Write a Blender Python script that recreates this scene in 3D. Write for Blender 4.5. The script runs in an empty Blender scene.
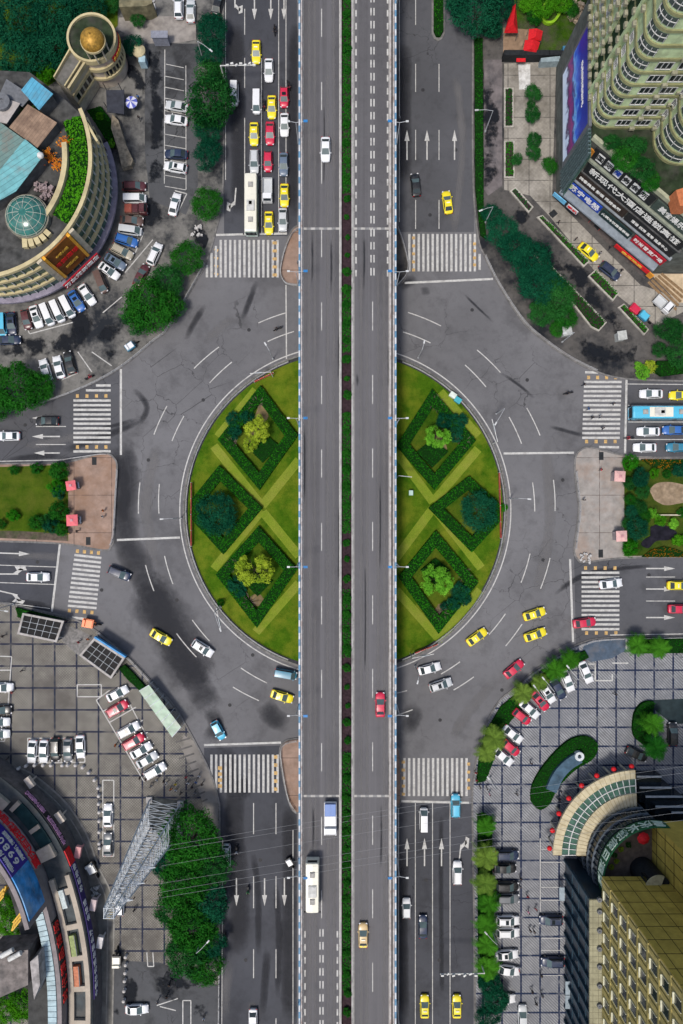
import bpy, bmesh, math, random
from mathutils import Vector, Matrix
R = math.radians
random.seed(11)
sc = bpy.context.scene
COL = sc.collection

# ------------------------------------------------------------------ camera, sky, sun, exposure
CAM_H = 140.0            # metres above the road
MPP = 0.2                # metres on the ground for one picture unit of the survey grid
cam = bpy.data.objects.new("camera", bpy.data.cameras.new("camera"))
COL.objects.link(cam)
cam.location = (0, 0, CAM_H)
cam.rotation_euler = (0, 0, 0)
cam.data.sensor_fit = 'VERTICAL'
cam.data.angle = 2 * math.atan(512 * MPP / CAM_H)
cam.data.clip_start = 1.0
cam.data.clip_end = 8000
sc.camera = cam
SUN_EL, SUN_AZ = 66, 215          # azimuth clockwise from +Y
world = bpy.data.worlds.new("World")
sc.world = world
world.use_nodes = True
wn = world.node_tree
sky = wn.nodes.new('ShaderNodeTexSky')
sky.sky_type = 'NISHITA'
sky.sun_disc = False
sky.sun_elevation = R(SUN_EL)
sky.sun_rotation = R(SUN_AZ)
sky.air_density = 1.0
sky.dust_density = 3.0
sky.ozone_density = 1.0
wn.links.new(sky.outputs[0], wn.nodes['Background'].inputs[0])
wn.nodes['Background'].inputs[1].default_value = 0.105
sun = bpy.data.objects.new("sun", bpy.data.lights.new("sun", 'SUN'))
COL.objects.link(sun)
sun.data.energy = 2.0
sun.data.angle = R(10)
sun.data.color = (1.0, 0.95, 0.88)
_d = Vector((math.sin(R(SUN_AZ)) * math.cos(R(SUN_EL)), math.cos(R(SUN_AZ)) * math.cos(R(SUN_EL)), math.sin(R(SUN_EL))))
sun.rotation_euler = _d.to_track_quat('Z', 'Y').to_euler()
sun.location = _d * 300
vs = sc.view_settings
vs.view_transform = 'Standard'
vs.look = 'None'
vs.exposure = 0.6
vs.gamma = 1.0
vs.use_curve_mapping = False

# ------------------------------------------------------------------ helpers
def P(x, y, z=0.0):
    """survey grid point (x right, y down) at height z -> world"""
    k = (CAM_H - z) / CAM_H * MPP
    return Vector(((x - 341.5) * k, (512 - y) * k, z))

MATS = {}
def nodes_of(name):
    m = bpy.data.materials.new(name)
    m.use_nodes = True
    nt = m.node_tree
    return m, nt, nt.nodes['Principled BSDF']

def nd(nt, t, **kw):
    n = nt.nodes.new(t)
    for k, v in kw.items():
        setattr(n, k, v)
    return n

def math_node(nt, op, a, b=None, clamp=False):
    n = nd(nt, 'ShaderNodeMath', operation=op, use_clamp=clamp)
    for i, q in enumerate((a, b)):
        if q is None: continue
        if isinstance(q, (int, float)): n.inputs[i].default_value = q
        else: nt.links.new(q, n.inputs[i])
    return n.outputs[0]

def mixc(nt, f, a, b, blend='MIX'):
    n = nd(nt, 'ShaderNodeMix', data_type='RGBA', blend_type=blend)
    for s, q in ((n.inputs['Factor'], f), (n.inputs[6], a), (n.inputs[7], b)):
        if isinstance(q, (int, float)): s.default_value = q
        elif isinstance(q, (tuple, list)): s.default_value = (*q[:3], 1)
        else: nt.links.new(q, s)
    return n.outputs[2]

def noise(nt, vec, scale, detail=4, rough=.55):
    n = nd(nt, 'ShaderNodeTexNoise')
    n.inputs['Scale'].default_value = scale
    n.inputs['Detail'].default_value = detail
    n.inputs['Roughness'].default_value = rough
    nt.links.new(vec, n.inputs['Vector'])
    return n.outputs[0]

def ramp(nt, f, lo, hi):
    n = nd(nt, 'ShaderNodeMapRange')
    n.inputs[1].default_value = lo; n.inputs[2].default_value = hi
    nt.links.new(f, n.inputs[0])
    return n.outputs[0]

def pos(nt, scale=(1, 1, 1), rot=0):
    g = nd(nt, 'ShaderNodeNewGeometry')
    mp = nd(nt, 'ShaderNodeMapping')
    mp.inputs['Scale'].default_value = scale
    mp.inputs['Rotation'].default_value = (0, 0, rot)
    nt.links.new(g.outputs['Position'], mp.inputs['Vector'])
    return mp.outputs[0]

def M(name, col, rough=.6, var=.22, scale=1.2, metal=0, spec=.15, emit=0, dirt=None, dirt_scale=.35, rnd=0):
    """plain procedural surface: colour broken by two sizes of noise, optional dirt colour, optional per-object variation"""
    if name in MATS: return MATS[name]
    m, nt, b = nodes_of(name)
    v = pos(nt)
    a = noise(nt, v, scale, 5)
    c = mixc(nt, ramp(nt, a, .3, .7), [x * (1 - var) for x in col], [min(1, x * (1 + var)) for x in col])
    if dirt:
        c = mixc(nt, math_node(nt, 'MULTIPLY', ramp(nt, noise(nt, v, dirt_scale, 6, .65), .48, .72), .8), c, dirt)
    if rnd:
        oi = nd(nt, 'ShaderNodeObjectInfo')
        k = ramp(nt, oi.outputs['Random'], 0, 1)
        c = mixc(nt, math_node(nt, 'MULTIPLY', k, rnd), c, [x * .45 for x in col])
    nt.links.new(c, b.inputs['Base Color'])
    b.inputs['Roughness'].default_value = rough
    b.inputs['Metallic'].default_value = metal
    b.inputs['Specular IOR Level'].default_value = spec
    if emit:
        nt.links.new(c, b.inputs['Emission Color'])
        b.inputs['Emission Strength'].default_value = emit
    MATS[name] = m
    return m

def paint(name, col, rough=.35, coat=.12):
    if name in MATS: return MATS[name]
    m, nt, b = nodes_of(name)
    v = pos(nt)
    dust = ramp(nt, noise(nt, v, 2.5, 5, .7), .45, .8)
    c = mixc(nt, math_node(nt, 'MULTIPLY', dust, .18), col, (.22, .2, .18))
    nt.links.new(c, b.inputs['Base Color'])
    b.inputs['Roughness'].default_value = rough
    b.inputs['Coat Weight'].default_value = coat
    b.inputs['Coat Roughness'].default_value = .12
    MATS[name] = m
    return m

def foliage(name, dark, light, rnd=.5, rough=.8):
    if name in MATS: return MATS[name]
    m, nt, b = nodes_of(name)
    at = nd(nt, 'ShaderNodeAttribute', attribute_name='tint')
    oi = nd(nt, 'ShaderNodeObjectInfo')
    f = math_node(nt, 'ADD', math_node(nt, 'MULTIPLY', at.outputs['Fac'], .62),
                  math_node(nt, 'MULTIPLY', oi.outputs['Random'], .38))
    c = mixc(nt, f, dark, light)
    nt.links.new(c, b.inputs['Base Color'])
    b.inputs['Roughness'].default_value = rough
    b.inputs['Specular IOR Level'].default_value = 0
    MATS[name] = m
    return m

class MB:
    """collects faces, then links them as ONE mesh object"""
    def __init__(s):
        s.v = []; s.f = []; s.m = []; s.tint = None
    def poly(s, pts, mi=0):
        b = len(s.v)
        s.v += [tuple(p) for p in pts]
        s.f.append(tuple(range(b, b + len(pts)))); s.m.append(mi)
        return s
    def box(s, c, d, rz=0, mi=0):
        cx, cy, cz = c; x, y, z = d[0] / 2, d[1] / 2, d[2] / 2
        co, si = math.cos(rz), math.sin(rz)
        b = len(s.v)
        for k in (-z, z):
            for i, j in ((-x, -y), (x, -y), (x, y), (-x, y)):
                s.v.append((cx + i * co - j * si, cy + i * si + j * co, cz + k))
        for q in ((3, 2, 1, 0), (4, 5, 6, 7), (0, 1, 5, 4), (1, 2, 6, 5), (2, 3, 7, 6), (3, 0, 4, 7)):
            s.f.append(tuple(b + i for i in q)); s.m.append(mi)
        return s
    def prism(s, pts, z0, z1, mi=0, side=None, bottom=True):
        n = len(pts); b = len(s.v)
        side = mi if side is None else side
        s.v += [(p[0], p[1], z0) for p in pts] + [(p[0], p[1], z1) for p in pts]
        s.f.append(tuple(b + n + i for i in range(n))); s.m.append(mi)
        if bottom: s.f.append(tuple(b + n - 1 - i for i in range(n))); s.m.append(side)
        for i in range(n):
            j = (i + 1) % n
            s.f.append((b + i, b + j, b + n + j, b + n + i)); s.m.append(side)
        return s
    def strip(s, A, B, z0, z1, mi=0, closed=False):
        """solid band between two equal-length polylines"""
        n = len(A)
        b = len(s.v)
        for p, q in zip(A, B):
            s.v += [(p[0], p[1], z0), (q[0], q[1], z0), (q[0], q[1], z1), (p[0], p[1], z1)]
        rng = range(n if closed else n - 1)
        for i in rng:
            a, c = b + 4 * i, b + 4 * ((i + 1) % n)
            for k in range(4):
                l = (k + 1) % 4
                s.f.append((a + k, c + k, c + l, a + l)); s.m.append(mi)
        if not closed:
            s.f.append((b + 3, b + 2, b + 1, b)); s.m.append(mi)
            e = b + 4 * (n - 1)
            s.f.append((e, e + 1, e + 2, e + 3)); s.m.append(mi)
        return s
    def ring(s, c, r0, r1, a0, a1, z0, z1, n=24, mi=0):
        full = abs(a1 - a0) >= 359.9
        m = n if full else n + 1
        an = [R(a0 + (a1 - a0) * i / n) for i in range(m)]
        return s.strip([(c[0] + r0 * math.cos(a), c[1] + r0 * math.sin(a)) for a in an],
                       [(c[0] + r1 * math.cos(a), c[1] + r1 * math.sin(a)) for a in an], z0, z1, mi, full)
    def tube(s, a, b, r, n=6, mi=0, r2=None, caps=True):
        a = Vector(a); b = Vector(b); r2 = r if r2 is None else r2
        d = (b - a)
        if d.length < 1e-6: return s
        d.normalize()
        u = d.orthogonal().normalized(); w = d.cross(u)
        k = len(s.v)
        for c, q in ((a, r), (b, r2)):
            for i in range(n):
                t = 2 * math.pi * i / n
                s.v.append(tuple(c + (u * math.cos(t) + w * math.sin(t)) * q))
        for i in range(n):
            j = (i + 1) % n
            s.f.append((k + i, k + j, k + n + j, k + n + i)); s.m.append(mi)
        if caps:
            s.f.append(tuple(k + n - 1 - i for i in range(n))); s.m.append(mi)
            s.f.append(tuple(k + n + i for i in range(n))); s.m.append(mi)
        return s
    def lathe(s, c, prof, n=20, mi=0):
        """prof: (radius, z) from bottom to top"""
        b = len(s.v)
        for r, z in prof:
            for i in range(n):
                t = 2 * math.pi * i / n
                s.v.append((c[0] + r * math.cos(t), c[1] + r * math.sin(t), c[2] + z))
        for k in range(len(prof) - 1):
            for i in range(n):
                j = (i + 1) % n
                s.f.append((b + k * n + i, b + k * n + j, b + (k + 1) * n + j, b + (k + 1) * n + i)); s.m.append(mi)
        s.f.append(tuple(b + n - 1 - i for i in range(n))); s.m.append(mi)
        e = b + (len(prof) - 1) * n
        s.f.append(tuple(e + i for i in range(n))); s.m.append(mi)
        return s
    def mesh(s, name, mats, org=(0, 0, 0), smooth=False, recalc=True):
        me = bpy.data.meshes.new(name)
        o = Vector(org)
        me.from_pydata([tuple(Vector(v) - o) for v in s.v], [], s.f)
        for m in (mats if isinstance(mats, (list, tuple)) else [mats]):
            me.materials.append(m)
        me.polygons.foreach_set('material_index', s.m)
        if s.tint is not None:
            at = me.attributes.new('tint', 'FLOAT', 'FACE')
            at.data.foreach_set('value', s.tint)
        if recalc:
            bm = bmesh.new(); bm.from_mesh(me)
            bmesh.ops.recalc_face_normals(bm, faces=bm.faces[:])
            bm.to_mesh(me); bm.free()
        if smooth:
            me.polygons.foreach_set('use_smooth', [True] * len(me.polygons))
        me.update()
        return me

def link(name, me, parent=None):
    o = bpy.data.objects.new(name, me)
    COL.objects.link(o)
    if parent is not None: o.parent = parent
    return o

ORG = {}
def thing(name, label, cat, loc=(0, 0, 0), rz=0, group=None):
    """an Empty at the thing's base; its parts are built in world coordinates (rz = 0) or locally"""
    o = bpy.data.objects.new(name, None)
    COL.objects.link(o)
    o.empty_display_size = .3
    o.location = loc; o.rotation_euler = (0, 0, rz)
    o['label'] = label; o['category'] = cat
    if group: o['group'] = group
    ORG[o.name] = Vector(loc)
    return o
def origin_of(parent):
    while parent is not None:
        if parent.name in ORG: return ORG[parent.name]
        parent = parent.parent
    return Vector((0, 0, 0))
def part(name, mb, mats, parent, smooth=False, recalc=True, label=None):
    """world-built part of a thing"""
    me = mb.mesh(name, mats, origin_of(parent), smooth, recalc)
    o = link(name, me, parent)
    if label: o['label'] = label
    return o
def single(name, mb, mats, label, cat, group=None, smooth=False, recalc=True):
    """a thing that is one mesh; origin at its base"""
    xs = [v[0] for v in mb.v]; ys = [v[1] for v in mb.v]; zs = [v[2] for v in mb.v]
    org = ((min(xs) + max(xs)) / 2, (min(ys) + max(ys)) / 2, min(zs))
    o = link(name, mb.mesh(name, mats, org, smooth, recalc))
    o.location = org
    o['label'] = label; o['category'] = cat
    if group: o['group'] = group
    return o
def structure(name, mb, mats, kind='structure', recalc=True):
    o = link(name, mb.mesh(name, mats, (0, 0, 0), False, recalc))
    o['kind'] = kind
    return o
def copy_tree(o, parent=None):
    kids = list(o.children)
    c = o.copy(); COL.objects.link(c)
    if parent is not None: c.parent = parent
    for k in kids: copy_tree(k, c)
    return c
def spline(pts, n=8):
    """Catmull-Rom through 2-D points"""
    out = []
    p = [pts[0]] + list(pts) + [pts[-1]]
    for i in range(1, len(p) - 2):
        for k in range(n):
            t = k / n
            q = []
            for d in range(2):
                a, b, c, e = p[i - 1][d], p[i][d], p[i + 1][d], p[i + 2][d]
                q.append(.5 * (2 * b + (c - a) * t + (2 * a - 5 * b + 4 * c - e) * t * t + (3 * b - a - 3 * c + e) * t ** 3))
            out.append(tuple(q))
    out.append(tuple(pts[-1]))
    return out
def offset(pts, d, closed=False):
    """offset a 2-D polyline to its left by d"""
    out = []; n = len(pts)
    for i in range(n):
        a = Vector(pts[(i - 1) % n][:2]) if (i > 0 or closed) else Vector(pts[i][:2])
        c = Vector(pts[(i + 1) % n][:2]) if (i < n - 1 or closed) else Vector(pts[i][:2])
        b = Vector(pts[i][:2])
        t1 = (b - a); t2 = (c - b)
        if t1.length < 1e-6: t1 = t2
        if t2.length < 1e-6: t2 = t1
        t1 = t1.normalized(); t2 = t2.normalized()
        n1 = Vector((-t1.y, t1.x)); n2 = Vector((-t2.y, t2.x))
        m = n1 + n2
        if m.length < .2: m = n1
        m.normalize()
        k = d / max(.4, m.dot(n1))
        out.append((b.x + m.x * k, b.y + m.y * k))
    return out
def resample(pts, step):
    pts = [Vector(p[:2]) for p in pts]
    out = []; nxt = 0.0; run = 0.0
    for a, b in zip(pts, pts[1:]):
        L = (b - a).length
        if L < 1e-6: continue
        while nxt <= run + L + 1e-6:
            out.append(a.lerp(b, (nxt - run) / L)); nxt += step
        run += L
    return out
def wpts(px, z=0):
    return [tuple(P(x, y, z)[:2]) for x, y in px]
def inside(p, poly):
    x, y = p; c = False; j = len(poly) - 1
    for i in range(len(poly)):
        xi, yi = poly[i][0], poly[i][1]; xj, yj = poly[j][0], poly[j][1]
        if (yi > y) != (yj > y) and x < (xj - xi) * (y - yi) / (yj - yi) + xi: c = not c
        j = i
    return c
ORDW = ['first', 'second', 'third', 'fourth', 'fifth', 'sixth', 'seventh', 'eighth', 'ninth', 'tenth', 'eleventh', 'twelfth',
        'thirteenth', 'fourteenth', 'fifteenth', 'sixteenth', 'seventeenth', 'eighteenth']

def text_mesh(name, txt, size, mat, depth=.04):
    cu = bpy.data.curves.new(name, 'FONT')
    cu.body = txt; cu.size = size; cu.align_x = 'CENTER'; cu.align_y = 'CENTER'
    cu.extrude = depth
    cu.offset = size * .012
    o = bpy.data.objects.new(name, cu)
    COL.objects.link(o)
    dg = bpy.context.evaluated_depsgraph_get()
    me = bpy.data.meshes.new_from_object(o.evaluated_get(dg))
    bpy.data.objects.remove(o)
    bpy.data.curves.remove(cu)
    me.materials.clear(); me.materials.append(mat)
    me.name = name
    return me
def frame(o, x, up):
    """rotation whose local X is x, local Y is up"""
    x = Vector(x).normalized(); up = Vector(up).normalized()
    z = x.cross(up)
    return Matrix(((x.x, up.x, z.x, o[0]), (x.y, up.y, z.y, o[1]), (x.z, up.z, z.z, o[2]), (0, 0, 0, 1)))
def lettering(name, txt, o, x, up, size, mat, parent, stretch=1.0, depth=.04):
    """one mesh of characters on a plane, part of parent"""
    me = text_mesh(name, txt, size, mat, depth)
    mt = frame(o, x, up) @ Matrix.Diagonal((stretch, 1, 1, 1))
    mt = Matrix.Translation(-origin_of(parent)) @ mt
    me.transform(mt)
    return link(name, me, parent)
def arc_lettering(name, txt, pts, z, size, mat, parent, out=.08, depth=.05):
    """characters along a 2-D polyline (read from its start), outward = right-hand side of travel"""
    pts = [Vector(p[:2]) for p in pts]
    L = sum((b - a).length for a, b in zip(pts, pts[1:]))
    bm = bmesh.new()
    for i, ch in enumerate(txt):
        if ch == ' ': continue
        s = L * (i + .5) / len(txt)
        for a, b in zip(pts, pts[1:]):
            l = (b - a).length
            if s <= l: break
            s -= l
        t = (b - a).normalized(); n = Vector((t.y, -t.x))
        p = a + t * s + n * out
        me = text_mesh(name, ch, size, mat, depth)
        me.transform(frame((p.x, p.y, z), (t.x, t.y, 0), (0, 0, 1)))
        bm.from_mesh(me); bpy.data.meshes.remove(me)
    me = bpy.data.meshes.new(name)
    bm.transform(Matrix.Translation(-origin_of(parent)))
    bm.to_mesh(me); bm.free()
    me.materials.append(mat)
    return link(name, me, parent)
# ------------------------------------------------------------------ surfaces of the setting
def asphalt_mat(name, base, streak=None, patch=.5, crack=True):
    m, nt, b = nodes_of(name)
    v = pos(nt)
    c = mixc(nt, ramp(nt, noise(nt, v, 9, 3, .7), .3, .7), [x * .8 for x in base], [x * 1.2 for x in base])
    big = ramp(nt, noise(nt, v, .045, 5, .6), .38, .62)
    c = mixc(nt, big, c, mixc(nt, .5, c, [x * 1.55 for x in base]))
    dk = ramp(nt, noise(nt, pos(nt, (1, 1, 1), .6), .11, 7, .68), .52, .66)
    c = mixc(nt, math_node(nt, 'MULTIPLY', dk, patch), c, [x * .45 for x in base])
    fine = ramp(nt, noise(nt, v, .7, 6, .7), .5, .75)
    c = mixc(nt, math_node(nt, 'MULTIPLY', fine, .35), c, [x * .55 for x in base])
    if streak:
        st = ramp(nt, noise(nt, pos(nt, streak), 1, 4, .6), .4, .7)
        c = mixc(nt, math_node(nt, 'MULTIPLY', st, .75), c, [x * 1.6 for x in base])
    if crack:
        vo = nd(nt, 'ShaderNodeTexVoronoi', feature='DISTANCE_TO_EDGE')
        vo.inputs['Scale'].default_value = .16
        w = noise(nt, v, .8, 4)
        mp = nd(nt, 'ShaderNodeVectorMath', operation='ADD')
        nt.links.new(v, mp.inputs[0])
        cb = nd(nt, 'ShaderNodeCombineXYZ')
        nt.links.new(math_node(nt, 'MULTIPLY', w, 2.2), cb.inputs[0]); nt.links.new(math_node(nt, 'MULTIPLY', w, 1.7), cb.inputs[1])
        nt.links.new(cb.outputs[0], mp.inputs[1])
        nt.links.new(mp.outputs[0], vo.inputs['Vector'])
        line = math_node(nt, 'LESS_THAN', vo.outputs[0], .006)
        gate = ramp(nt, noise(nt, v, .03, 2), .5, .56)
        c = mixc(nt, math_node(nt, 'MULTIPLY', math_node(nt, 'MULTIPLY', line, gate), .7), c, [x * .3 for x in base])
    nt.links.new(c, b.inputs['Base Color'])
    b.inputs['Roughness'].default_value = .75
    b.inputs['Specular IOR Level'].default_value = .12
    MATS[name] = m
    return m

def grid_line(nt, comp, step, width, off):
    a = math_node(nt, 'MODULO', math_node(nt, 'ADD', comp, 1000 * step + off), step)
    return math_node(nt, 'LESS_THAN', a, width)

def plaza_mat(name, base, line, step, offx, offy, width, hatch=(.0, .0), dirt=None, fine=.5, dirt_amt=.6):
    """paving in big squares divided by dark bands, small slabs laid in between"""
    m, nt, b = nodes_of(name)
    v = pos(nt)
    sp = nd(nt, 'ShaderNodeSeparateXYZ'); nt.links.new(v, sp.inputs[0])
    x, y = sp.outputs[0], sp.outputs[1]
    c = mixc(nt, ramp(nt, noise(nt, v, .5, 6, .65), .3, .7), [q * .72 for q in base], [q * 1.2 for q in base])
    hk, hs = hatch
    if hk:
        if hk == 2:
            dg = math_node(nt, 'ADD', x, y)
            h = grid_line(nt, dg, hs, hs * .42, 0)
        else:
            h = math_node(nt, 'MAXIMUM', grid_line(nt, math_node(nt, 'ADD', x, y), hs, hs * .22, 0), grid_line(nt, math_node(nt, 'SUBTRACT', x, y), hs, hs * .22, 0))
        c = mixc(nt, math_node(nt, 'MULTIPLY', h, fine), c, [q * .3 for q in base])
    if dirt:
        dk = ramp(nt, noise(nt, v, .09, 7, .7), .47, .62)
        c = mixc(nt, math_node(nt, 'MULTIPLY', dk, dirt_amt), c, dirt)
        sm = ramp(nt, noise(nt, v, .9, 5, .75), .55, .7)
        c = mixc(nt, math_node(nt, 'MULTIPLY', sm, dirt_amt * .6), c, dirt)
    if step:
        l = math_node(nt, 'MAXIMUM', grid_line(nt, x, step, width, offx), grid_line(nt, y, step, width, offy))
        wear = ramp(nt, noise(nt, v, .6, 4), .25, .5)
        c = mixc(nt, math_node(nt, 'MULTIPLY', l, wear), c, line)
    nt.links.new(c, b.inputs['Base Color'])
    b.inputs['Roughness'].default_value = .8; b.inputs['Specular IOR Level'].default_value = .1
    MATS[name] = m
    return m

def grass_mat(name, a, bcol, dry):
    m, nt, b = nodes_of(name)
    v = pos(nt)
    c = mixc(nt, ramp(nt, noise(nt, v, .35, 6, .65), .35, .65), a, bcol)
    c = mixc(nt, math_node(nt, 'MULTIPLY', ramp(nt, noise(nt, v, .13, 7, .7), .44, .64), .8), c, dry)
    c = mixc(nt, ramp(nt, noise(nt, v, 7, 3, .8), .3, .7), mixc(nt, .45, c, (0, 0, 0)), c)
    nt.links.new(c, b.inputs['Base Color'])
    b.inputs['Roughness'].default_value = .9
    b.inputs['Specular IOR Level'].default_value = 0
    bp = nd(nt, 'ShaderNodeBump'); bp.inputs['Distance'].default_value = .15; bp.inputs['Strength'].default_value = .8
    nt.links.new(noise(nt, v, 6, 4, .8), bp.inputs['Height']); nt.links.new(bp.outputs[0], b.inputs['Normal'])
    MATS[name] = m
    return m

m_asph = asphalt_mat('asphalt', (.108, .107, .112))
m_deck = asphalt_mat('deck_asphalt', (.078, .076, .080), (1.1, .006, 1), .2, False)
m_deck2 = asphalt_mat('deck_asphalt_worn', (.10, .097, .098), (1.1, .006, 1), .2, False)
m_lot = asphalt_mat('lot_asphalt', (.06, .062, .066), None, .95)
m_pave_nw = plaza_mat('yard_concrete', (.15, .145, .135), (.02, .02, .02), 0, 0, 0, 0, (0, 0), (.012, .015, .02), dirt_amt=.97)
m_pave_sw = plaza_mat('square_paving', (.20, .188, .165), (.020, .024, .042), 4.38, .55, .3, .36, (1, .55), (.085, .078, .07), .7, .8)
m_pave_se = plaza_mat('court_paving', (.245, .25, .262), (.014, .022, .05), 3.8, 2.3, 1.4, .36, (2, .62), (.14, .145, .16), .72, .75)
m_pave_ne = plaza_mat('forecourt_paving', (.085, .08, .075), (.012, .013, .015), 0, 0, 0, 0, (0, 0), (.012, .014, .018), dirt_amt=.97)
m_pave_hi = plaza_mat('stone_paving', (.29, .27, .235), (.07, .065, .06), 4.2, .4, 1.0, .14, (1, .8), (.1, .09, .075), .15, .7)
m_pave_pink = plaza_mat('island_paving', (.27, .19, .15), (.10, .07, .06), 7.5, 1.0, 4.2, .12, (0, 0), (.20, .115, .07), dirt_amt=.6)
m_pave_grey = plaza_mat('island_concrete', (.27, .25, .23), (.10, .08, .07), 7.5, 1.0, 4.2, .12, (0, 0), (.26, .17, .12), dirt_amt=.5)
m_kerb = M('kerb_stone', (.15, .145, .14), .8, .3, 2, dirt=(.06, .06, .06))
m_kerb_dark = M('kerb_dark', (.035, .035, .04), .8, .3, 2)
m_white = M('road_paint', (.43, .425, .405), .7, .18, 3, dirt=(.22, .21, .20), dirt_scale=.9)
m_orange = M('road_paint_orange', (.46, .30, .12), .7, .3, 3, dirt=(.2, .15, .1), dirt_scale=1.2)
m_grass = grass_mat('lawn_grass', (.034, .10, .005), (.085, .165, .010), (.19, .22, .02))
m_grass_strip = grass_mat('mown_grass', (.17, .25, .022), (.22, .29, .03), (.27, .28, .05))
m_grass_dark = grass_mat('ground_cover', (.03, .085, .006), (.06, .12, .010), (.13, .15, .016))  # darker grass mix for the hedge squares and the wood
m_soil = M('soil', (.03, .018, .022), .95, .5, 2.5)
m_conc = M('concrete', (.33, .32, .31), .8, .2, .8, dirt=(.12, .115, .11))
m_conc_dark = M('concrete_dark', (.10, .10, .10), .85, .3, .8, dirt=(.03, .03, .03))

# ------------------------------------------------------------------ ground and blocks
g = MB(); g.poly([(-3000, -3000, 0), (3000, -3000, 0), (3000, 3000, 0), (-3000, 3000, 0)])
structure('road_ground', g, m_asph)

m_arm = asphalt_mat('asphalt_arm_dark', (.048, .050, .058))  # darkest asphalt tone, for some of the road arms
m_arm2 = asphalt_mat('asphalt_arm_mid', (.066, .067, .073))  # asphalt tone between the ring and the darkest arms
def road_sheet(px, mat, z=.0012):
    q = MB(); q.poly([P(x, y) + Vector((0, 0, z)) for x, y in px]); structure('road_surface', q, mat)
road_sheet([(224, -700), (297, -700), (297, 236), (224, 236)], m_arm)
road_sheet([(399, -700), (472, -700), (474, 232), (399, 232)], m_arm2)
road_sheet([(204, 748), (297, 745), (297, 1700), (218, 1700)], m_arm)
road_sheet([(399, 803), (473, 804), (475, 1700), (399, 1700)], m_arm)
road_sheet([(-800, 395), (119, 360), (119, 466), (-800, 464)], m_arm2)
road_sheet([(-800, 540), (60, 540), (53, 616), (-800, 600)], m_arm)
road_sheet([(627, 378), (1500, 382), (1500, 460), (625, 456)], m_arm2)
road_sheet([(574, 556), (1500, 556), (1500, 640), (576, 646)], m_arm2)
NW = [(226, -60), (224, 0), (224, 180), (216, 233), (206, 265), (196, 283), (170, 328), (155, 341), (127, 364), (101, 380), (71, 393), (34, 406), (0, 413), (-60, 418)]
WI = [(-60, 464), (0, 463), (62, 462), (97, 453.5), (108, 453), (115, 458), (118, 468), (116, 500), (115, 536), (112, 546), (104, 551), (63, 544.5), (0, 542), (-60, 541)]
SW = [(-60, 597), (0, 602), (50, 612), (71, 617), (98, 631), (127, 655), (158, 687), (174, 704), (194, 738), (211, 772), (219, 799), (220.5, 828), (220, 1024), (219, 1090)]
NE = [(470, -60), (472, 0), (472, 170), (477, 236), (484, 257), (498, 285), (522, 322), (543, 341), (569, 359), (595, 372), (624, 379.5), (683, 382), (745, 384)]
EI = [(745, 458), (683, 457.5), (627, 455), (592, 447), (581, 449), (575, 456), (574, 472), (577, 498), (578, 510), (575.6, 531), (573, 549.6), (577, 560), (585, 563), (619, 559), (683, 557.5), (745, 557)]
SE = [(474, 1090), (474.6, 1024), (472, 840), (471.5, 804), (472, 785.5), (476, 756.5), (484, 727.5), (498, 701), (515, 687), (529, 673.6), (556, 655), (582, 642), (608, 637), (683, 635), (745, 634)]
def block(name, px, mat, far, z=.13):
    """raised pavement with a kerb along the traced edge; far = corner points outside the picture"""
    e = wpts(spline(px, 5))
    pb = MB(); pb.prism(e + wpts(far), 0, z)
    structure(name, pb, mat)
    return e
KW = .32
def kerb(name, e, inward, z=.17, mat=None, closed=False, w=KW, z0=0):
    kb = MB(); kb.strip(offset(e, -.02 * inward, closed), offset(e, w * inward, closed), z0, z, closed=closed)
    structure(name, kb, mat or m_kerb)
eNW = block('pavement', NW, m_pave_nw, [(-330, 418), (-330, -330), (226, -330)])
eSW = block('pavement', SW, m_pave_sw, [(219, 1350), (-330, 1350), (-330, 597)])
eNE = block('pavement', NE, m_pave_ne, [(1010, 384), (1010, -330), (470, -330)])
eSE = block('pavement', SE, m_pave_se, [(1010, 634), (1010, 1350), (474, 1350)])
eWI = block('pavement', WI, m_pave_pink, [(-330, 541), (-330, 464)])
eEI = block('pavement', EI, m_pave_grey, [(1010, 557), (1010, 458)])
# the traced edges run clockwise or anticlockwise; +1 = the block lies on the left of travel
def inward(e, p): 
    a, b = Vector(e[len(e) // 2]), Vector(e[len(e) // 2 + 1])
    return 1 if (b - a).cross(Vector(p) - a) > 0 else -1
cents = dict(NW=(100, 200), SW=(100, 900), NE=(600, 200), SE=(600, 900), WI=(50, 500), EI=(640, 500))
SIDE = {}
for k, e in (('NW', eNW), ('SW', eSW), ('NE', eNE), ('SE', eSE), ('WI', eWI), ('EI', eEI)):
    SIDE[k] = inward(e, P(*cents[k])[:2])
    kerb('kerb', e, SIDE[k])

def patch(name, px, mat, z=.134, kind='structure', smooth_=False):
    q = MB(); q.poly([P(x, y) + Vector((0, 0, z)) for x, y in (spline(px, 5) if smooth_ else px)])
    return structure(name, q, mat, kind)
patch('wood_ground', [(-60, -60), (118, -60), (118, 26), (80, 66), (40, 92), (-60, 98)], m_grass_dark, .138)
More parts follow.
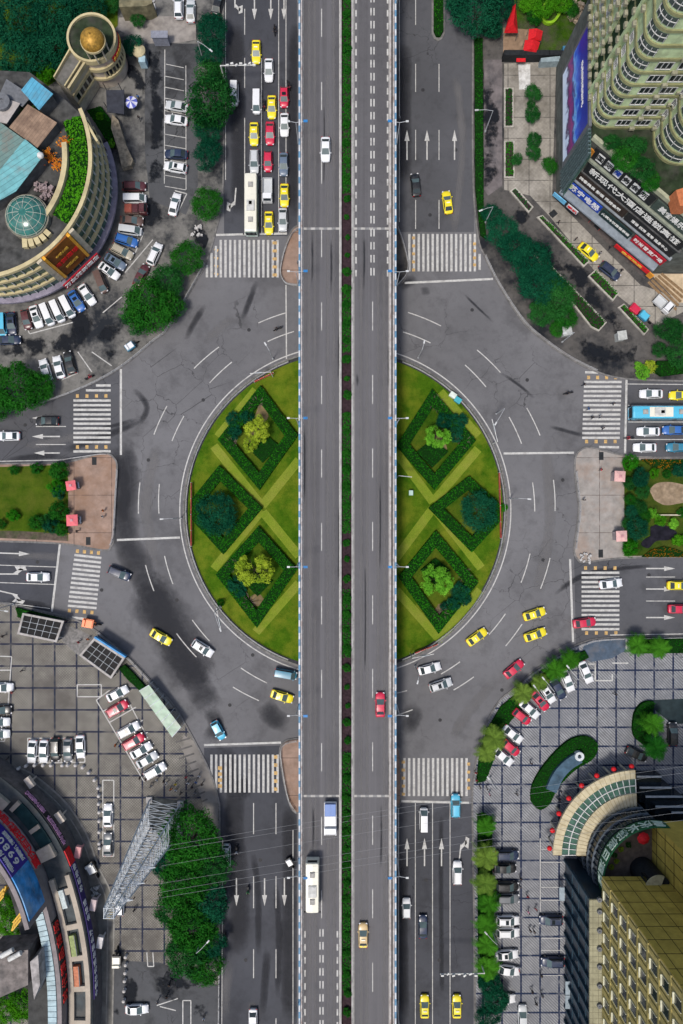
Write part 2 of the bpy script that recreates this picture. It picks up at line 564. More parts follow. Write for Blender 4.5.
# small refuge islands by the flyover
REF = [[(310, 224), (296, 226), (289, 234), (285, 246), (281, 260), (279.5, 272), (283, 281), (291, 286), (310, 288)],
       [(390, 288), (400, 285), (406, 278), (409, 266), (406, 252), (402, 238), (398, 229), (390, 227)],
       [(310, 737), (294, 738), (284, 741), (279, 751), (282, 775), (287.5, 799), (294, 812), (310, 815)],
       [(390, 812), (399, 806), (401.5, 796), (401, 765), (399, 748), (390, 742)]]
for r_ in REF:
    e = wpts(spline(r_, 5))
    q = MB(); q.prism(e, 0, .13); structure('refuge_pavement', q, m_pave_pink if r_ is not REF[1] else m_pave_ne)
    kerb('kerb', e, inward(e, P(345, 512 if False else r_[0][1])[:2]), .2, w=.3)

# round island under the flyover
C0 = P(345.3, 510.8)[:2]
RI = 162.5 * MPP
ring_pts = [(C0[0] + RI * math.cos(R(a)), C0[1] + RI * math.sin(R(a))) for a in range(0, 360, 3)]
q = MB(); q.prism(ring_pts, 0, .16); structure('island_lawn_ground', q, m_grass)
kerb('island_kerb', ring_pts, 1, .22, m_kerb, True, .38)
q = MB(); q.ring(C0, RI + .5, RI + .72, 0, 360, .001, .006, 160); structure('island_edge_line_road', q, m_white)
q = MB(); q.ring(C0, RI - 1.0, RI - .42, 0, 360, .1, .175, 120); structure('island_drain_path', q, m_kerb_dark)

# ------------------------------------------------------------------ road markings
mk = MB()
Z1 = .034
_zc = [0]
def zz():
    _zc[0] = (_zc[0] + 1) % 60
    return Z1 + _zc[0] * .0003
def bar(mb, a, b, w, mi=0, z=None):
    z = zz() if z is None else z
    a = Vector(a[:2]); b = Vector(b[:2]); t = (b - a).normalized(); n = Vector((-t.y, t.x)) * w / 2
    mb.poly([(*(a + n), z), (*(a - n), z), (*(b - n), z), (*(b + n), z)], mi)
def pbar(mb, x0, y0, x1, y1, w=.2, mi=0, z=None): bar(mb, P(x0, y0), P(x1, y1), w, mi, z)
def bend(mb, x0, y0, x1, y1, w=.2, cen=C0):
    """a dash that follows the roundabout"""
    a, b = P(x0, y0), P(x1, y1); pts = []
    ra = (Vector(a[:2]) - Vector(cen)).length; rb = (Vector(b[:2]) - Vector(cen)).length
    ta = math.atan2(a[1] - cen[1], a[0] - cen[0]); tb = math.atan2(b[1] - cen[1], b[0] - cen[0])
    if tb - ta > math.pi: tb -= 2 * math.pi
    if ta - tb > math.pi: tb += 2 * math.pi
    for i in range(7):
        t = i / 6; r_ = ra + (rb - ra) * t; h = ta + (tb - ta) * t
        pts.append((cen[0] + r_ * math.cos(h), cen[1] + r_ * math.sin(h)))
    A = offset(pts, w / 2); B = offset(pts, -w / 2)
    z = zz()
    for i in range(6): mb.poly([(*A[i], z), (*B[i], z), (*B[i + 1], z), (*A[i + 1], z)])
def arrow(mb, x0, y0, x1, y1, kind='s', z=None):
    z = zz() if z is None else z
    """from tail to tip; s straight, l/r turn"""
    a, b = Vector(P(x0, y0)[:2]), Vector(P(x1, y1)[:2]); t = (b - a).normalized(); n = Vector((-t.y, t.x)); L = (b - a).length
    hl = min(2.2, L * .4)
    def q(u, s): p = a + t * u + n * s; return (p.x, p.y, z)
    if kind == 's':
        mb.poly([q(0, .13), q(0, -.13), q(L - hl, -.13), q(L - hl, .13)])
        mb.poly([q(L - hl, .5), q(L - hl, -.5), q(L, 0)])
    else:
        s = 1 if kind == 'l' else -1
        mb.poly([q(0, .13), q(0, -.13), q(L * .72, -.13), q(L * .72, .13)])
        mb.poly([q(L * .55, .13 * s), q(L * .72, .13 * s), q(L * .9, .95 * s), q(L * .78, 1.15 * s)])
        mb.poly([q(L * .68, .75 * s), q(L, .75 * s), q(L * .95, 1.5 * s), q(L * .6, 1.55 * s)])
for d in [(258.4, 323, 287, 312.5), (267.6, 341.5, 294, 331.5), (194, 368.5, 219, 347), (209.6, 383, 232, 362), (172, 441, 184, 416),
          (154, 434.5, 167, 406), (138.5, 513.6, 140, 482.5), (159, 513.6, 159.4, 484), (145.6, 565, 154, 591), (164.6, 556, 173, 584),
          (192.4, 620, 209.6, 641), (176.6, 633.5, 196.4, 657), (241, 668, 267, 683), (233, 687, 259, 700.6), (408, 312.5, 441, 326),
          (403, 332, 430.5, 343), (477, 350, 500.4, 372.5), (465, 365, 486, 387), (509, 417, 521.5, 443.7), (526.7, 408, 540, 435.5),
          (532.5, 482.5, 534.7, 511.5), (553.4, 480, 555, 511), (530, 553.5, 521, 582.6), (550, 558, 540.5, 588.6), (505.6, 646, 522, 624),
          (489, 634.5, 505.4, 613.7), (441, 674, 460, 661.7), (453.5, 690, 473.8, 676.8), (397, 715, 412.6, 709.6), (397, 693, 407, 690.5)]:
    bend(mk, *d)
# stop lines
for d in [(216, 235, 287, 233.6), (404.6, 283, 493, 279), (121, 369, 121, 455), (60, 544, 52, 611.6), (117, 540, 180, 537.5), (503.5, 453.5, 574, 452.7),
          (626.5, 379.6, 625, 453.5), (570, 559, 573, 642), (204, 745, 281, 742.5), (399, 801, 469, 802.7)]:
    pbar(mk, *d, w=.42)
pbar(mk, 286, 285, 286.5, 360, .24)
# lanes, upper left road
for y0, y1 in ((-60, -20), (9, 35), (58, 88), (118, 234)): pbar(mk, 244.7, y0, 244.7, y1, .16)
for y0, y1 in ((-60, 234),): pbar(mk, 278.7, y0, 278.7, y1, .15); pbar(mk, 261.8, 60, 261.8, y1, .13)
pbar(mk, 225.6, -60, 225.6, 180, .15); pbar(mk, 286, -60, 286, 224, .15)
for x in (254.5, 270.8, 284): arrow(mk, x, -10, x, 20)
arrow(mk, 235, -8, 235, 14, 'l')
arrow(mk, 236, 188, 234, 212, 'r')
# upper right road
for y0, y1 in ((-40, -5), (-5, 25), (64, 92), (130, 160), (200, 229)): pbar(mk, 415.6, y0, 415.6, y1, .16)
for y0, y1 in ((64, 92), (130, 160), (200, 229)): pbar(mk, 439, y0, 439, y1, .16)
pbar(mk, 399.4, -60, 399.4, 222, .16)
for x in (407, 427, 454.5): arrow(mk, x, 160, x, 130)
# west road
for x0, x1 in ((-60, -10), (36, 66)): pbar(mk, x0, 426.5, x1, 426.5, .16); pbar(mk, x0, 444.5, x1, 444.5, .16)
arrow(mk, 60, 436.5, 32, 436.5); arrow(mk, 60, 453, 34, 453); arrow(mk, 60, 418, 32, 418)
for y in (566, 583.5): pbar(mk, -60, y - 3, 56, y + 1, .16)
arrow(mk, 0, 553, 30, 554); arrow(mk, -4, 574, 27, 574, 'l'); arrow(mk, -4, 590, 26, 597, 'r')
# east road
for y in (405.4, 422, 439.5): pbar(mk, 628, y, 745, y, .16)
for y in (577, 601): pbar(mk, 646, y, 675, y, .16); pbar(mk, 712, y, 745, y, .16)
for y in (568.5, 589, 617.5): arrow(mk, 646, y, 675, y)
pbar(mk, 625, 460.5, 745, 461, .2); pbar(mk, 625, 555, 745, 555, .2); pbar(mk, 610, 635, 745, 633, .2); pbar(mk, 625, 384, 745, 385, .16)
pbar(mk, -60, 594.5, 50, 608.5, .16); pbar(mk, -60, 466.5 - 4, 64, 460, .16)
# lower left road
for x in (253.6, 276): 
    for y0, y1 in ((803, 834), (876, 908), (949, 978), (1018, 1050)): pbar(mk, x, y0, x, y1, .18)
for x in (236.5, 264.6, 284.4): arrow(mk, x, 878, x, 906)
pbar(mk, 219.8 + 3, 840, 221.5, 1090, .14); pbar(mk, 293, 830, 293, 1090, .16)
# lower right road
for x in (415.3, 432.5, 450): pbar(mk, x, 803, x, 1090, .15)
for x in (407, 424.5, 441.5): arrow(mk, x, 866, x, 838)
arrow(mk, 458.5, 866, 462, 836, 'r')
pbar(mk, 398.6, 808, 398.6, 1090, .15)
structure('road_markings', mk, m_white)
# zebra crossings
def zebra(stripes, orange):
    z = MB()
    for s in stripes: pbar(z, *s[:4], w=s[4] if len(s) > 4 else .46)
    for s in orange: pbar(z, *s[:4], w=s[4] if len(s) > 4 else .4, mi=1)
    structure('zebra_road_markings', z, [m_white, m_orange])
nl = [(207, 265, 207, 277.5), (211.5, 253, 211.5, 277.5), (216, 246, 216, 277.5)] + [(220.8 + i * 4.73, 240, 220.8 + i * 4.73, 277.5) for i in range(13)]
zebra(nl, [(214.5, 249 + i * 8, 218, 251 + i * 8, .5) for i in range(4)] + [(272.5, 243 + i * 8, 277, 243 + i * 8, .6) for i in range(5)])
zebra([(409.3 + i * 4.68, 234, 409.3 + i * 4.68, 271.5) for i in range(15)] + [(479.6, 254, 479.6, 270)],
      [(412, 238 + i * 8, 415, 238 + i * 8, .6) for i in range(5)] + [(473, 244 + i * 7, 476, 244 + i * 7, .6) for i in range(4)])
zebra([(73.5, 400.6 + i * 4.62, 110.8, 400.6 + i * 4.62) for i in range(10)] + [(73.5, 451.5, 110.8, 451.3), (96, 385.5, 110.8, 385.5), (86, 390.4, 110.8, 390.4)],
      [(76 + i * 9.5, 396, 79 + i * 9.5, 396, .7) for i in range(4)] + [(76 + i * 9.5, 447, 79 + i * 9.5, 447, .7) for i in range(4)])
zebra([(74.5 - i * .6, 555 + i * 4.6, 101.5 - i * .45, 558 + i * 4.55) for i in range(12)] + [(72, 617.5, 87, 619)],
      [(76 + i * 7, 551 + i * .6, 79 + i * 7, 551.2 + i * .6, .7) for i in range(4)] + [(68 + i * 7.5, 610.5 + i * .6, 71 + i * 7.5, 610.7 + i * .6, .7) for i in range(4)])
zebra([(584 - i * .16, 382 + i * 4.65, 621.5 - i * .16, 382 + i * 4.65) for i in range(13)] + [(585, 372.3, 598, 372.5), (599, 447, 619, 447.3)],
      [(587 + i * 9, 377.5, 590 + i * 9, 377.5, .7) for i in range(4)] + [(585 + i * 9.5, 441.5, 588 + i * 9.5, 441.5, .7) for i in range(4)])
zebra([(581.5, 572.7 + i * 4.7, 619.3, 572.7 + i * 4.7) for i in range(13)],
      [(584 + i * 9.8, 568, 587 + i * 9.8, 568, .7) for i in range(4)] + [(585 + i * 9.8, 633, 588 + i * 9.8, 633, .7) for i in range(4)])
zebra([(211.5 + i * 4.72, 754.5, 211.5 + i * 4.72, 792.5) for i in range(15)],
      [(218, 768 + i * 6, 222, 768 + i * 6, .7) for i in range(4)] + [(274, 757 + i * 8, 277.5, 757 + i * 8, .7) for i in range(5)])
zebra([(404.4 + i * 4.78, 758, 404.4 + i * 4.78, 796) for i in range(14)],
      [(401.5, 762 + i * 8, 405, 762 + i * 8, .6) for i in range(5)] + [(467, 764 + i * 8, 470, 764 + i * 8, .6) for i in range(4)])

# dark stains, patches and tyre tracks worn into the asphalt, plus flyover shade painted in: thin sheets with ragged edges
def stain_mat(name, col, amt, sc_=.35, det=6, rr_=(.2, .95), amp=1.6, ew=1.0):
    m, nt, b = nodes_of(name)
    at = nd(nt, 'ShaderNodeAttribute', attribute_name='edge')
    v = pos(nt)
    n = noise(nt, v, sc_, det, .7)
    f = math_node(nt, 'ADD', math_node(nt, 'MULTIPLY', at.outputs['Fac'], ew), math_node(nt, 'MULTIPLY', math_node(nt, 'SUBTRACT', n, .5), amp))
    f = math_node(nt, 'MULTIPLY', ramp(nt, f, *rr_), amt, True)
    b.inputs['Base Color'].default_value = (*col, 1); b.inputs['Roughness'].default_value = .8; b.inputs['Specular IOR Level'].default_value = .1
    tr = nd(nt, 'ShaderNodeBsdfTransparent'); mx = nd(nt, 'ShaderNodeMixShader')
    nt.links.new(f, mx.inputs[0]); nt.links.new(tr.outputs[0], mx.inputs[1]); nt.links.new(b.outputs[0], mx.inputs[2])
    nt.links.new(mx.outputs[0], nt.nodes['Material Output'].inputs[0])
    return m
m_stain_shade = stain_mat('asphalt_stain_shade', (.030, .031, .036), .68, .3, 5, (.15, 1.0), 1.2)  # for real stains and for the painted shade strips beside the flyover
m_fresh = stain_mat('asphalt_pale', (.17, .165, .165), .5, .12, 3, (.1, 1.1))
def stains(name, items, mat, z):
    v = []; f = []; e = []
    for px, w in items:
        z += .0006
        pts = resample(wpts(spline(px, 6), z if z > 5 else 0), .8)
        if len(pts) < 3: continue
        b = len(v); n = len(pts); W = w * MPP; K = 6
        for i, p in enumerate(pts):
            t = (pts[min(i + 1, n - 1)] - pts[max(i - 1, 0)]).normalized(); nn = Vector((-t.y, t.x))
            end = min(1, min(i, n - 1 - i) / max(1, min(5, n / 3)))
            for k in range(K + 1):
                s = k / K * 2 - 1
                q = p + nn * (s * W / 2)
                v.append((q.x, q.y, z)); e.append((1 - s * s) * end)
        for i in range(n - 1):
            for k in range(K):
                a = b + i * (K + 1) + k
                f.append((a, a + 1, a + K + 2, a + K + 1))
    me = bpy.data.meshes.new(name); me.from_pydata(v, [], f); me.materials.append(mat)
    at = me.attributes.new('edge', 'FLOAT', 'POINT'); at.data.foreach_set('value', e)
    o = link(name, me); o['kind'] = 'structure'
    return o
stains('road_stains_and_shade', [([(118, 440), (126, 475), (124, 505), (128, 545), (150, 590), (172, 640), (196, 680), (214, 715)], 34),
    ([(118, 452), (124, 490), (122, 530)], 14), ([(60, 452), (110, 434), (146, 418)], 9), ([(84, 432), (120, 424), (142, 416)], 5),
    ([(130, 386), (142, 398), (147, 408), (142, 420), (132, 432)], 8), ([(135, 585), (165, 615), (185, 655), (200, 690)], 60),
    ([(258, 278), (248, 305), (238, 330)], 7), ([(208, 300), (196, 320), (182, 345)], 8), ([(262, 700), (275, 718), (292, 728)], 26),
    ([(230, 770), (236, 790), (234, 830), (240, 900), (238, 960)], 24), ([(243, 775), (247, 800)], 16), ([(288, 800), (290, 860), (288, 950), (289, 1024)], 18),  # last strip: shade along the flyover's left side, painted dark
    ([(215, 750), (230, 760), (228, 800)], 22), ([(404, 735), (412, 720), (415, 700)], 22), ([(404, 850), (402, 900), (404, 1024)], 14), ([(441, 810), (441, 900), (442, 1000)], 6),  # the long strip next to the flyover is painted shade
    ([(404, 40), (404, 120), (404, 190)], 18), ([(424, 285), (428, 300)], 12), ([(462, 292), (476, 306), (495, 324)], 3),  # first strip: painted shade along the flyover's right side
    ([(404, 275), (412, 290)], 22), ([(500, 372), (520, 386), (536, 400)], 4), ([(545, 425), (570, 432), (590, 437)], 5), ([(552, 596), (580, 578), (610, 570), (660, 565)], 5), ([(556, 590), (582, 575), (615, 566)], 4),
    ([(205, 745), (216, 725), (206, 700)], 20), ([(236, 20), (238, 120), (240, 220)], 20), ([(295, 20), (293, 120), (294, 220)], 14), ([(252, 850), (258, 890), (258, 960)], 8), ([(276, 880), (279, 940), (277, 1000)], 8),  # the strip next to the flyover is its shade, painted
    ([(0, 462), (40, 456), (70, 458)], 8), ([(0, 600), (40, 606), (60, 612)], 10), ([(268, 945), (262, 1020)], 10)], m_stain_shade, .0100)
stains('road_worn_tracks', [([(455, 70), (462, 130), (460, 180), (452, 240)], 10), ([(232, 960), (226, 985), (225, 1024)], 14), ([(20, 448), (60, 440), (110, 428)], 10), ([(0, 556), (40, 556), (75, 560)], 10),
    ([(160, 440), (146, 500), (156, 570)], 14), ([(252, 1000), (253, 1024)], 10), ([(545, 440), (550, 520), (536, 600)], 14), ([(200, 345), (240, 312)], 12), ([(450, 745), (466, 715), (500, 675)], 14)], m_fresh, .0020)
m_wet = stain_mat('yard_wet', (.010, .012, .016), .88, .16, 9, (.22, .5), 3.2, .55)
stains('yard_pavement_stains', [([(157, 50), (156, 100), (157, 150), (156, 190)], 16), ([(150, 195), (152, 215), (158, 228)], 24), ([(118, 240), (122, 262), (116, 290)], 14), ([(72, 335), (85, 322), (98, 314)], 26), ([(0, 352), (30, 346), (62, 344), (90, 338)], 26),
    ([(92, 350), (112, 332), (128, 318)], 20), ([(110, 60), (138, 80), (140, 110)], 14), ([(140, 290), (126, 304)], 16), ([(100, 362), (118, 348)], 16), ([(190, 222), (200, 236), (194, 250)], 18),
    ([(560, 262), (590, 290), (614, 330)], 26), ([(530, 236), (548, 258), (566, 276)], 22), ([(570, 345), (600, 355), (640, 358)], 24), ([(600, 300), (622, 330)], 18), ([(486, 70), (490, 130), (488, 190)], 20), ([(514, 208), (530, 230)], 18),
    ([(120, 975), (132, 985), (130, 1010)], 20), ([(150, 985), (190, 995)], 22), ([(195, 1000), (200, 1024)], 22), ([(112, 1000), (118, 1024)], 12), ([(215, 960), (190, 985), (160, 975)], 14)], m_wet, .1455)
mh = MB(); rnd = random.Random(77)
for x, y in [(235, 130), (250, 330), (150, 460), (175, 600), (255, 655), (230, 705), (260, 860), (245, 960), (425, 90), (455, 150), (430, 215), (470, 310), (530, 380), (560, 480), (545, 560), (500, 690), (440, 720), (424, 880), (441, 960), (650, 575), (40, 562), (100, 590), (25, 425), (205, 400)]:
    c = P(x + rnd.uniform(-3, 3), y); mh.ring(c, 0.02, .36, 0, 360, .0335, .0345, 12)
structure('manhole_road_covers', mh, M('manhole_iron', (.03, .03, .032), .6, .3, 4))
# ------------------------------------------------------------------ the flyover
ZD = 8.5
fly = thing('flyover', 'long straight two carriageway flyover crossing over the roundabout island', 'flyover', (0, 0, 0))
YB = 1.0
def dx(px): return P(px, 512, ZD).x
YT, YL = 175.0, -175.0
def lane_box(x0, x1, z0, z1, mb=None, mi=0, y0=YL, y1=YT):
    mb = mb or MB()
    return mb.box(((x0 + x1) / 2, (y0 + y1) / 2, (z0 + z1) / 2), (x1 - x0, y1 - y0, z1 - z0), 0, mi)
xl0, xl1, xr0, xr1 = dx(300.5), dx(341.4), dx(351.6), dx(394.2)
part('deck_slab', lane_box(xl0, xl1, ZD - 1.3, ZD), m_deck, fly)
part('deck_slab', lane_box(xr0, xr1, ZD - 1.3, ZD), m_deck, fly)
part('planter_trough', lane_box(xl1 + .005, xr0 - .005, ZD - .9, ZD - .25), m_soil, fly)
for a, b in ((xl1 - .28, xl1 + .02), (xr0 - .02, xr0 + .28)):
    part('median_kerb', lane_box(a, b, ZD + .002, ZD + .35), m_conc, fly)
m_par = M('parapet_concrete', (.36, .34, .33), .8, .25, 1.5, dirt=(.20, .13, .10), dirt_scale=.8)
for a, b in ((xl0 + .10, xl0 + .38), (xr1 - .9, xr1 - .6), (xr1 - .3, xr1 - .02)):
    part('parapet', lane_box(a, b, ZD + .002, ZD + .75), m_par, fly)
part('drain_gutter', lane_box(xr1 - .58, xr1 - .32, ZD + .001, ZD + .12), m_conc_dark, fly)
# blue and white painted edge rail: short blocks in turn
m_blue = M('rail_blue', (.10, .22, .34), .5, .25, 2, dirt=(.16, .2, .25))
m_rwhite = M('rail_white', (.48, .51, .54), .5, .15, 2, dirt=(.3, .32, .34))
for x in (xl0 - .16, xr1 + .2):
    rb = MB(); n = 0; y = YL
    while y < YT:
        rb.box((x, y + .6, ZD + .28), (.34 if n % 2 else .30, 1.2, .9 if n % 2 else .88), 0, n % 2); y += 1.2; n += 1
    part('edge_rail', rb, [m_rwhite, m_blue], fly)
for y in range(-160, 161, 32):
    pr = MB(); pr.box((.55, y + 6, ZD - 1.75), (15.5, 1.8, .9)); 
    for s in (-4.2, 5.2): pr.box((s, y + 6, (ZD - 2.2) / 2 + .1), (1.6, 1.5, ZD - 2.2 - .01))
    part('pier', pr, m_conc, fly)
for y in (228.6, 796, 41 - 560, 1365):
    for a, b in ((302.5, 340), (353, 389)):
        jb = MB()
        for i in range(9):
            t0 = a + (b - a) * i / 9; t1 = t0 + (b - a) / 9
            p0, p1 = P(t0, y, ZD), P(t1, y, ZD)
            jb.box(((p0.x + p1.x) / 2, p0.y, ZD + .004), (p1.x - p0.x, .42, .008), 0, i % 2)
        part('expansion_joint', jb, [M('joint_pale', (.34, .33, .31)), M('joint_grey', (.2, .2, .2))], fly)
dm = MB()
def dbar(x0, y0, x1, y1, w=.16): bar(dm, P(x0, y0, ZD), P(x1, y1, ZD), w, 0, ZD + .022)
for x in (303.2, 339.6, 353.8, 389.2): dbar(x, -330, x, 1350, .14)
y = 9 - 73.5 * 5
while y < 1300:
    if y < 925: dbar(321.6, y, 321.6, y + 28)
    if y > 265: dbar(372.6, y - 1, 372.6, y + 28)
    y += 73.45
y = -330
while y < 272:
    for x in (371, 374): dbar(x, y, x, y + 7.5, .26)
    for x in (356, 387.6): dbar(x, y + 2, x, y + 8.5, .3)
    y += 13
y = 929
while y < 1300:
    for x in (320, 323): dbar(x, y, x, y + 7.5, .26)
    for x in (305, 337.4): dbar(x, y + 2, x, y + 8.5, .3)
    y += 13
tr = [([(x, y0), (x + .3, (y0 + y1) / 2), (x, y1)], w) for x, y0, y1, w in ((309, -60, 500, 4), (314.5, -60, 560, 4), (327.5, 60, 700, 4), (333.5, -60, 620, 4), (310, 520, 1090, 4), (315, 600, 1090, 4), (328, 720, 1090, 4), (334, 640, 1090, 4), (361, 260, 1090, 4), (367, 300, 1090, 4), (378, 260, 700, 4), (384, 260, 1090, 4))]
stains('deck_road_tracks', tr, m_fresh, ZD + .0005)
stains('deck_road_stains', [([(x, y), (x + .4, y + l * .5), (x - .3, y + l)], w) for x, y, l, w in ((388.5, 345, 50, 3), (389, 600, 70, 3), (389, 745, 60, 3), (388.6, 850, 40, 3), (389, 890, 80, 3), (338.6, 320, 60, 3), (338.8, 500, 90, 3), (304, 420, 90, 3), (312, 229, 60, 2.5), (331, 232, 70, 2.5), (364, 231, 60, 2.5), (381, 800, 70, 2.5), (313, 798, 60, 2.5), (357, 372, 20, 3), (365, 560, 120, 2), (380, 480, 90, 2), (324, 100, 90, 2))], m_stain_shade, ZD + .006)
part('lane_paint', dm, m_white, fly, label='broken white lane lines and dashed edge blocks on the deck')

# ------------------------------------------------------------------ leaves
f_dark = foliage('leaf_dark', (.003, .034, .008), (.022, .115, .022))
f_teal = foliage('leaf_teal', (.002, .032, .018), (.010, .085, .040))
f_mid = foliage('leaf_mid', (.004, .050, .006), (.022, .125, .012))
f_bright = foliage('leaf_bright', (.015, .10, .004), (.07, .25, .01))
f_lime = foliage('leaf_lime', (.11, .20, .012), (.36, .44, .035))
f_lime2 = foliage('leaf_fresh', (.05, .20, .012), (.17, .44, .035))
f_palm = foliage('leaf_palm', (.018, .065, .008), (.12, .19, .03))
f_hedge = foliage('leaf_hedge', (.004, .040, .003), (.012, .105, .007))
f_hedge_b = foliage('leaf_hedge_bright', (.008, .075, .004), (.028, .185, .008))
m_bark = M('bark', (.06, .045, .035), .9, .35, 6)
m_twig = M('bare_twig', (.14, .11, .09), .9, .3, 6)

def leaf(mb, p, n, s, rnd, tint):
    """one leaf-sized quad, roughly facing n"""
    n = Vector(n) + Vector((rnd.uniform(-1, 1), rnd.uniform(-1, 1), rnd.uniform(-.7, 1))) * .75
    if n.length < .05: n = Vector((0, 0, 1))
    n.normalize()
    u = n.orthogonal().normalized(); w = n.cross(u)
    a = rnd.uniform(0, 6.283); c, d = math.cos(a), math.sin(a)
    u, w = u * c + w * d, w * c - u * d
    L = s * rnd.uniform(.6, 1.25); W = L * rnd.uniform(.5, .75)
    p = Vector(p)
    mb.poly([p - u * L * .5, p + w * W * .5 - u * .05, p + u * L * .5, p - w * W * .5 + u * .05])
    mb.tint.append(min(1, max(0, tint + rnd.uniform(-.28, .28))))

def crown(seed, rad, hgt, base, clumps, per, lsize, clump_r=.34, low=-.25):
    """uneven crown: many clumps spread through an ellipsoid, gaps between them"""
    rnd = random.Random(seed); mb = MB(); mb.tint = []
    lob = [(rnd.uniform(0, 6.28), rnd.uniform(.72, 1.08)) for _ in range(7)]
    for k in range(clumps):
        a = rnd.uniform(0, 6.283); z = rnd.uniform(low, 1) ; r_ = math.sqrt(max(0, 1 - z * z))
        l_ = min(lob, key=lambda q: abs(math.atan2(math.sin(q[0] - a), math.cos(q[0] - a))))[1]
        d = rnd.uniform(.55, 1.0) ** .6 * l_
        c = Vector((math.cos(a) * r_ * rad * d, math.sin(a) * r_ * rad * d, base + hgt * .4 + z * hgt * .6 * d))
        cr = rad * clump_r * rnd.uniform(.55, 1.25); t = rnd.choice([.1, .25, .5, .7, .95])
        for i in range(per):
            v = Vector((rnd.gauss(0, 1), rnd.gauss(0, 1), rnd.gauss(.35, .8))).normalized()
            q = c + Vector((v.x, v.y, v.z * .65)) * cr * rnd.uniform(.55, 1.0)
            leaf(mb, q, v, lsize, rnd, t)
    return mb
def trunk_mb(seed, hgt, rad, base, r=.16):
    rnd = random.Random(seed); mb = MB()
    top = Vector((rnd.uniform(-.2, .2), rnd.uniform(-.2, .2), base + hgt * .35))
    mb.tube((0, 0, -.1), top * .5, r, 8, 0, r * .8); mb.tube(top * .5, top, r * .8, 8, 0, r * .6)
    for k in range(6):
        a = k * 1.05 + rnd.uniform(-.3, .3); l_ = rad * rnd.uniform(.45, .8)
        e = top + Vector((math.cos(a) * l_, math.sin(a) * l_, hgt * rnd.uniform(.15, .4)))
        s0 = top * rnd.uniform(.6, 1)
        mb.tube(s0, e, r * .4, 5, 0, r * .12)
        for j in (1, 2):
            m_ = s0.lerp(e, .6); b_ = a + rnd.uniform(-.9, .9)
            mb.tube(m_, m_ + Vector((math.cos(b_) * l_ * .4, math.sin(b_) * l_ * .4, hgt * .15)), r * .2, 4, 0, r * .07)
    return mb
TREE = {}
def tree_mesh(kind, v):
    key = (kind, v)
    if key in TREE: return TREE[key]
    s = 100 * v + hash_kind[kind]
    if kind == 'broad':   c, t = crown(s, 1, 1.15, .75, 66, 62, .115, .36), trunk_mb(s, 1.4, 1, .5, .06)
    elif kind == 'dense': c, t = crown(s, 1, 1.0, .55, 120, 52, .085, .27), trunk_mb(s, 1.2, 1, .35, .05)
    elif kind == 'fluffy': c, t = crown(s, 1, 1.0, .7, 46, 85, .10, .26, -.1), trunk_mb(s, 1.3, 1, .45, .05)
    elif kind == 'ball':  c, t = crown(s, 1, 1.3, .15, 60, 40, .14, .3, -.7), trunk_mb(s, .9, .7, .1, .05)
    elif kind == 'palm':  c, t = palm_crown(s), MB().tube((0, 0, -.05), (0, 0, 1.25), .075, 8, 0, .055)
    TREE[key] = (c.mesh('crown', f_dark, (0, 0, 0), False, False), t.mesh('trunk', m_bark))
    return TREE[key]
hash_kind = dict(broad=1, dense=2, fluffy=3, ball=4, palm=5)
def palm_crown(seed):
    """feathery fan of drooping fronds, each a rib of narrow leaflets"""
    rnd = random.Random(seed); mb = MB(); mb.tint = []
    for k in range(34):
        a = k * 2.399 + rnd.uniform(-.2, .2); up = rnd.uniform(.0, 1.0); L = rnd.uniform(.75, 1.08) * (1 - .25 * up)
        t = .25 + .55 * up
        pts = []
        for i in range(9):
            u = i / 8
            pts.append(Vector((math.cos(a) * L * u, math.sin(a) * L * u, 1.25 + (.22 + .5 * up) * u - (.35 + .35 * (1 - up)) * u * u * 1.3)))
        sd = Vector((-math.sin(a), math.cos(a), 0))
        for i in range(8):
            for j in (0, .5):
                p = pts[i].lerp(pts[i + 1], j); d = (pts[i + 1] - pts[i]).normalized()
                u = (i + j) / 8; w = .26 * math.sin(math.pi * min(1, .12 + u * .9)) ** .7
                for s in (-1, 1):
                    e = p + sd * s * w * rnd.uniform(.8, 1.1) + d * w * .7 - Vector((0, 0, w * rnd.uniform(.1, .5)))
                    mb.poly([p - d * .018, p + d * .03, e])
                    mb.tint.append(min(1, max(0, t + rnd.uniform(-.2, .2))))
    return mb
_tv = [0]
CROWNS = {}
def tree(kind, px, py, rpx, mat, label, hk=1.0, z=0, cat='tree', group=None, name=None, shade=None):
    """crown centre seen at (px,py) with radius rpx; the trunk stands under it"""
    _tv[0] += 1
    v = _tv[0] % 5
    cm, tm = tree_mesh(kind, v)
    rad = rpx * MPP * .97
    h = rad * 1.25 * hk
    p = P(px, py, z + h); k = (CAM_H - z - h) / CAM_H
    rad *= k
    o = thing(name or {'palm': 'palm_tree', 'ball': 'round_shrub'}.get(kind, 'broadleaf_tree'), label, cat, (p.x, p.y, z + .1), random.uniform(0, 6.28), group)
    key = (cm.name, mat.name)
    if key not in CROWNS:
        q = cm.copy(); q.materials.clear(); q.materials.append(mat); CROWNS[key] = q
    link('crown', CROWNS[key], o); link('trunk', tm, o)
    s = rad
    o.scale = (s, s, s * hk)
    return o

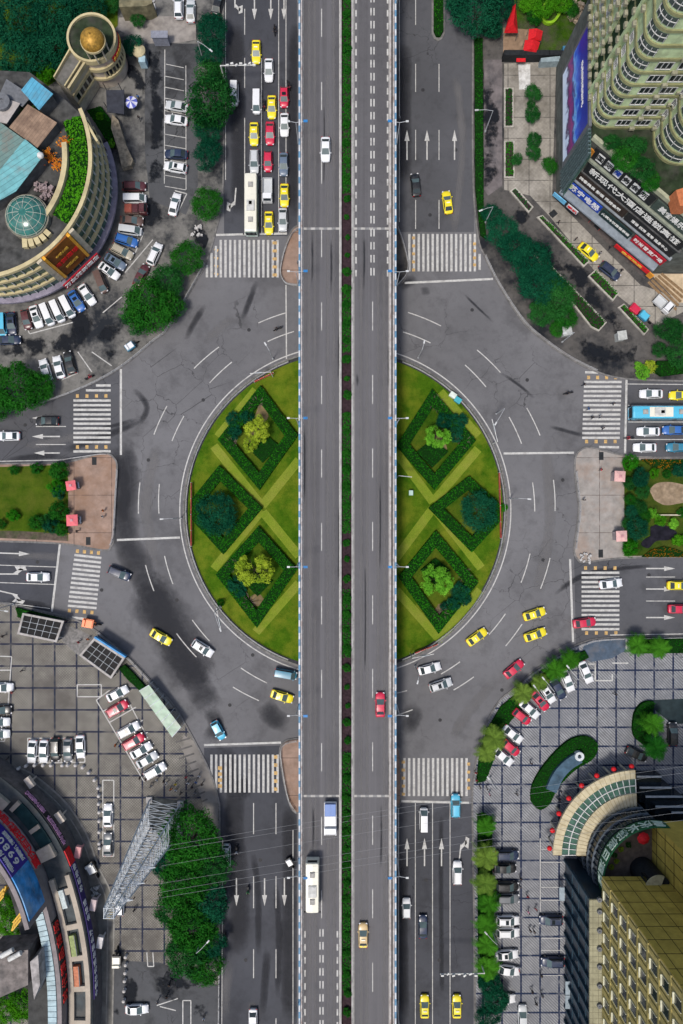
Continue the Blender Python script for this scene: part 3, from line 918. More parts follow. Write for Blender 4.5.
def leafy(poly, z0, z1, dens, lsize, seed, side=True):
    """leaves over the top and the sides of a hedge footprint (world points)"""
    rnd = random.Random(seed); mb = MB(); mb.tint = []
    xs = [p[0] for p in poly]; ys = [p[1] for p in poly]
    area = (max(xs) - min(xs)) * (max(ys) - min(ys))
    for i in range(int(area * dens)):
        p = (rnd.uniform(min(xs), max(xs)), rnd.uniform(min(ys), max(ys)))
        if inside(p, poly):
            cl = .5 + .5 * math.sin(p[0] * 1.3 + seed) * math.sin(p[1] * 1.1 + seed * 2)
            leaf(mb, (p[0], p[1], z1 + rnd.uniform(-.1, .16)), (0, 0, 1), lsize, rnd, .25 + .5 * cl * rnd.uniform(.5, 1))
    if side:
        for a, b in zip(poly, list(poly[1:]) + [poly[0]]):
            a = Vector(a[:2]); b = Vector(b[:2]); L = (b - a).length
            if L < .01: continue
            n = Vector((b.y - a.y, a.x - b.x, 0)).normalized()
            for i in range(int(L * (z1 - z0) * dens * .9)):
                q = a.lerp(b, rnd.random())
                leaf(mb, (q.x, q.y, rnd.uniform(z0 + .05, z1)), n, lsize, rnd, rnd.uniform(.2, .6))
    return mb
def hedge(px, h, mat, label, name='hedge', z=.13, dens=9, ls=.34, smooth=False, cat='hedge', group=None, kind=None, world=None):
    poly = world or wpts(spline(px + px[:1], 4)[:-1] if smooth else px)
    c = Vector((sum(p[0] for p in poly) / len(poly), sum(p[1] for p in poly) / len(poly), z))
    o = thing(name, label, cat, c, 0, group)
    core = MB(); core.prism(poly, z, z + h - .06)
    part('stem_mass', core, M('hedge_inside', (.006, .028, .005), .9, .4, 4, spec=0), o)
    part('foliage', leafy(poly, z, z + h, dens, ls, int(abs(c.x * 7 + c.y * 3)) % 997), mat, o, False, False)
    return o
# ------------------------------------------------------------------ planting on the round island
def hedge_ring(px, width, h, mat, label, clip=False):
    """square hedge with a lawn inside; px = outer corners"""
    out = wpts(px)
    A = sum((Vector(a).cross(Vector(b)) for a, b in zip(out, out[1:] + out[:1])))
    sg = 1 if A > 0 else -1
    inn = offset(out, width * sg, True)
    def cl(p):
        v = Vector(p) - Vector(C0)
        return tuple(Vector(C0) + v * min(1, (RI - 1.6) / max(.01, v.length)))
    def dens_(q): return [tuple(Vector(a).lerp(Vector(b), t / 8)) for a, b in zip(q, q[1:] + q[:1]) for t in range(8)]
    out, inn = dens_(out), dens_(inn)
    if clip: out = [cl(p) for p in out]; inn = [cl(p) for p in inn]
    c = Vector((sum(p[0] for p in out) / len(out), sum(p[1] for p in out) / len(out), .16))
    o = thing('square_hedge', label, 'hedge', c, 0, 'clipped square hedges on the round island')
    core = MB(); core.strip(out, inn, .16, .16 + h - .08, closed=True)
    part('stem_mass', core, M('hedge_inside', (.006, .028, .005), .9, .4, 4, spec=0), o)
    sd = int(abs(c.x * 7 + c.y * 3)) % 997
    rnd = random.Random(sd); mb = MB(); mb.tint = []
    xs = [p[0] for p in out]; ys = [p[1] for p in out]
    for i in range(int((max(xs) - min(xs)) * (max(ys) - min(ys)) * 13)):
        p = (rnd.uniform(min(xs), max(xs)), rnd.uniform(min(ys), max(ys)))
        if inside(p, out) and not inside(p, inn):
            cl_ = .5 + .5 * math.sin(p[0] * .9 + sd) * math.sin(p[1] * .7)
            leaf(mb, (*p, .16 + h + rnd.uniform(-.1, .12)), (0, 0, 1), .32, rnd, .2 + .5 * cl_ * rnd.random())
    for poly in (out, inn):
        for a, b in zip(poly, poly[1:] + poly[:1]):
            a = Vector(a); b = Vector(b); L = (b - a).length
            if L < .02: continue
            n = Vector((b.y - a.y, a.x - b.x, 0)).normalized()
            for i in range(int(L * h * 11)):
                q = a.lerp(b, rnd.random()); leaf(mb, (q.x, q.y, rnd.uniform(.2, .16 + h)), n, .32, rnd, rnd.uniform(.3, .7))
    part('foliage', mb, mat, o, False, False)
    # ground cover inside the square
    q = MB(); q.poly([(*p, .168) for p in inn]); structure('lawn_ground_cover', q, m_grass_dark)
D = {'NW': [(261, 386), (298, 436), (260, 490), (218.5, 440)], 'W': [(220, 465.5), (263, 508), (224, 554), (184, 510)],
     'SW': [(259, 526), (297.5, 569), (257.5, 627), (216.5, 574)],
     'NE': [(431.5, 390), (475, 441), (434, 490), (396, 446)], 'E': [(468, 476.5), (508, 512), (471, 552), (428, 508)],
     'SE': [(435, 530.5), (477.5, 582), (438, 633), (398, 576.5)]}
place = {'NW': 'upper left', 'W': 'far left', 'SW': 'lower left', 'NE': 'upper right', 'E': 'far right', 'SE': 'lower right'}
inn_txt = {'NW': 'round a yellow green tree and dark round shrubs', 'W': 'round one dark spreading tree by the rim', 'SW': 'round a broad yellow green tree and bare twigs',
           'NE': 'round a small bright green tree and dark shrubs', 'E': 'round one dark tree next to the red board', 'SE': 'round a light green tree with many small clumps'}
for k, px in D.items():
    hedge_ring(px, 2.1, 1.0, f_hedge_b, f'square hedge {inn_txt[k]}, {place[k]} on island', k in 'WE')
# mown light strips between the squares (a narrow sheet on the lawn)
gs = MB()
for d in [(214, 446, 262, 506), (262, 506, 299, 460), (262, 510, 214, 569), (263, 512, 299, 556), (396, 452, 433, 502), (433, 502, 478, 449), (433, 508, 396, 558), (434, 508, 481, 568), (256, 632, 299, 583), (396, 590, 440, 640), (438, 640, 480, 590), (218, 437, 256, 390), (478, 436, 440, 392)]:
    bar(gs, P(d[0], d[1]), P(d[2], d[3]), 1.75, 0, .17 + .0006 * len(gs.f))
structure('mown_grass_paths', gs, m_grass_strip)
sp = MB()
for (x, y, a, b) in [(255, 440, 9, 12), (436, 445, 10, 11), (257, 600, 8, 6), (443, 610, 9, 7), (262, 413, 6, 10)]:
    sp.poly([P(x + a * math.cos(t) * (1 + .2 * math.sin(3 * t)), y + b * math.sin(t)) + Vector((0, 0, .185)) for t in [i * .35 for i in range(18)]])
structure('bare_earth_ground', sp, M('dry_earth', (.16, .12, .06), .95, .3, 1.5))
# inner dark squares
for (cx_, cy_, s, who) in [(263, 446, 17, 'yellow green tree in the upper left square'), (432, 452, 16, 'bright green tree in the upper right square'), (258, 581, 15, 'yellow green tree in the lower left square'), (435, 570, 15, 'light green tree in the lower right square')]:
    hedge([(cx_, cy_ - s * .8), (cx_ + s, cy_), (cx_, cy_ + s), (cx_ - s, cy_)], .55, f_hedge, f'low dark bed of clipped shrubs under the {who}', 'shrub_bed', .17, 8, .3)
isl = 'trees on the round island'
tree('fluffy', 258, 429, 14, f_lime, 'yellow green clumpy tree in the upper left hedge square', .8, .16, group=isl)
tree('fluffy', 251, 444, 9, f_lime, 'small yellow green tree just below the larger one in the upper left square', .7, .16, group=isl)
tree('fluffy', 437, 437, 13, f_lime2, 'small bright green tree in the upper right hedge square', .8, .16, group=isl)
tree('fluffy', 253, 571, 18, f_lime, 'broad yellow green tree in the lower left hedge square', .7, .16, group=isl)
tree('fluffy', 437, 580, 17, f_lime2, 'light green tree of many clumps in the lower right hedge square', .7, .16, group=isl)
tree('dense', 217, 513, 22, f_teal, 'dark blue green spreading tree filling the far left hedge square', .6, .16, group=isl)
tree('dense', 479, 510, 20, f_teal, 'dark blue green spreading tree filling the far right hedge square', .6, .16, group=isl)
for (x, y, r_, t) in [(232, 418, 8, 'left'), (247, 417, 8, 'top right'), (235, 431, 8.5, 'lowest'), ]:
    tree('ball', x, y, r_, f_teal, f'dark round shrub, {t} of three beside the upper left yellow green tree', .7, .16, 'shrub', 'dark round shrubs on the island')
for (x, y, r_, t) in [(446, 421, 9, 'left'), (461, 420, 9, 'right'), (457, 434, 9, 'lowest')]:
    tree('ball', x, y, r_, f_teal, f'dark round shrub, {t} of three beside the upper right bright tree', .7, .16, 'shrub', 'dark round shrubs on the island')
for (x, y, r_, t) in [(235, 584, 9, 'larger'), (241, 592, 7, 'smaller')]:
    tree('ball', x, y, r_, f_teal, f'dark shrub, {t} of two left of the lower left yellow green tree', .7, .16, 'shrub', 'dark round shrubs on the island')
for (x, y, r_, t) in [(461, 592, 9, 'upper right'), (455, 603, 9, 'middle'), (466, 600, 7, 'outer'), (446, 607, 6, 'lower')]:
    tree('ball', x, y, r_, f_teal, f'dark shrub, {t} of four below the lower right light green tree', .7, .16, 'shrub', 'dark round shrubs on the island')
tree('ball', 504, 508, 5, f_hedge_b, 'small green shrub at the rim next to the right red board', .7, .16, 'shrub')
tree('ball', 221, 603, 4, f_hedge, 'small dark shrub beside the lamp post on the lower left rim', .8, .16, 'shrub')
def bare_shrub(px, py, rpx, label):
    rnd = random.Random(int(px)); mb = MB(); p = P(px, py, .5); r_ = rpx * MPP
    for k in range(11):
        a = k * .6 + rnd.uniform(-.2, .2); l_ = r_ * rnd.uniform(.6, 1)
        e = Vector((p.x + math.cos(a) * l_, p.y + math.sin(a) * l_, rnd.uniform(.9, 1.8)))
        s0 = Vector((p.x, p.y, .16)); mb.tube(s0, e, .06, 4, 0, .02)
        for j in range(4):
            m_ = s0.lerp(e, .4 + .15 * j); b_ = a + rnd.uniform(-1, 1)
            mb.tube(m_, m_ + Vector((math.cos(b_) * l_ * .35, math.sin(b_) * l_ * .35, .25)), .03, 3, 0, .012)
    single('bare_shrub', mb, m_twig, label, 'shrub', 'bare shrubs on the island')
for x, y, r_, t in [(257, 404, 9, 'at the top of the upper left hedge square'), (231, 443, 7, 'in the left corner of the upper left square'), (436, 404, 9, 'at the top of the upper right hedge square'), (463, 442, 8, 'in the right corner of the upper right square'),
                 (250, 602, 10, 'in the bottom of the lower left hedge square'), (234, 566, 8, 'in the left corner of the lower left square'), (464, 574, 8, 'in the right corner of the lower right square'), (440, 612, 8, 'in the bottom of the lower right square')]:
    bare_shrub(x, y, r_, f'leafless twiggy shrub {t}')

# median planting on the flyover: round clipped bushes with low ground cover between
gm = MB(); gm.tint = []; rnd = random.Random(5)
xm0, xm1 = dx(342.6), dx(350.4)
for i in range(16000):
    y = rnd.uniform(-140, 140)
    if math.sin(y * .21) + math.sin(y * .083 + 1) * .8 < -.25: continue
    x = rnd.uniform(xm0, xm1)
    leaf(gm, (x, y, ZD - .2 + rnd.uniform(0, .3)), (0, 0, 1), .34, rnd, rnd.random())
o = link('median_ground_cover', gm.mesh('median_ground_cover', f_mid, recalc=False)); o['kind'] = 'stuff'
bush = None; n = 0
bm_, _t = tree_mesh('ball', 0)
bmesh_ = bm_.copy(); bmesh_.materials.clear(); bmesh_.materials.append(f_mid)
y = -8
while y < 1040:
    p = P(346.8 + random.uniform(-1, 1), y, ZD + .6)
    o = thing('median_bush', 'round clipped green bush in the planted median between the flyover carriageways', 'bush', (p.x, p.y, ZD - .25), random.uniform(0, 6), 'round bushes along the flyover median')
    link('crown', bmesh_, o); link('stem', _t, o)
    s = .85 * random.choice([.7, .9, 1, 1.05, 1.15]) * random.uniform(.9, 1.1); o.scale = (s, s, s * .8)
    y += 18.4 + random.uniform(-2.5, 2.5)

# ------------------------------------------------------------------ trees elsewhere
grp = 'trees in the dark wood at the top left'
for i, (x, y, r_, m, t) in enumerate([(14, 14, 26, f_teal, 'in the very corner'), (52, 10, 24, f_teal, 'second along the top edge'), (86, 6, 17, f_teal, 'third along the top edge, above the round tower'), (22, 52, 24, f_teal, 'at the left edge below the corner'),
     (50, 44, 20, f_teal, 'between the corner and the round tower'), (6, 78, 12, f_teal, 'lowest at the left edge by the blue shed'), (72, 24, 13, f_teal, 'touching the left side of the round tower'), (58, 60, 10, f_dark, 'just above the bright green tree')]):
    tree('dense', x, y, r_ * 1.12, m, f'dark teal tree {t}, top left wood', .8, .1, group=grp)
tree('broad', 46, 72, 11, f_bright, 'bright green tree between the dark wood and the blue shed roof', 1, .1)
tree('dense', 112, 3, 9, f_dark, 'dark small tree at the top edge right of the round tower', .8, .1)
tree('dense', 138, 19, 8, f_dark, 'dark bush behind the low roof at the top left lane', .8, .1)
tree('broad', 133, 45, 10, f_teal, 'dark tree beside the round tower and the small booth', .8, .1)
tree('dense', 120, 51, 7, f_dark, 'small dark tree touching the right side of the round tower', .8, .1)
grp = 'trees along the pavement of the upper left road'
for x, y, r_, k, t in [(212, 28, 16, 'dense', 'topmost of the row'), (210, 52, 13, 'dense', 'second from the top of the row'), (212, 75, 13, 'broad', 'third from the top of the row'), (209, 102, 21, 'broad', 'largest of the row'),
                       (206, 128, 13, 'dense', 'below the largest of the row'), (208, 152, 14, 'dense', 'sixth from the top of the row')]:
    tree(k, x, y, r_ * 1.18, f_teal if k == 'dense' else f_dark, f'dark green tree, {t} on the upper left road', .8, .13, group=grp)
tree('dense', 207, 202, 17, f_mid, 'mid green rounded tree beside the white bus on the upper left road', .8, .13, group=grp)
for x, y, r_, m, t in [(187, 256, 15, f_mid, 'nearest the upper left zebra'), (166, 282, 17, f_dark, 'second from the zebra'), (150, 304, 25, f_mid, 'large one on the roundabout corner'), (137, 316, 14, f_dark, 'lower end of the clump'), (168, 306, 14, f_mid, 'on the kerb side of the clump')]:
    tree('dense', x, y, r_ * 1.18, m, f'green tree {t}, on the upper left corner', .75, .13, group='trees on the upper left corner of the roundabout')
for x, y, r_, t in [(12, 386, 27, 'large one at the left edge'), (38, 388, 18, 'right hand one next to the white parked car'), (-6, 402, 20, 'one cut by the left edge')]:
    tree('dense', x, y, r_, f_mid, f'green dense tree, {t}, beside the west road', .75, .13, group='trees beside the west road')
gW = 'shrubs on the left lawn'
for x, y, r_, m, t in [(56, 470, 11, f_mid, 'top of the column next to the pink kiosk'), (55, 486, 9, f_hedge_b, 'above the upper pink kiosk level'), (57, 492, 8, f_teal, 'right beside the upper pink kiosk'), (56, 512, 11, f_mid, 'between the two kiosks'), (50, 526, 9, f_teal, 'left of the lower pink kiosk'), (60, 529, 8, f_mid, 'lowest of the column'), (46, 520, 8, f_dark, 'left side of the column'),
                       (35, 468, 7, f_mid, 'alone near the upper kerb'), (35, 523, 8, f_mid, 'alone near the lower kerb'), (13, 470, 6, f_mid, 'small one at the upper left'), (12, 516, 7, f_hedge_b, 'small one at the lower left'), (1, 524, 5, f_mid, 'smallest at the left edge')]:
    tree('ball', x, y, r_, m, f'dark green shrub, {t}, on the left lawn', .9, .15, 'shrub', gW)
gS = 'big trees beside the lower left road'
for x, y, r_, t in [(190, 842, 27, 'topmost one by the stairs and mast'), (170, 866, 18, 'one behind the mast on the left side'), (206, 868, 21, 'road side one under the power lines'), (184, 888, 26, 'central one'), (207, 905, 20, 'one beside the street lamp'), (172, 912, 17, 'left one facing the square'),
                     (190, 930, 25, 'second central one'), (208, 948, 16, 'lower road side one'), (186, 958, 21, 'lower central one'), (204, 970, 17, 'lowest one by the yard entrance')]:
    tree('dense', x, y, r_ * 1.18, (f_dark, f_mid, f_teal)[_tv[0] % 3], f'dark green tree, {t} in the big clump', .8, .13, group=gS)
gN = 'trees along the upper right road'
for x, y, r_, t in [(478, 6, 27, 'large one at the top edge'), (458, 2, 14, 'small one at the top left of the clump'), (500, 4, 16, 'one next to the red tent'), (492, 28, 12, 'lower one by the red tent')]:
    tree('dense', x, y, r_, f_teal, f'dark blue green tree, {t}, upper right road', .8, .13, group=gN)
for i, (x, y, r_, m) in enumerate([(492, 214, 11, f_teal), (502, 231, 17, f_teal), (516, 246, 20, f_teal), (532, 260, 22, f_teal), (541, 281, 24, f_teal), (556, 297, 21, f_dark), (543, 312, 15, f_dark), (566, 316, 14, f_mid), (558, 329, 9, f_mid)]):
    tree('dense', x, y, r_, m, f'dark green tree, {ORDW[i]} from the top in the chain along the upper right kerb', .7, .13, group='chain of trees on the upper right corner')
for x, y, r_, t in [(672, 330, 15, 'at the right edge above the bright bushes'), (682, 352, 15, 'lower one at the right edge'), (660, 350, 8, 'small one left of the bright bushes')]:
    tree('dense', x, y, r_, f_dark, f'dark green tree, {t}, beside the east road', .8, .13, group='trees beside the east road')
for x, y, r_, t in [(645, 372, 8, 'left'), (652, 366, 7, 'upper'), (639, 366, 5, 'smallest')]:
    tree('ball', x, y, r_, f_lime2 if t != 'upper' else f_lime, f'bright yellow green bush, {t} of three by the east road corner', .8, .13, 'bush', 'bright bushes by the east road')
hedge([(655, 362), (683, 362), (683, 374), (660, 377), (652, 372)], .9, f_hedge, 'dark low hedge beside the bright bushes at the east road')
gP = 'small trees on the pale forecourt'
for x, y, r_, t in [(533, 93, 8.5, 'topmost'), (533, 114, 8.5, 'second'), (531, 104, 4, 'smallest'), (534, 140, 8, 'third'), (534, 153, 8, 'fourth'), (550, 166, 8, 'olive one by the podium corner'), (517, 160, 6, 'one by the planter')]:
    tree('broad', x, y, r_, f_dark if 'olive' not in t else f_mid, f'small dark tree, {t} on the pale forecourt by the screen', .8, .13, group=gP)
# east garden
for x, y, r_, m, t in [(632, 463, 9, f_hedge_b, 'bright clipped ball in the upper corner'), (632, 548, 9.5, f_hedge_b, 'bright clipped ball in the lower corner')]:
    tree('ball', x, y, r_, m, f'{t} of the right garden', .7, .15, 'shrub', 'clipped balls in the right garden')
for x, y, r_, m, t in [(641, 478, 10, f_teal, 'upper right one'), (630, 484, 7, f_dark, 'upper left one'), (643, 492, 8, f_dark, 'one above the middle'), (631, 500, 7, f_mid, 'light middle one'), (641, 507, 8, f_dark, 'middle one'), (632, 512, 8, f_teal, 'middle left one'), (645, 517, 7, f_mid, 'one by the yellow bushes'), (638, 528, 12, f_teal, 'largest grey green one'), (628, 523, 7, f_dark, 'lower left one')]:
    tree('dense', x, y, r_, m, f'dark round shrub, {t} beside the pale kiosks', .8, .15, 'shrub', 'shrubs beside the right kiosks')
for x, y, r_, m, t in [(653, 513, 6, f_lime2, 'left of the bare ground'), (674, 524, 6, f_lime2, 'below the bare ground'), (662, 520, 6, f_bright, 'in the middle'), (655, 473, 6, f_bright, 'above the bare ground'), (668, 474, 5, f_mid, 'above and right of the bare ground'), (681, 470, 8, f_teal, 'dark one at the upper right edge'), (679, 540, 7, f_bright, 'at the lower right edge'), (682, 512, 5, f_mid, 'right of the bare ground')]:
    tree('ball', x, y, r_, m, f'garden shrub {t} in the right garden', .7, .15, 'shrub', 'loose shrubs in the right garden')
# palms in the lower right
f_leafpalm = foliage('leaf_palm_green', (.008, .055, .004), (.045, .16, .012))
gT = 'palms along the kerb of the lower right court'
for i, (x, y, r_) in enumerate([(571, 660, 13), (556, 670, 14), (540, 683, 11.5), (523.5, 693, 13.5), (494, 738, 15.5), (487, 753, 12.5)]):
    tree('palm', x, y, r_ * 1.12, f_palm if i > 1 else f_leafpalm, f'feathery palm, {ORDW[i]} from the top along the curved kerb of the lower right court', .85, .13, 'palm', gT)
for x, y, r_, t in [(638, 645, 13.5, 'left'), (660, 648, 13, 'right')]:
    tree('palm', x, y, r_ * 1.12, f_leafpalm, f'green feathery palm, {t} of two beside the lower right road', .85, .13, 'palm', gT)
for i, (x, y, r_) in enumerate([(486, 826, 13), (486, 857, 16), (485, 883, 16), (489, 903, 14), (487, 925, 14.5), (487, 944, 14.5), (488, 967, 16)]):
    tree('palm', x, y, r_ * 1.12, f_palm if i in (1, 2) else f_leafpalm, f'feathery palm, {ORDW[i]} from the top in the column left of the parked cars', .85, .13, 'palm', gT)
for x, y, r_, t in [(490, 985, 13, 'upper'), (497, 1003, 15, 'middle'), (488, 1020, 14, 'lowest')]:
    tree('dense', x, y, r_, f_teal, f'dark bushy tree, {t} of three below the palm column', .8, .13, group='dark trees below the palms')
for x, y, r_, m, t in [(653, 724, 16, f_leafpalm, 'lighter upper'), (656, 748, 17, f_mid, 'darker lower')]:
    tree('palm', x, y, r_, m, f'broad feathery palm, {t} of two over the oval bed', .85, .13, 'palm')
for x, y, r_, t in [(8, 925, 15, 'upper'), (4, 905, 12, 'hidden'), (22, 1006, 17, 'lower'), (2, 1012, 16, 'corner')]:
    tree('dense', x, y, r_, f_bright, f'green bushy tree, {t} one behind the curved arcade at the lower left edge', .8, .13, group='trees behind the lower left arcade')
# strips of planting along kerbs
hd = 'low planting strips along kerbs'
hedge([(500, 706), (520, 690), (545, 671), (570, 657), (584, 650), (588, 657), (566, 668), (540, 688), (518, 710), (505, 727), (493, 760), (485, 780), (476, 782), (478, 760), (486, 730)], .5, f_hedge, 'dark curved strip of ground cover under the palms', 'planting_strip', .13, 8, .36, group=hd)
hedge([(477, 814), (483, 812), (492, 818), (491, 860), (494, 905), (491, 950), (494, 985), (478, 985)], .5, f_hedge, 'long dark strip of ground cover under the palm column', 'planting_strip', .13, 6, .36, group=hd)
hedge([(628, 637.5), (745, 637), (745, 652), (632, 653)], .5, f_hedge, 'dark strip of ground cover under the two palms', 'planting_strip', .13, 6, .36, group=hd)
hedge([(474, 40), (482, 40), (483, 215), (486, 240), (480, 236), (475, 190)], .6, f_hedge, 'narrow dark hedge along the kerb of the upper right road', 'planting_strip', .13, 7, .34, group=hd)
hedge([(17, 607), (50, 615), (66, 619), (60, 625), (20, 617)], .7, f_mid, 'green strip behind the first station entrance', 'planting_strip', .13, 8, .34, group=hd)
hedge([(126, 664), (134, 672), (150, 690), (143, 692), (128, 678), (120, 668)], .7, f_mid, 'green wedge of shrubs between the station entrance and glass canopy', 'planting_strip', .13, 8, .34, group=hd)
hedge([(433.5, -60), (442.8, -60), (442.8, 33), (440, 38), (436, 38), (433.5, 33)], .6, f_hedge_b, 'narrow green hedge on the divider of the upper right road', 'planting_strip', .15, 8, .3, group=hd)
e = wpts([(431.5, -200), (431.5, 34), (434, 39.5), (438, 41.5), (442, 39.5), (444.5, 34), (444.5, -200)])
q = MB(); q.prism(e, 0, .14); structure('divider_pavement', q, m_kerb)
# bean-shaped hedge round the sunken stair, oval bed
bean = [(530, 800), (531, 785), (540, 768), (555, 750), (570, 738), (585, 735), (595, 741), (596, 750), (590, 759), (575, 768), (558, 785), (548, 803), (538, 808)]
hedge(bean, .75, f_hedge, 'bean shaped dark hedge round the glass roofed stair in the lower right court', 'bean_hedge', .13, 9, .34, True)
hedge([(631, 728), (633, 712), (641, 702), (652, 701), (651, 712), (648, 745), (640, 742), (633, 736)], .8, f_hedge, 'dark half oval hedge left of the two palms in the court', 'oval_hedge', .13, 9, .34, True)
# white edged planters on the upper right corner
def planter(px, label, leafmat=f_hedge_b, h=.5, kw=.3):
    poly = wpts(px); A = sum((Vector(a).cross(Vector(b)) for a, b in zip(poly, poly[1:] + poly[:1])))
    sg = 1 if A > 0 else -1
    inn = offset(poly, kw * sg, True)
    c = (*(sum((Vector(p) for p in poly), Vector((0, 0))) / len(poly)), .13)
    o = thing('planter', label, 'planter', c, 0, 'pale edged planters on the upper right corner')
    k = MB(); k.strip(poly, inn, .13, .5, closed=True); part('edging', k, M('planter_stone', (.36, .34, .30), .8, .2, 2, dirt=(.14, .13, .12)), o)
    s = MB(); s.prism(inn, .13, .42); part('soil_bed', s, m_soil, o)
    part('foliage', leafy(inn, .4, .4 + h, 20, .32, int(px[0][0])), leafmat, o, False, False)
planter([(509, 192), (515, 188), (533, 208), (528, 214)], 'short planter of brown twigs at the top of the planter row', f_dark, .2)
planter([(536, 218), (542, 216), (589, 262), (583, 268)], 'longest green planter beside the yellow car')
planter([(587, 277), (595, 270), (618, 294), (612, 302)], 'middle green planter beside the dark car')
planter([(617, 308), (623, 304), (648, 330), (643, 336)], 'lowest short green planter by the red cart')
planter([(533, 255), (537, 252), (606, 323), (598, 332), (590, 328)], 'long dark planter wedge below the chain of trees', f_hedge, .6)
planter([(503.5, 89), (513, 89), (513, 128.5), (503.5, 128.5)], 'upper rectangular planter on the pale forecourt', f_mid, .3)
planter([(503.5, 142), (514, 142), (514, 179), (503.5, 179)], 'lower rectangular planter on the pale forecourt', f_hedge_b, .3)
# ------------------------------------------------------------------ buildings
m_cream = M('cream_render', (.47, .40, .23), .75, .15, 1, dirt=(.21, .17, .10), dirt_scale=.5)
m_creamw = M('cream_white_wall', (.46, .41, .31), .7, .15, 1, dirt=(.18, .17, .155), dirt_scale=.6)
m_glz = M('green_glazing', (.05, .105, .08), .25, .4, .8, spec=.3)
m_glz_dark = M('dark_glazing', (.008, .013, .017), .12, .4, .6, spec=.5)
m_glz_blue = M('blue_dark_cladding', (.008, .022, .038), .3, .35, .5, spec=.5)
m_gold = M('gold_dome', (.34, .19, .035), .45, .35, 3, metal=.25, dirt=(.12, .08, .02), dirt_scale=1)
m_roofdk = M('roof_felt', (.06, .06, .058), .9, .4, .7, dirt=(.018, .02, .02), dirt_scale=.3)
m_roofgr = M('roof_moss', (.022, .034, .017), .95, .5, .7, dirt=(.06, .055, .05), dirt_scale=.3)
m_red = M('sign_red', (.34, .012, .025), .6, .2, 2)
m_redb = M('sign_bright_red', (.52, .015, .02), .55, .2, 2)
m_sblue = M('sign_blue', (.012, .05, .33), .5, .2, 2)
m_sdark = M('sign_dark', (.018, .020, .022), .6, .3, 2)
m_sbrown = M('sign_brown', (.035, .026, .022), .6, .3, 2)
m_lett = M('letter_white', (.66, .66, .64), .5, .05, 2)
m_lettg = M('letter_gold', (.62, .38, .06), .5, .1, 2)
m_lettr = M('letter_red', (.55, .02, .02), .5, .1, 2)
m_steel = M('grey_steel', (.12, .125, .135), .5, .2, 2)
m_galv = M('galvanised_steel', (.50, .53, .55), .55, .2, 2)
m_white_paint = M('white_paint', (.55, .55, .53), .55, .15, 3, dirt=(.25, .24, .22), dirt_scale=.8)

def corrug(name, col, rust, ang, step=.5):
    m, nt, b = nodes_of(name)
    v = pos(nt, (1, 1, 1), ang)
    sp = nd(nt, 'ShaderNodeSeparateXYZ'); nt.links.new(v, sp.inputs[0])
    l = grid_line(nt, sp.outputs[0], step, step * .14, 0)
    c = mixc(nt, ramp(nt, noise(nt, v, .6, 6, .7), .35, .7), [x * .75 for x in col], [x * 1.15 for x in col])
    c = mixc(nt, math_node(nt, 'MULTIPLY', ramp(nt, noise(nt, v, .28, 6, .7), .5, .68), .85), c, rust)
    c = mixc(nt, math_node(nt, 'MULTIPLY', l, .55), c, [x * .3 for x in col])
    nt.links.new(c, b.inputs['Base Color']); b.inputs['Roughness'].default_value = .55
    MATS[name] = m
    return m
# ---- curved building, left
cb_c = P(9, 195)[:2]; cb_r = 109 * MPP; CBZ = 14.2
B1 = thing('curved_building', 'curved cream building with four rounded bands of green glass at the upper left', 'building', (cb_c[0], cb_c[1], .13))
A0, A1 = -135, 24
def arcp(r, a0, a1, n=40): return [(cb_c[0] + r * math.cos(R(a0 + (a1 - a0) * i / n)), cb_c[1] + r * math.sin(R(a0 + (a1 - a0) * i / n))) for i in range(n + 1)]
w = MB(); w.strip(arcp(cb_r - .55, A0, A1), arcp(cb_r - 4.0, A0, A1), .13, CBZ - .2); part('wall', w, m_creamw, B1)
for i in range(4):
    zb = 2.9 + i * 3.0
    gq = MB(); gq.strip(arcp(cb_r - .3, A0, A1), arcp(cb_r - .54, A0, A1), zb + .01, zb + 2.25); part('glazing_band', gq, m_glz, B1)
    bd = MB(); bd.strip(arcp(cb_r + .12, A0, A1), arcp(cb_r - .56, A0, A1), zb + 2.25, zb + 2.98); part('cornice', bd, m_cream, B1)
    mu = MB()
    for k in range(36):
        a = R(A0 + (A1 - A0) * (k + .5) / 36); r_ = cb_r - .2
        mu.box((cb_c[0] + r_ * math.cos(a), cb_c[1] + r_ * math.sin(a), zb + 1.12), (.3, .12, 2.2), a)
    part('mullions', mu, m_white_paint, B1)
cn = MB(); cn.strip(arcp(cb_r + .75, A0, A1), arcp(cb_r - .4, A0, A1), 2.3, 2.88); part('ground_canopy', cn, M('canopy_mauve', (.22, .20, .25), .5, .2, 1, dirt=(.10, .09, .12)), B1)
rf = MB(); rf.strip(arcp(cb_r - .56, A0, A1), arcp(cb_r - 4.0, A0, A1), CBZ - .19, CBZ - .12); part('roof', rf, m_roofdk, B1)
# inner roof (plant deck) over everything inside the arc
poly = arcp(cb_r - 4.2, A0, A1) + [tuple(P(86, 118, CBZ)[:2]), tuple(P(62, 96, CBZ)[:2]), tuple(P(28, 70, CBZ)[:2]), tuple(P(-160, 60, CBZ)[:2]), tuple(P(-160, 240, CBZ)[:2])]
rf = MB(); rf.prism(poly, .13, CBZ - .6); part('roof_deck', rf, m_roofdk, B1)
ir = 13.6 * 1.0
pw = MB(); pw.strip(arcp(17.7, -50, 8), arcp(16.8, -50, 8), CBZ - .6, CBZ + 1.3); part('inner_parapet', pw, m_cream, B1)
pw = MB(); pw.strip([tuple(P(99, 142, CBZ)[:2]), tuple(P(83, 114, CBZ)[:2])], [tuple(P(97, 143, CBZ)[:2]), tuple(P(81, 115, CBZ)[:2])], CBZ - .6, CBZ + .5); part('parapet', pw, m_cream, B1)
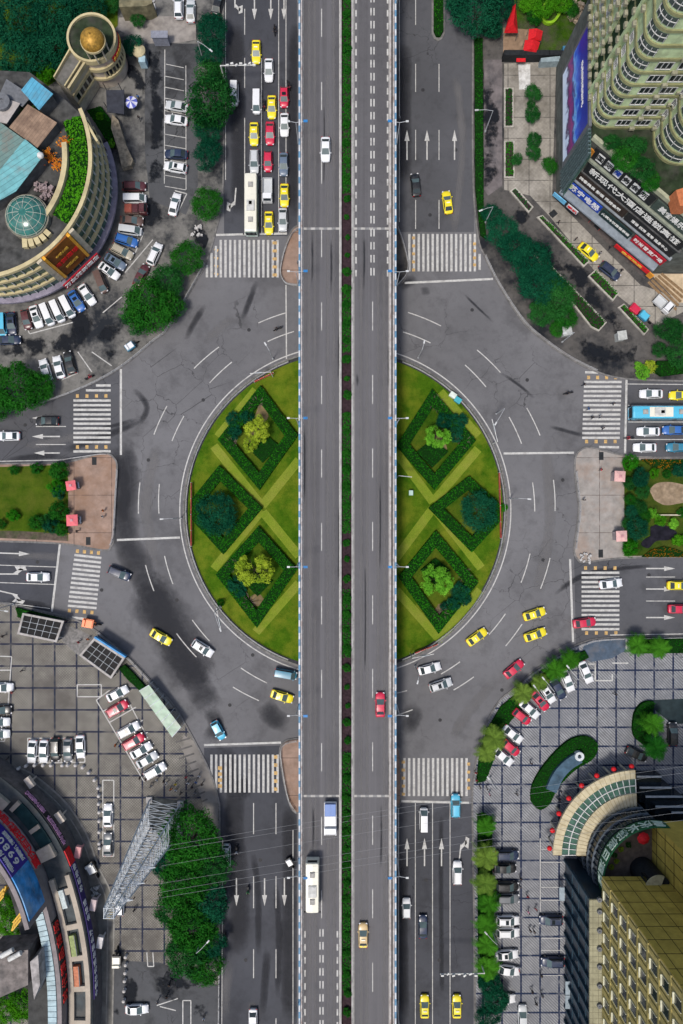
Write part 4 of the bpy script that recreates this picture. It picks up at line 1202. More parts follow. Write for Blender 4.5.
# sign panel hung on the facade
sa = R(-46); ux, uy = math.cos(sa), math.sin(sa); tx, ty = uy, -ux     # t runs to the left of the viewer in front
tx, ty = -uy, ux
def fp(u, r_, z): return (cb_c[0] + ux * r_ + tx * u, cb_c[1] + uy * r_ + ty * u, z)
def face_box(u0, u1, r0, r1, z0, z1, mb=None, mi=0):
    mb = mb or MB()
    mb.prism([fp(u0, r0, 0)[:2], fp(u1, r0, 0)[:2], fp(u1, r1, 0)[:2], fp(u0, r1, 0)[:2]], z0, z1, mi)
    return mb
S1 = thing('roof_sign', 'brown square sign with red characters and gold side bars on the curved building', 'sign', fp(0, cb_r + .3, 4.6))
part('panel', face_box(-2.7, 2.7, cb_r - .3, cb_r + .35, 4.9, 14.6), M('sign_panel_brown', (.16, .055, .012), .6, .35, 1.2, dirt=(.25, .10, .015)), S1)
for s in (-1, 1): part('side_bar', face_box(s * 3.0 - .28, s * 3.0 + .28, cb_r - .3, cb_r + .6, 4.9, 14.6), M('sign_gold', (.62, .30, .03), .4, .2, 2), S1); part('side_wall', face_box(s * 3.95 - .55, s * 3.95 + .55, cb_r - .2, cb_r + .3, 4.9, 14.5), m_creamw, S1)
lx = (tx, ty, 0)
for t_, z_, sz in (('海鲜酒楼', 9.6, 1.5), ('中餐火锅', 12.0, .8), ('欢迎光临', 7.2, .8)):
    lettering('lettering', t_, Vector(fp(0, cb_r + .42, z_)), lx, (0, 0, 1), sz, m_lettr if sz > 1 else m_lettg, S1, .95)
S2 = thing('sign_strip', 'red sign strip with white characters under the brown square sign', 'sign', fp(0, cb_r + 1.2, 2.9))
part('panel', face_box(-4.6, 4.6, cb_r + .82, cb_r + 1.05, 2.4, 4.3), m_red, S2)
lettering('lettering', '万友海鲜酒店', Vector(fp(0, cb_r + 1.12, 3.35)), lx, (0, 0, 1), 1.35, m_lett, S2, 1.1)
# roof clutter
def roof_quad(px, z, h, mat, name, label, cat='shed', ridge=None):
    pts = [tuple(P(x, y, z + h)[:2]) for x, y in px]
    A = [tuple(P(x, y, z + h)[:2]) for x, y in px]
    c = Vector((sum(p[0] for p in A) / len(A), sum(p[1] for p in A) / len(A), z))
    o = thing(name, label, cat, c)
    wl = MB(); wl.prism(offset(A, .0), z, z + h - .12); part('wall', wl, m_conc_dark, o)
    r_ = MB(); s = 1 if sum(Vector(a).cross(Vector(b)) for a, b in zip(A, A[1:] + A[:1])) > 0 else -1
    r_.prism(offset(A, -.25 * s, True), z + h - .118, z + h); part('roof', r_, mat, o)
    return o
RZ = CBZ - .6
m_turq = corrug('turquoise_roof', (.13, .36, .38), (.17, .20, .19), .98, .9)
m_dull = corrug('dull_green_roof', (.12, .20, .18), (.17, .13, .10), .98, .8)
m_blueroof = corrug('blue_roof', (.07, .30, .44), (.10, .22, .28), .6, .7)
m_brownroof = corrug('rusty_roof', (.26, .17, .11), (.09, .05, .03), .65, .55)
roof_quad([(0, 124), (24, 141), (-4, 180), (-40, 170), (-40, 130)], RZ, 3, m_dull, 'rooftop_shed', 'dull green corrugated shed at the left edge of the curved building roof')
roof_quad([(25, 141), (42, 155), (15, 190), (-10, 204), (-20, 190), (0, 172)], RZ, 3.2, m_turq, 'rooftop_shed', 'bright turquoise corrugated shed beside the glass dome')
roof_quad([(32, 79), (51, 94), (39, 108), (23, 90)], RZ, 3.2, m_blueroof, 'rooftop_shed', 'sky blue roofed shed under the bright green tree')
roof_quad([(28, 106), (55, 123), (37, 146), (11, 127)], RZ, 2.5, m_brownroof, 'rooftop_shed', 'rusty brown corrugated shed with blue edge')
roof_quad([(-6, 96), (18, 104), (6, 122), (-12, 118)], RZ, 2.5, M('plant_room_grey', (.33, .30, .28), .8, .2, 1), 'plant_room', 'pale plant room with a round fan at the left edge', 'plant room')
roof_quad([(7, 81), (30, 96), (22, 105), (2, 92)], RZ, 2.0, m_steel, 'plant_room', 'dark grey plant deck above the rusty shed', 'plant room')
fan = MB(); p = P(1, 101, RZ + 3.2); fan.ring(p, .5, 1.5, 0, 360, RZ + 2.51, RZ + 3.2, 20); fan.ring(p, .05, .45, 0, 360, RZ + 2.51, RZ + 3.0, 12)
for k in range(6): fan.box((p.x + .95 * math.cos(k), p.y + .95 * math.sin(k), RZ + 3.1), (1.0, .12, .06), k)
single('roof_fan', fan, m_steel, 'round ventilation fan on the pale plant room', 'fan')
bl = MB(); bl.lathe(P(40.5, 155.5, RZ + 3.6), [(.05, -.4), (.5, -.25), (.62, 0), (.5, .3), (.1, .5)], 14); single('white_roof_ball', bl, m_white_paint, 'white ball lamp at the tip of the turquoise roof', 'ball lamp', smooth=True)
GD = thing('glass_dome', 'round green glass dome with pale ribs on the curved building roof', 'dome', P(24, 214, RZ))
cd = P(24.5, 214, RZ + 2.5); rd = 20.5 * MPP * .9
k = MB(); k.ring(cd, rd - .35, rd + .25, 0, 360, RZ, RZ + 1.6, 32); part('drum', k, M('dome_drum', (.16, .15, .12), .8, .3, 2), GD)
k = MB(); k.lathe((cd.x, cd.y, RZ + 1.4), [(rd * math.cos(R(a)), rd * .55 * math.sin(R(a))) for a in range(0, 90, 10)], 24); part('glass', k, M('dome_glass', (.02, .12, .10), .2, .4, 1, spec=.6, dirt=(.10, .16, .14), dirt_scale=.8), GD, True)
k = MB()
for j in range(12):
    a = j * math.pi / 6
    for q in range(0, 80, 10):
        f = lambda t: Vector((cd.x + (rd + .04) * math.cos(R(t)) * math.cos(a), cd.y + (rd + .04) * math.cos(R(t)) * math.sin(a), RZ + 1.4 + rd * .56 * math.sin(R(t))))
        k.tube(f(q), f(q + 10), .05, 4)
for q in (15, 38, 60):
    r_ = (rd + .04) * math.cos(R(q)); z_ = RZ + 1.4 + rd * .56 * math.sin(R(q))
    for j in range(24): k.tube((cd.x + r_ * math.cos(j * .2618), cd.y + r_ * math.sin(j * .2618), z_), (cd.x + r_ * math.cos((j + 1) * .2618), cd.y + r_ * math.sin((j + 1) * .2618), z_), .04, 4)
part('ribs', k, M('dome_rib', (.35, .38, .33), .6), GD)
# roof garden between parapet and facade
gp = [(cb_c[0] + r_ * math.cos(R(a)), cb_c[1] + r_ * math.sin(R(a))) for r_, a in [(17.9, a) for a in range(-34, 22, 5)] + [(21.0, a) for a in range(21, -35, -5)]]
hedge(None, 1.1, f_bright, 'curved strip of bright green shrubs in the roof garden', 'roof_garden', RZ, 16, .5, world=gp)
hedge([(-2, 252), (22, 250), (29, 258), (16, 268), (-2, 274)], 1.0, f_mid, 'green shrub patch on the roof left of the brown sign', 'roof_garden', RZ, 9, .4)
hedge([(52, 150), (68, 148), (70, 170), (58, 172), (50, 165)], 1.0, f_hedge_b, 'dark green planting with flowers beside the turquoise shed', 'roof_garden', RZ, 9, .35)
fl = MB(); fl.tint = []
rnd = random.Random(3)
for i in range(420):
    c0 = rnd.choice([(64, 142, 6), (51, 158, 5), (58, 165, 6), (47, 152, 3)])
    q = P(c0[0] + rnd.gauss(0, c0[2] * .5), c0[1] + rnd.gauss(0, c0[2] * .5), RZ + 1.2); leaf(fl, q, (0, 0, 1), .4, rnd, rnd.random())
single('flowering_shrub', fl, foliage('petals', (.30, .02, .01), (.5, .22, .02)), 'red and orange flowering shrubs beside the turquoise shed', 'flowers', recalc=False)
rnd = random.Random(9)
for (x, y, t) in [(40, 185, 'upper'), (47, 193, 'lower')]:
    k = MB(); p = P(x, y, RZ + 1)
    for j in range(26): k.box((p.x + rnd.uniform(-1, 1), p.y + rnd.uniform(-1, 1), RZ + rnd.uniform(.2, 1.4)), (rnd.uniform(.3, .9), rnd.uniform(.3, .7), rnd.uniform(.1, .4)), rnd.uniform(0, 3))
    single('scrap_heap', k, M('scrap', (.22, .17, .17), .8, .5, 3), f'{t} heap of pinkish scrap on the roof above the dome', 'scrap heap')
k = MB()
for j in range(5):
    a = R(-22 - j * 12); r_ = 7.5
    k.box((P(24, 214, RZ + 1).x + (rd + 1.4) * math.cos(a - .3), P(24, 214, RZ + 1).y + (rd + 1.4) * math.sin(a - .3), RZ + .7), (2.0, .9, 1.3), a - .3)
single('roof_wall_stubs', k, m_cream, 'row of short cream roof walls below the glass dome', 'wall')

# ---- round tower with the gold dome
TZ = 8.6
tc = P(107, 67)[:2]; tr = 4.55
B2 = thing('round_tower', 'round cream tower with a gold dome pavilion on its green roof', 'tower', (tc[0], tc[1], .13))
k = MB(); k.ring(tc, .1, tr - .3, 0, 360, .13, TZ - .5, 40); part('wall', k, M('tower_wall', (.46, .40, .33), .75, .2, 1, dirt=(.30, .14, .13), dirt_scale=.5), B2)
k = MB(); k.ring(tc, tr - .31, tr - .2, -70, 60, 3.6, 5.4, 24); part('window_band', k, m_glz_dark, B2)
for z0, z1, o_ in ((2.9, 3.5, .1), (5.5, 6.3, .12), (TZ - .9, TZ + .25, .1)):
    k = MB(); k.ring(tc, tr - .32, tr + o_, 0, 360, z0, z1, 40); part('cornice', k, m_cream, B2)
k = MB()
for j in range(14): a = R(-75 + j * 11); k.box((tc[0] + (tr - .16) * math.cos(a), tc[1] + (tr - .16) * math.sin(a), 4.45), (.2, .25, 1.85), a)
part('mullions', k, m_cream, B2)
k = MB(); k.ring(tc, .05, tr - .33, 0, 360, TZ - .49, TZ - .2, 32); part('roof', k, m_roofgr, B2)
k = MB(); k.ring(tc, tr + .13, tr + .25, -42, 22, 6.4, 7.6, 16); part('sign_band', k, m_red, B2)
arc_lettering('lettering', '大酒店欢迎您', [(tc[0] + (tr + .25) * math.cos(R(a)), tc[1] + (tr + .25) * math.sin(R(a))) for a in range(-40, 21, 6)], 7.0, .8, m_lettg, B2)
dcx = P(89, 33.5, TZ + 5); dr = 2.2
k = MB(); k.lathe((dcx.x, dcx.y, TZ + 3.1), [(dr * math.cos(R(a)), dr * .85 * math.sin(R(a))) for a in range(0, 90, 9)] + [(.12, dr * .86), (.03, dr * 1.05)], 28); part('dome', k, m_gold, B2, True)
k = MB(); k.ring(dcx, dr - .35, dr + .12, 0, 360, TZ + 2.7, TZ + 3.12, 28); part('dome_ring', k, m_cream, B2)
for j in range(8):
    a = j * math.pi / 4
    part('column', MB().tube((dcx.x + (dr - .1) * math.cos(a), dcx.y + (dr - .1) * math.sin(a), TZ - .2), (dcx.x + (dr - .1) * math.cos(a), dcx.y + (dr - .1) * math.sin(a), TZ + 2.7), .14, 8), m_creamw, B2)
# link wing
LZ = 8.0
B3 = thing('link_wing', 'straight cream wing joining the round tower to the curved building', 'building', P(85, 95))
lq = [(103, 83), (84, 113), (71, 103), (88, 73)]
pts = wpts(lq)
k = MB(); k.prism(pts, .13, LZ - .6); part('wall', k, m_creamw, B3)
k = MB(); k.prism(offset(pts, .02), LZ - .59, LZ - .3); part('roof', k, M('wing_roof', (.13, .125, .115), .9, .3, .8, dirt=(.03, .045, .025)), B3)
def wall_on(a, b, z0, z1, out, th, mb=None, mi=0, u0=0., u1=1., o0=.0):
    """box standing on the line a->b, out = metres on its right-hand side"""
    a = Vector(a[:2]); b = Vector(b[:2]); t = (b - a); n = Vector((t.y, -t.x)).normalized()
    p, q = a + t * u0, a + t * u1
    mb = mb or MB()
    mb.prism([tuple(p + n * (out - th)), tuple(q + n * (out - th)), tuple(q + n * out), tuple(p + n * out)], z0, z1, mi)
    return mb
fa, fb = pts[1], pts[0]
for z0, z1 in ((2.9, 3.4), (5.3, 6.0), (LZ - .7, LZ + .3)): part('cornice', wall_on(fa, fb, z0, z1, .25, .4), m_cream, B3)
for j in range(5): f_ = wall_on(fa, fb, 3.45, 5.25, .03, .05, None, 0, .08 + j * .18, .2 + j * .18); part('window', f_, m_glz_dark, B3)
part('parapet', wall_on(pts[2], pts[3], LZ - .3, LZ + .4, .1, .25), m_cream, B3); part('parapet', wall_on(fa, fb, LZ - .3, LZ + .35, -.6, .25), m_cream, B3)
# small yard things, upper left
k = MB(); k.prism(wpts([(106, 90), (124, 90), (124, 114), (107, 112)], 3), 2.8, 3.0)
for x, y in ((107.5, 91.5), (122.5, 91.5), (122.5, 112), (108.5, 110.5)): k.tube(P(x, y), P(x, y) + Vector((0, 0, 2.8)), .08, 6)
single('yard_canopy', k, M('canopy_dark', (.035, .038, .05), .6, .3, 1), 'dark flat canopy at the foot of the round tower', 'canopy')
U = thing('parasol', 'blue and white parasol beside the dark canopy', 'parasol', P(131, 102, 2) - Vector((0, 0, 1.87)))
c = P(131, 102, 2.2)
k = MB()
for j in range(10):
    a0_, a1_ = j * math.pi / 5, (j + 1) * math.pi / 5
    k.poly([(c.x, c.y, 2.6), (c.x + 1.25 * math.cos(a0_), c.y + 1.25 * math.sin(a0_), 2.1), (c.x + 1.25 * math.cos(a1_), c.y + 1.25 * math.sin(a1_), 2.1)], j % 2)
part('canopy', k, [M('parasol_blue', (.10, .12, .42), .7), M('parasol_white', (.55, .55, .65), .7)], U, recalc=False)
part('pole', MB().tube((c.x, c.y, .13), (c.x, c.y, 2.6), .04, 6), m_white_paint, U)
bo = thing('guard_booth', 'small round cream roofed booth at the yard entrance', 'booth', P(142, 60))
c = P(142, 58); k = MB(); k.lathe((c.x, c.y, .13), [(1.0, 0), (1.0, 2.1)], 16); part('wall', k, m_creamw, bo)
k = MB(); k.lathe((c.x, c.y, 2.2), [(1.35, 0), (1.3, .2), (.7, .6), (.1, .85)], 18); part('roof', k, M('booth_roof', (.42, .36, .22), .7, .2, 2), bo)
k = MB(); k.box((c.x + .6, c.y - 1.6, 1.2), (1.3, 1.2, 2.1)); part('annex', k, M('annex_blue', (.30, .42, .48), .6), bo)
k = MB(); pp = P(163, 44); k.box((pp.x, pp.y, 1.5), (3.0, 1.1, 2.6)); k.box((pp.x, pp.y, 2.85), (3.3, 1.4, .1)); single('yard_cabin', k, M('cabin_grey', (.20, .21, .25), .6, .2, 2), 'low grey cabin at the head of the narrow parking lot', 'cabin')
k = MB(); k.prism(wpts([(119, 0), (152, 0), (152, 3), (146, 6), (119, 7)], 4), .13, 4); single('low_outbuilding', k, M('outbuilding_roof', (.17, .15, .09), .85, .35, 1, dirt=(.05, .06, .04)), 'low olive roofed outbuilding at the top edge of the lane', 'building')
patch('lane_pavement', [(119, 18), (196, 16), (196, 40), (180, 43), (150, 44), (130, 36), (118, 30)], M('lane_concrete', (.24, .22, .20), .85, .25, .6, dirt=(.10, .09, .09)), .137)
patch('lot_road', [(145, 44), (198, 44), (198, 186), (186, 215), (150, 200), (145, 150)], m_lot, .136)
for i, (px, t) in enumerate([([(112, 114), (118, 120), (126, 145), (133, 160), (131, 165), (122, 168), (118, 150), (111, 128)], 'rubble walled terrace below the dark canopy')]):
    k = MB(); k.prism(wpts(px, 1.5), .13, 1.5); single('rubble_terrace', k, M('rubble', (.26, .22, .16), .9, .45, 1.5, dirt=(.08, .08, .07)), t, 'terrace')
hedge([(88, 112), (102, 108), (112, 122), (116, 150), (106, 140), (96, 124)], .6, f_hedge, 'dark green court planting between the curved building and terrace', 'planting_strip', .13, 8, .35)
for x, y, t in ((99, 116, 'upper'), (111, 143, 'lower')):
    tree('ball', x, y, 4.5, f_lime2 if t == 'lower' else f_bright, f'small green bush, {t} one in the court by the curved building', .8, .13, 'bush')
# yard parking bays
pk = MB()
for y0, (xa, xb) in [(66, (166, 184)), (78, (165, 184)), (89, (165, 184)), (100, (165, 185)), (112.5, (165, 186)), (124, (165, 186)), (136, (165, 186)), (147, (165, 186)), (161, (165, 186)), (177, (165, 186)), (188, (165, 186))]:
    pbar(pk, xa, y0 - 1.5, xb, y0 + 2.2, .13, 0, .142)
pbar(pk, 165, 50, 164.5, 184, .16, 0, .143); pbar(pk, 186, 66, 186.2, 190, .14, 0, .143)
for d in [(175, 191, 187, 194), (187, 194, 176, 217), (176, 217, 168, 213), (140, 232, 144, 233), (144, 233, 135, 254), (153, 240, 125, 273), (125, 273, 119, 270), (30, 334, 75, 322), (30, 334, 28, 330), (103, 313, 122, 297), (78, 352, 92, 372), (92, 352, 112, 366), (62, 380, 78, 373), (78, 373, 70, 356)]: pbar(pk, *d, .2, 0, .144)
structure('yard_road_markings', pk, m_white)

# ---- upper right: shop podium with screen and signs, apartment towers above
PZ = 20.5
pa, pb_, pc = P(556, 192), P(653, 273), P(800, 273)
B4 = thing('shopping_podium', 'dark shop podium covered with rows of Chinese sign boards at the upper right', 'building', pa)
foot = [tuple(pa[:2]), tuple(pb_[:2]), tuple(pc[:2]), tuple(P(800, -60)[:2]), tuple(P(556, -60)[:2])]
foot[4] = tuple(P(556, 66)[:2]); foot.insert(4, tuple(P(600, 60)[:2]))
k = MB(); k.prism(foot, .13, PZ - .5); part('wall', k, M('podium_wall', (.10, .11, .10), .75, .3, .8, dirt=(.035, .04, .035)), B4)
k = MB(); k.prism(offset(foot, -.01), PZ - .49, PZ - .2); part('roof', k, m_roofgr, B4)
dlt = lambda u: Vector(pa[:2]).lerp(Vector(pb_[:2]), u)
LEN = (Vector(pb_[:2]) - Vector(pa[:2])).length
def brd(name, u0, u1, z0, z1, out, mat, parent=B4, th=.3): return part(name, wall_on(pa, pb_, z0, z1, out, th, None, 0, u0, u1), mat, parent)
brd('parapet', 0, 1, PZ - .5, PZ + .5, .25, M('podium_cream', (.30, .31, .22), .7, .25, 1), th=.6)
brd('ledge', .04, 1, 15.6, 16.1, .75, M('podium_ledge', (.22, .24, .19), .7, .25, 1), th=.8)
brd('ledge', .02, 1, 11.6, 11.9, .6, m_conc_dark, th=.7)
brd('ledge', .02, 1, 8.0, 8.3, .7, M('ledge_grey', (.20, .22, .24), .7, .25, 1), th=.8)
brd('shop_canopy', .03, .97, 4.3, 4.7, 2.2, M('canopy_grey', (.20, .23, .26), .5, .2, 1), th=2.3)
fdir = (Vector(pb_[:2]) - Vector(pa[:2])).normalized(); fn = Vector((fdir.y, -fdir.x))
def sign(name, u0, u1, z0, z1, out, mat, txt, tm, label, sz=None, sub=None, st=1.0):
    c = dlt((u0 + u1) / 2) + fn * out
    o = thing(name, label, 'sign', (c.x, c.y, z0), 0, 'shop signs on the upper right podium')
    part('board', wall_on(pa, pb_, z0, z1, out, .18, None, 0, u0, u1), mat, o)
    W = (u1 - u0) * LEN
    if txt:
        n = len(txt); sz = sz or min((z1 - z0) * .8, W / n * .95)
        q = c + fn * .03
        lettering('lettering', txt, Vector((q.x, q.y, (z0 + z1) / 2 - sz * .02)), (fdir.x, fdir.y, 0), (0, 0, 1), sz, tm, o, min(1.6, W / n / sz * .92) * st)
    if sub:
        for j in range(sub):
            pass
    return o
sign('shop_sign', .05, .36, 5.4, 7.9, 1.0, m_sblue, '苏宁电器', m_lett, 'blue shop sign with white characters low on the podium')
brd('logo_disc', .055, .085, 5.9, 7.3, 1.06, M('logo_lime', (.35, .6, .05), .5), th=.05)
sign('shop_sign', .37, .66, 5.2, 7.6, 1.0, M('sign_green_dark', (.012, .03, .03), .6), '火锅冷饮西餐茶楼', m_lett, 'dark green shop sign between the blue and the maroon signs', .8)
sign('shop_sign', .68, .98, 5.4, 7.9, 1.0, m_red, '时尚百货广场', m_lett, 'maroon shop sign with pale characters at the lower right')
sign('fascia_sign', .0, .12, 3.0, 4.2, 2.6, M('fascia_sky', (.14, .40, .60), .5), None, None, 'pale blue shop fascia at the left end of the podium')
sign('fascia_sign', .14, .24, 3.0, 4.2, 2.6, M('fascia_pale', (.5, .5, .52), .5), '手机', m_lettr, 'white fascia with red characters beside the pale blue one', .8)
sign('fascia_sign', .62, .96, 3.0, 4.2, 2.6, m_redb, '金店珠宝', m_lettg, 'bright red fascia along the lower right of the podium', .8)
sign('fascia_sign', .955, 1.0, 2.6, 4.4, 2.75, M('fascia_orange', (.6, .25, .03), .5), None, None, 'small orange fascia at the right end of the red one')
c_ = P(600, 219, 2.4); k = MB(); k.prism([tuple(Vector(c_[:2]) + fdir * a + fn * b) for a, b in ((-1.4, -.8), (1.4, -.8), (1.4, .8), (-1.4, .8))], 2.3, 2.5)
for a, b in ((-1.3, -.7), (1.3, -.7), (1.3, .7), (-1.3, .7)): q = Vector(c_[:2]) + fdir * a + fn * b; k.tube((*q, .13), (*q, 2.3), .04, 5)
single('red_stall_canopy', k, m_redb, 'small red stall canopy before the podium', 'canopy')
sign('sign_board', .04, .52, 8.6, 11.3, .5, m_sbrown, '美容美发 影楼 网络会所', m_lett, 'dark brown board with small white characters, left half', .9)
sign('sign_board', .53, .98, 8.6, 11.3, .5, m_sdark, '酒楼 棋牌 足浴 健身中心', m_lett, 'dark board with small white characters, right half', .9)
sign('hotel_sign', .08, .98, 12.1, 15.4, .55, m_sdark, '新现代大酒店连锁宾馆', m_lett, 'long dark board with the largest white characters of the podium', 1.8)
o = sign('sign_board', .06, .60, 16.6, 19.6, .5, m_sdark, None, None, 'top dark board of six white square plates with characters, left half')
for j, ch in enumerate('国际商务会所'):
    u = .13 + j * .078; brd('character_plate', u - .027, u + .027, 17.0, 19.2, .56, m_lett, o, .05); q = dlt(u) + fn * .6; lettering('lettering', ch, Vector((q.x, q.y, 18.1)), (fdir.x, fdir.y, 0), (0, 0, 1), 1.5, m_sblue if j == 2 else m_sdark, o)
sign('sign_board', .61, .98, 16.6, 19.6, .5, M('sign_grey_green', (.05, .07, .06), .6), '美食娱乐城', m_lett, 'top board of white characters, right half', st=.8)
rz_ = Vector(dlt(.055)) + fn * .95
brd('orange_emblem', .02, .07, 16.6, 18.6, .55, M('emblem_orange', (.5, .2, .03), .5), th=.2)
# canyon of small white lit shop panels under the big sign
# giant screen on the left wall
SX = P(556, 120).x
SC = thing('video_screen', 'giant bright blue video screen on the left wall of the podium', 'screen', P(556, 118))
y0s, y1s = P(0, 161, 7).y, P(0, 74, 7).y
k = MB(); k.box((SX - .45, (y0s + y1s) / 2, 13.3), (.5, y1s - y0s + 1.6, 14.6)); part('cabinet', k, m_steel, SC)
def screen_mat():
    m, nt, b = nodes_of('screen_picture')
    g = nd(nt, 'ShaderNodeNewGeometry'); sp = nd(nt, 'ShaderNodeSeparateXYZ'); nt.links.new(g.outputs['Position'], sp.inputs[0])
    n1 = noise(nt, g.outputs['Position'], .55, 4)
    zf = math_node(nt, 'ADD', sp.outputs[2], math_node(nt, 'MULTIPLY', math_node(nt, 'SUBTRACT', n1, .5), 6.0))
    cr = nd(nt, 'ShaderNodeValToRGB'); el = cr.color_ramp.elements
    nt.links.new(ramp(nt, zf, 6.6, 20), cr.inputs[0])
    el[0].color = (.40, .46, .55, 1); el[1].color = (.002, .01, .16, 1)
    for p_, c_ in ((.16, (.35, .42, .55)), (.22, (.02, .015, .06)), (.36, (.16, .015, .12)), (.46, (.02, .02, .12)), (.52, (.10, .25, .5)), (.60, (.01, .07, .40)), (.75, (.003, .015, .22))):
        e = el.new(p_); e.color = (*c_, 1)
    nt.links.new(cr.outputs[0], b.inputs['Base Color']); nt.links.new(cr.outputs[0], b.inputs['Emission Color']); b.inputs['Emission Strength'].default_value = .3
    b.inputs['Roughness'].default_value = .4
    return m
k = MB(); k.box((SX - .72, (y0s + y1s) / 2, 13.3), (.06, y1s - y0s, 13.2)); part('picture', k, screen_mat(), SC)
lettering('lettering', '欢乐购物天天好礼', Vector((SX - .78, (y0s + y1s) / 2, 17.4)), (0, -1, 0), (0, 0, 1), 1.0, m_lett, SC)
k = MB()
for j in range(7): k.box((SX - .3, P(0, 163 + j * 3.6, 8).y, 12), (.5, .18, 15.5))
part('corner_ribs', k, M('teal_steel', (.09, .13, .14), .5), B4)
part('corner_glass', MB().box((SX - .06, P(0, 176, 8).y, 12), (.1, 4.6, 15.4)), m_glz, B4)
# apartment towers
m_tower = M('tower_pale_green', (.44, .54, .31), .7, .15, .9, dirt=(.17, .18, .11), dirt_scale=.4)
m_rail = M('tower_olive_band', (.24, .24, .12), .7, .2, 1, dirt=(.08, .075, .05))
m_win = M('window_pane', (.015, .02, .022), .12, .4, .5, spec=.6)
m_frame = M('window_frame_white', (.5, .5, .48), .5)
def rrect(x0, y0, x1, y1, r, n=8, corner='sw'):
    """footprint with the lower-left corner rounded"""
    pts = [(x0, y1)]
    if r: pts += [(x0 + r - r * math.cos(math.pi / 2 * i / n), y0 + r - r * math.sin(math.pi / 2 * i / n)) for i in range(n + 1)]
    else: pts += [(x0, y0)]
    return pts + [(x1, y0), (x1, y1)]
WPROTO = {}
def window(parent, c, t, w, h, style='flat'):
    """frame with a pane of its own; c centre on the wall, t = unit direction along the wall (outside on its right)"""
    key = (round(w, 2), round(h, 2), style)
    if key not in WPROTO:
        f = MB()
        if style == 'sill': f.box((0, -.15, -h / 2 - .06), (w + .1, .34, .12)); f.box((-w / 2 - .05, -.06, 0), (.1, .14, h)); f.box((w / 2 + .05, -.06, 0), (.1, .14, h))
        else:
            for x in (-w / 2, -w / 6, w / 6, w / 2): f.box((x, -.08, 0), (.09, .16, h))
            for z in (-h / 2 - .04, h / 2 + .04): f.box((0, -.09, z), (w + .1, .18, .09))
        p = MB(); p.box((0, -.03, 0), (w - .03, .06, h - .02))
        WPROTO[key] = (f.mesh('window', m_frame if style != 'sill' else M('sill_pale', (.50, .49, .36), .6)), p.mesh('pane', m_win))
    fm, pm = WPROTO[key]
    o = link('window', fm, parent)
    o.location = Vector(c) - origin_of(parent); o.rotation_euler = (0, 0, math.atan2(t[1], t[0]))
    link('pane', pm, o)
    return o
def tower(label, x0, y0, x1, y1, r, z0, floors, fh, seed, wins=True):
    o = thing('apartment_tower', label, 'apartment tower', (x0, y0, z0))
    rnd = random.Random(seed)
    ft = rrect(x0, y0, x1, y1, r)
    k = MB(); k.prism(ft, z0, z0 + floors * fh); part('wall', k, m_tower, o)
    nwin = 0; ac = MB()
    for i in range(floors):
        z = z0 + i * fh
        k = MB(); a = ft[:-1]; k.strip(offset(a, -.24), offset(a, .12), z + .02, z + .55); part('balcony_band', k, m_rail, o)
        if r:
            n = 8; arc = ft[1:2 + n]
            k = MB(); k.strip(offset(arc, -.12), offset(arc, .1), z + 1.05, z + fh - .4); part('corner_glazing', k, M('corner_pane', (.05, .065, .06), .2, .4, .5), o)
            k = MB()
            for p in arc[::2]:
                k.tube((p[0] - .16, p[1] - .16, z + .95), (p[0] - .16, p[1] - .16, z + fh - .35), .05, 4)
            k.strip(offset(arc, -.2), offset(arc, -.1), z + 1.9, z + 2.0); part('corner_mullions', k, m_frame, o)
        if wins and nwin < 96:
            x = x0 + r + 1.6
            while x < x1 - .8 and nwin < 96:
                window(o, (x + .9, y0 - .02, z + 1.9), (1, 0, 0), 2.3, 1.55); nwin += 1; x += 3.3
            y = y0 + r + 1.2
            while y < y1 - .8 and nwin < 96:
                window(o, (x0 - .02, y + .7, z + 1.9), (0, -1, 0), 1.1, 1.3); nwin += 1; y += 3.4
        y = y0 + r + 2.5
        while y < y1:
            ac.box((x0 - .75, y + rnd.uniform(-.3, .3), z + 1.2), (.5, .8, .55)); y += 1.7
        x = x0 + r + 4.2
        while x < x1: ac.box((x + rnd.uniform(-.3, .3), y0 - .75, z + 1.2), (.8, .5, .5)); x += 4.1
    a_ = part('air_conditioners', ac, M('ac_unit', (.26, .25, .18), .6, .3, 3), o); a_['kind'] = 'stuff'
    k = MB(); k.prism(offset(ft, -.3), z0 + floors * fh, z0 + floors * fh + .5); part('roof', k, m_roofdk, o)
    return o
t0 = P(592, 127.5, PZ); t1 = P(658, 40, PZ); tn = P(592, 12, PZ)
tw = tower('pale green apartment tower with rounded olive balconies and a white window corner', t0.x, t0.y, t1.x + 6, tn.y + 26, 2.2, PZ - .19, 15, 3.0, 1)
# deep green recess of stacked balconies on the west wall
k = MB(); k.box((t0.x - .3, t0.y + 6.0, PZ + 22), (.7, .5, 44)); k.box((t0.x - .3, t0.y + 10.0, PZ + 22), (.7, .5, 44)); part('recess_fin', k, m_tower, tw)
k = MB(); k.box((t0.x - .1, t0.y + 8.0, PZ + 22), (.24, 3.4, 44)); part('recess', k, M('recess_dark', (.02, .045, .02), .8), tw)
t2 = P(654, 164, PZ)
tower('second apartment tower with tightly rounded window corner at the right edge', t2.x, t2.y, t2.x + 26, t2.y + 15, 4.0, PZ - .19, 14, 3.0, 2)
for x, y, r_, m, t in ((626, 158, 13, f_mid, 'bright middle'), (642, 168, 13, f_dark, 'right'), (613, 142, 9, f_dark, 'left'), (634, 146, 12, f_dark, 'upper'), (652, 182, 10, f_mid, 'lowest')):
    tree('broad', x, y, r_, m, f'roof terrace tree, {t} one between the sign boards and the towers', .6, PZ, group='trees on the podium terrace')
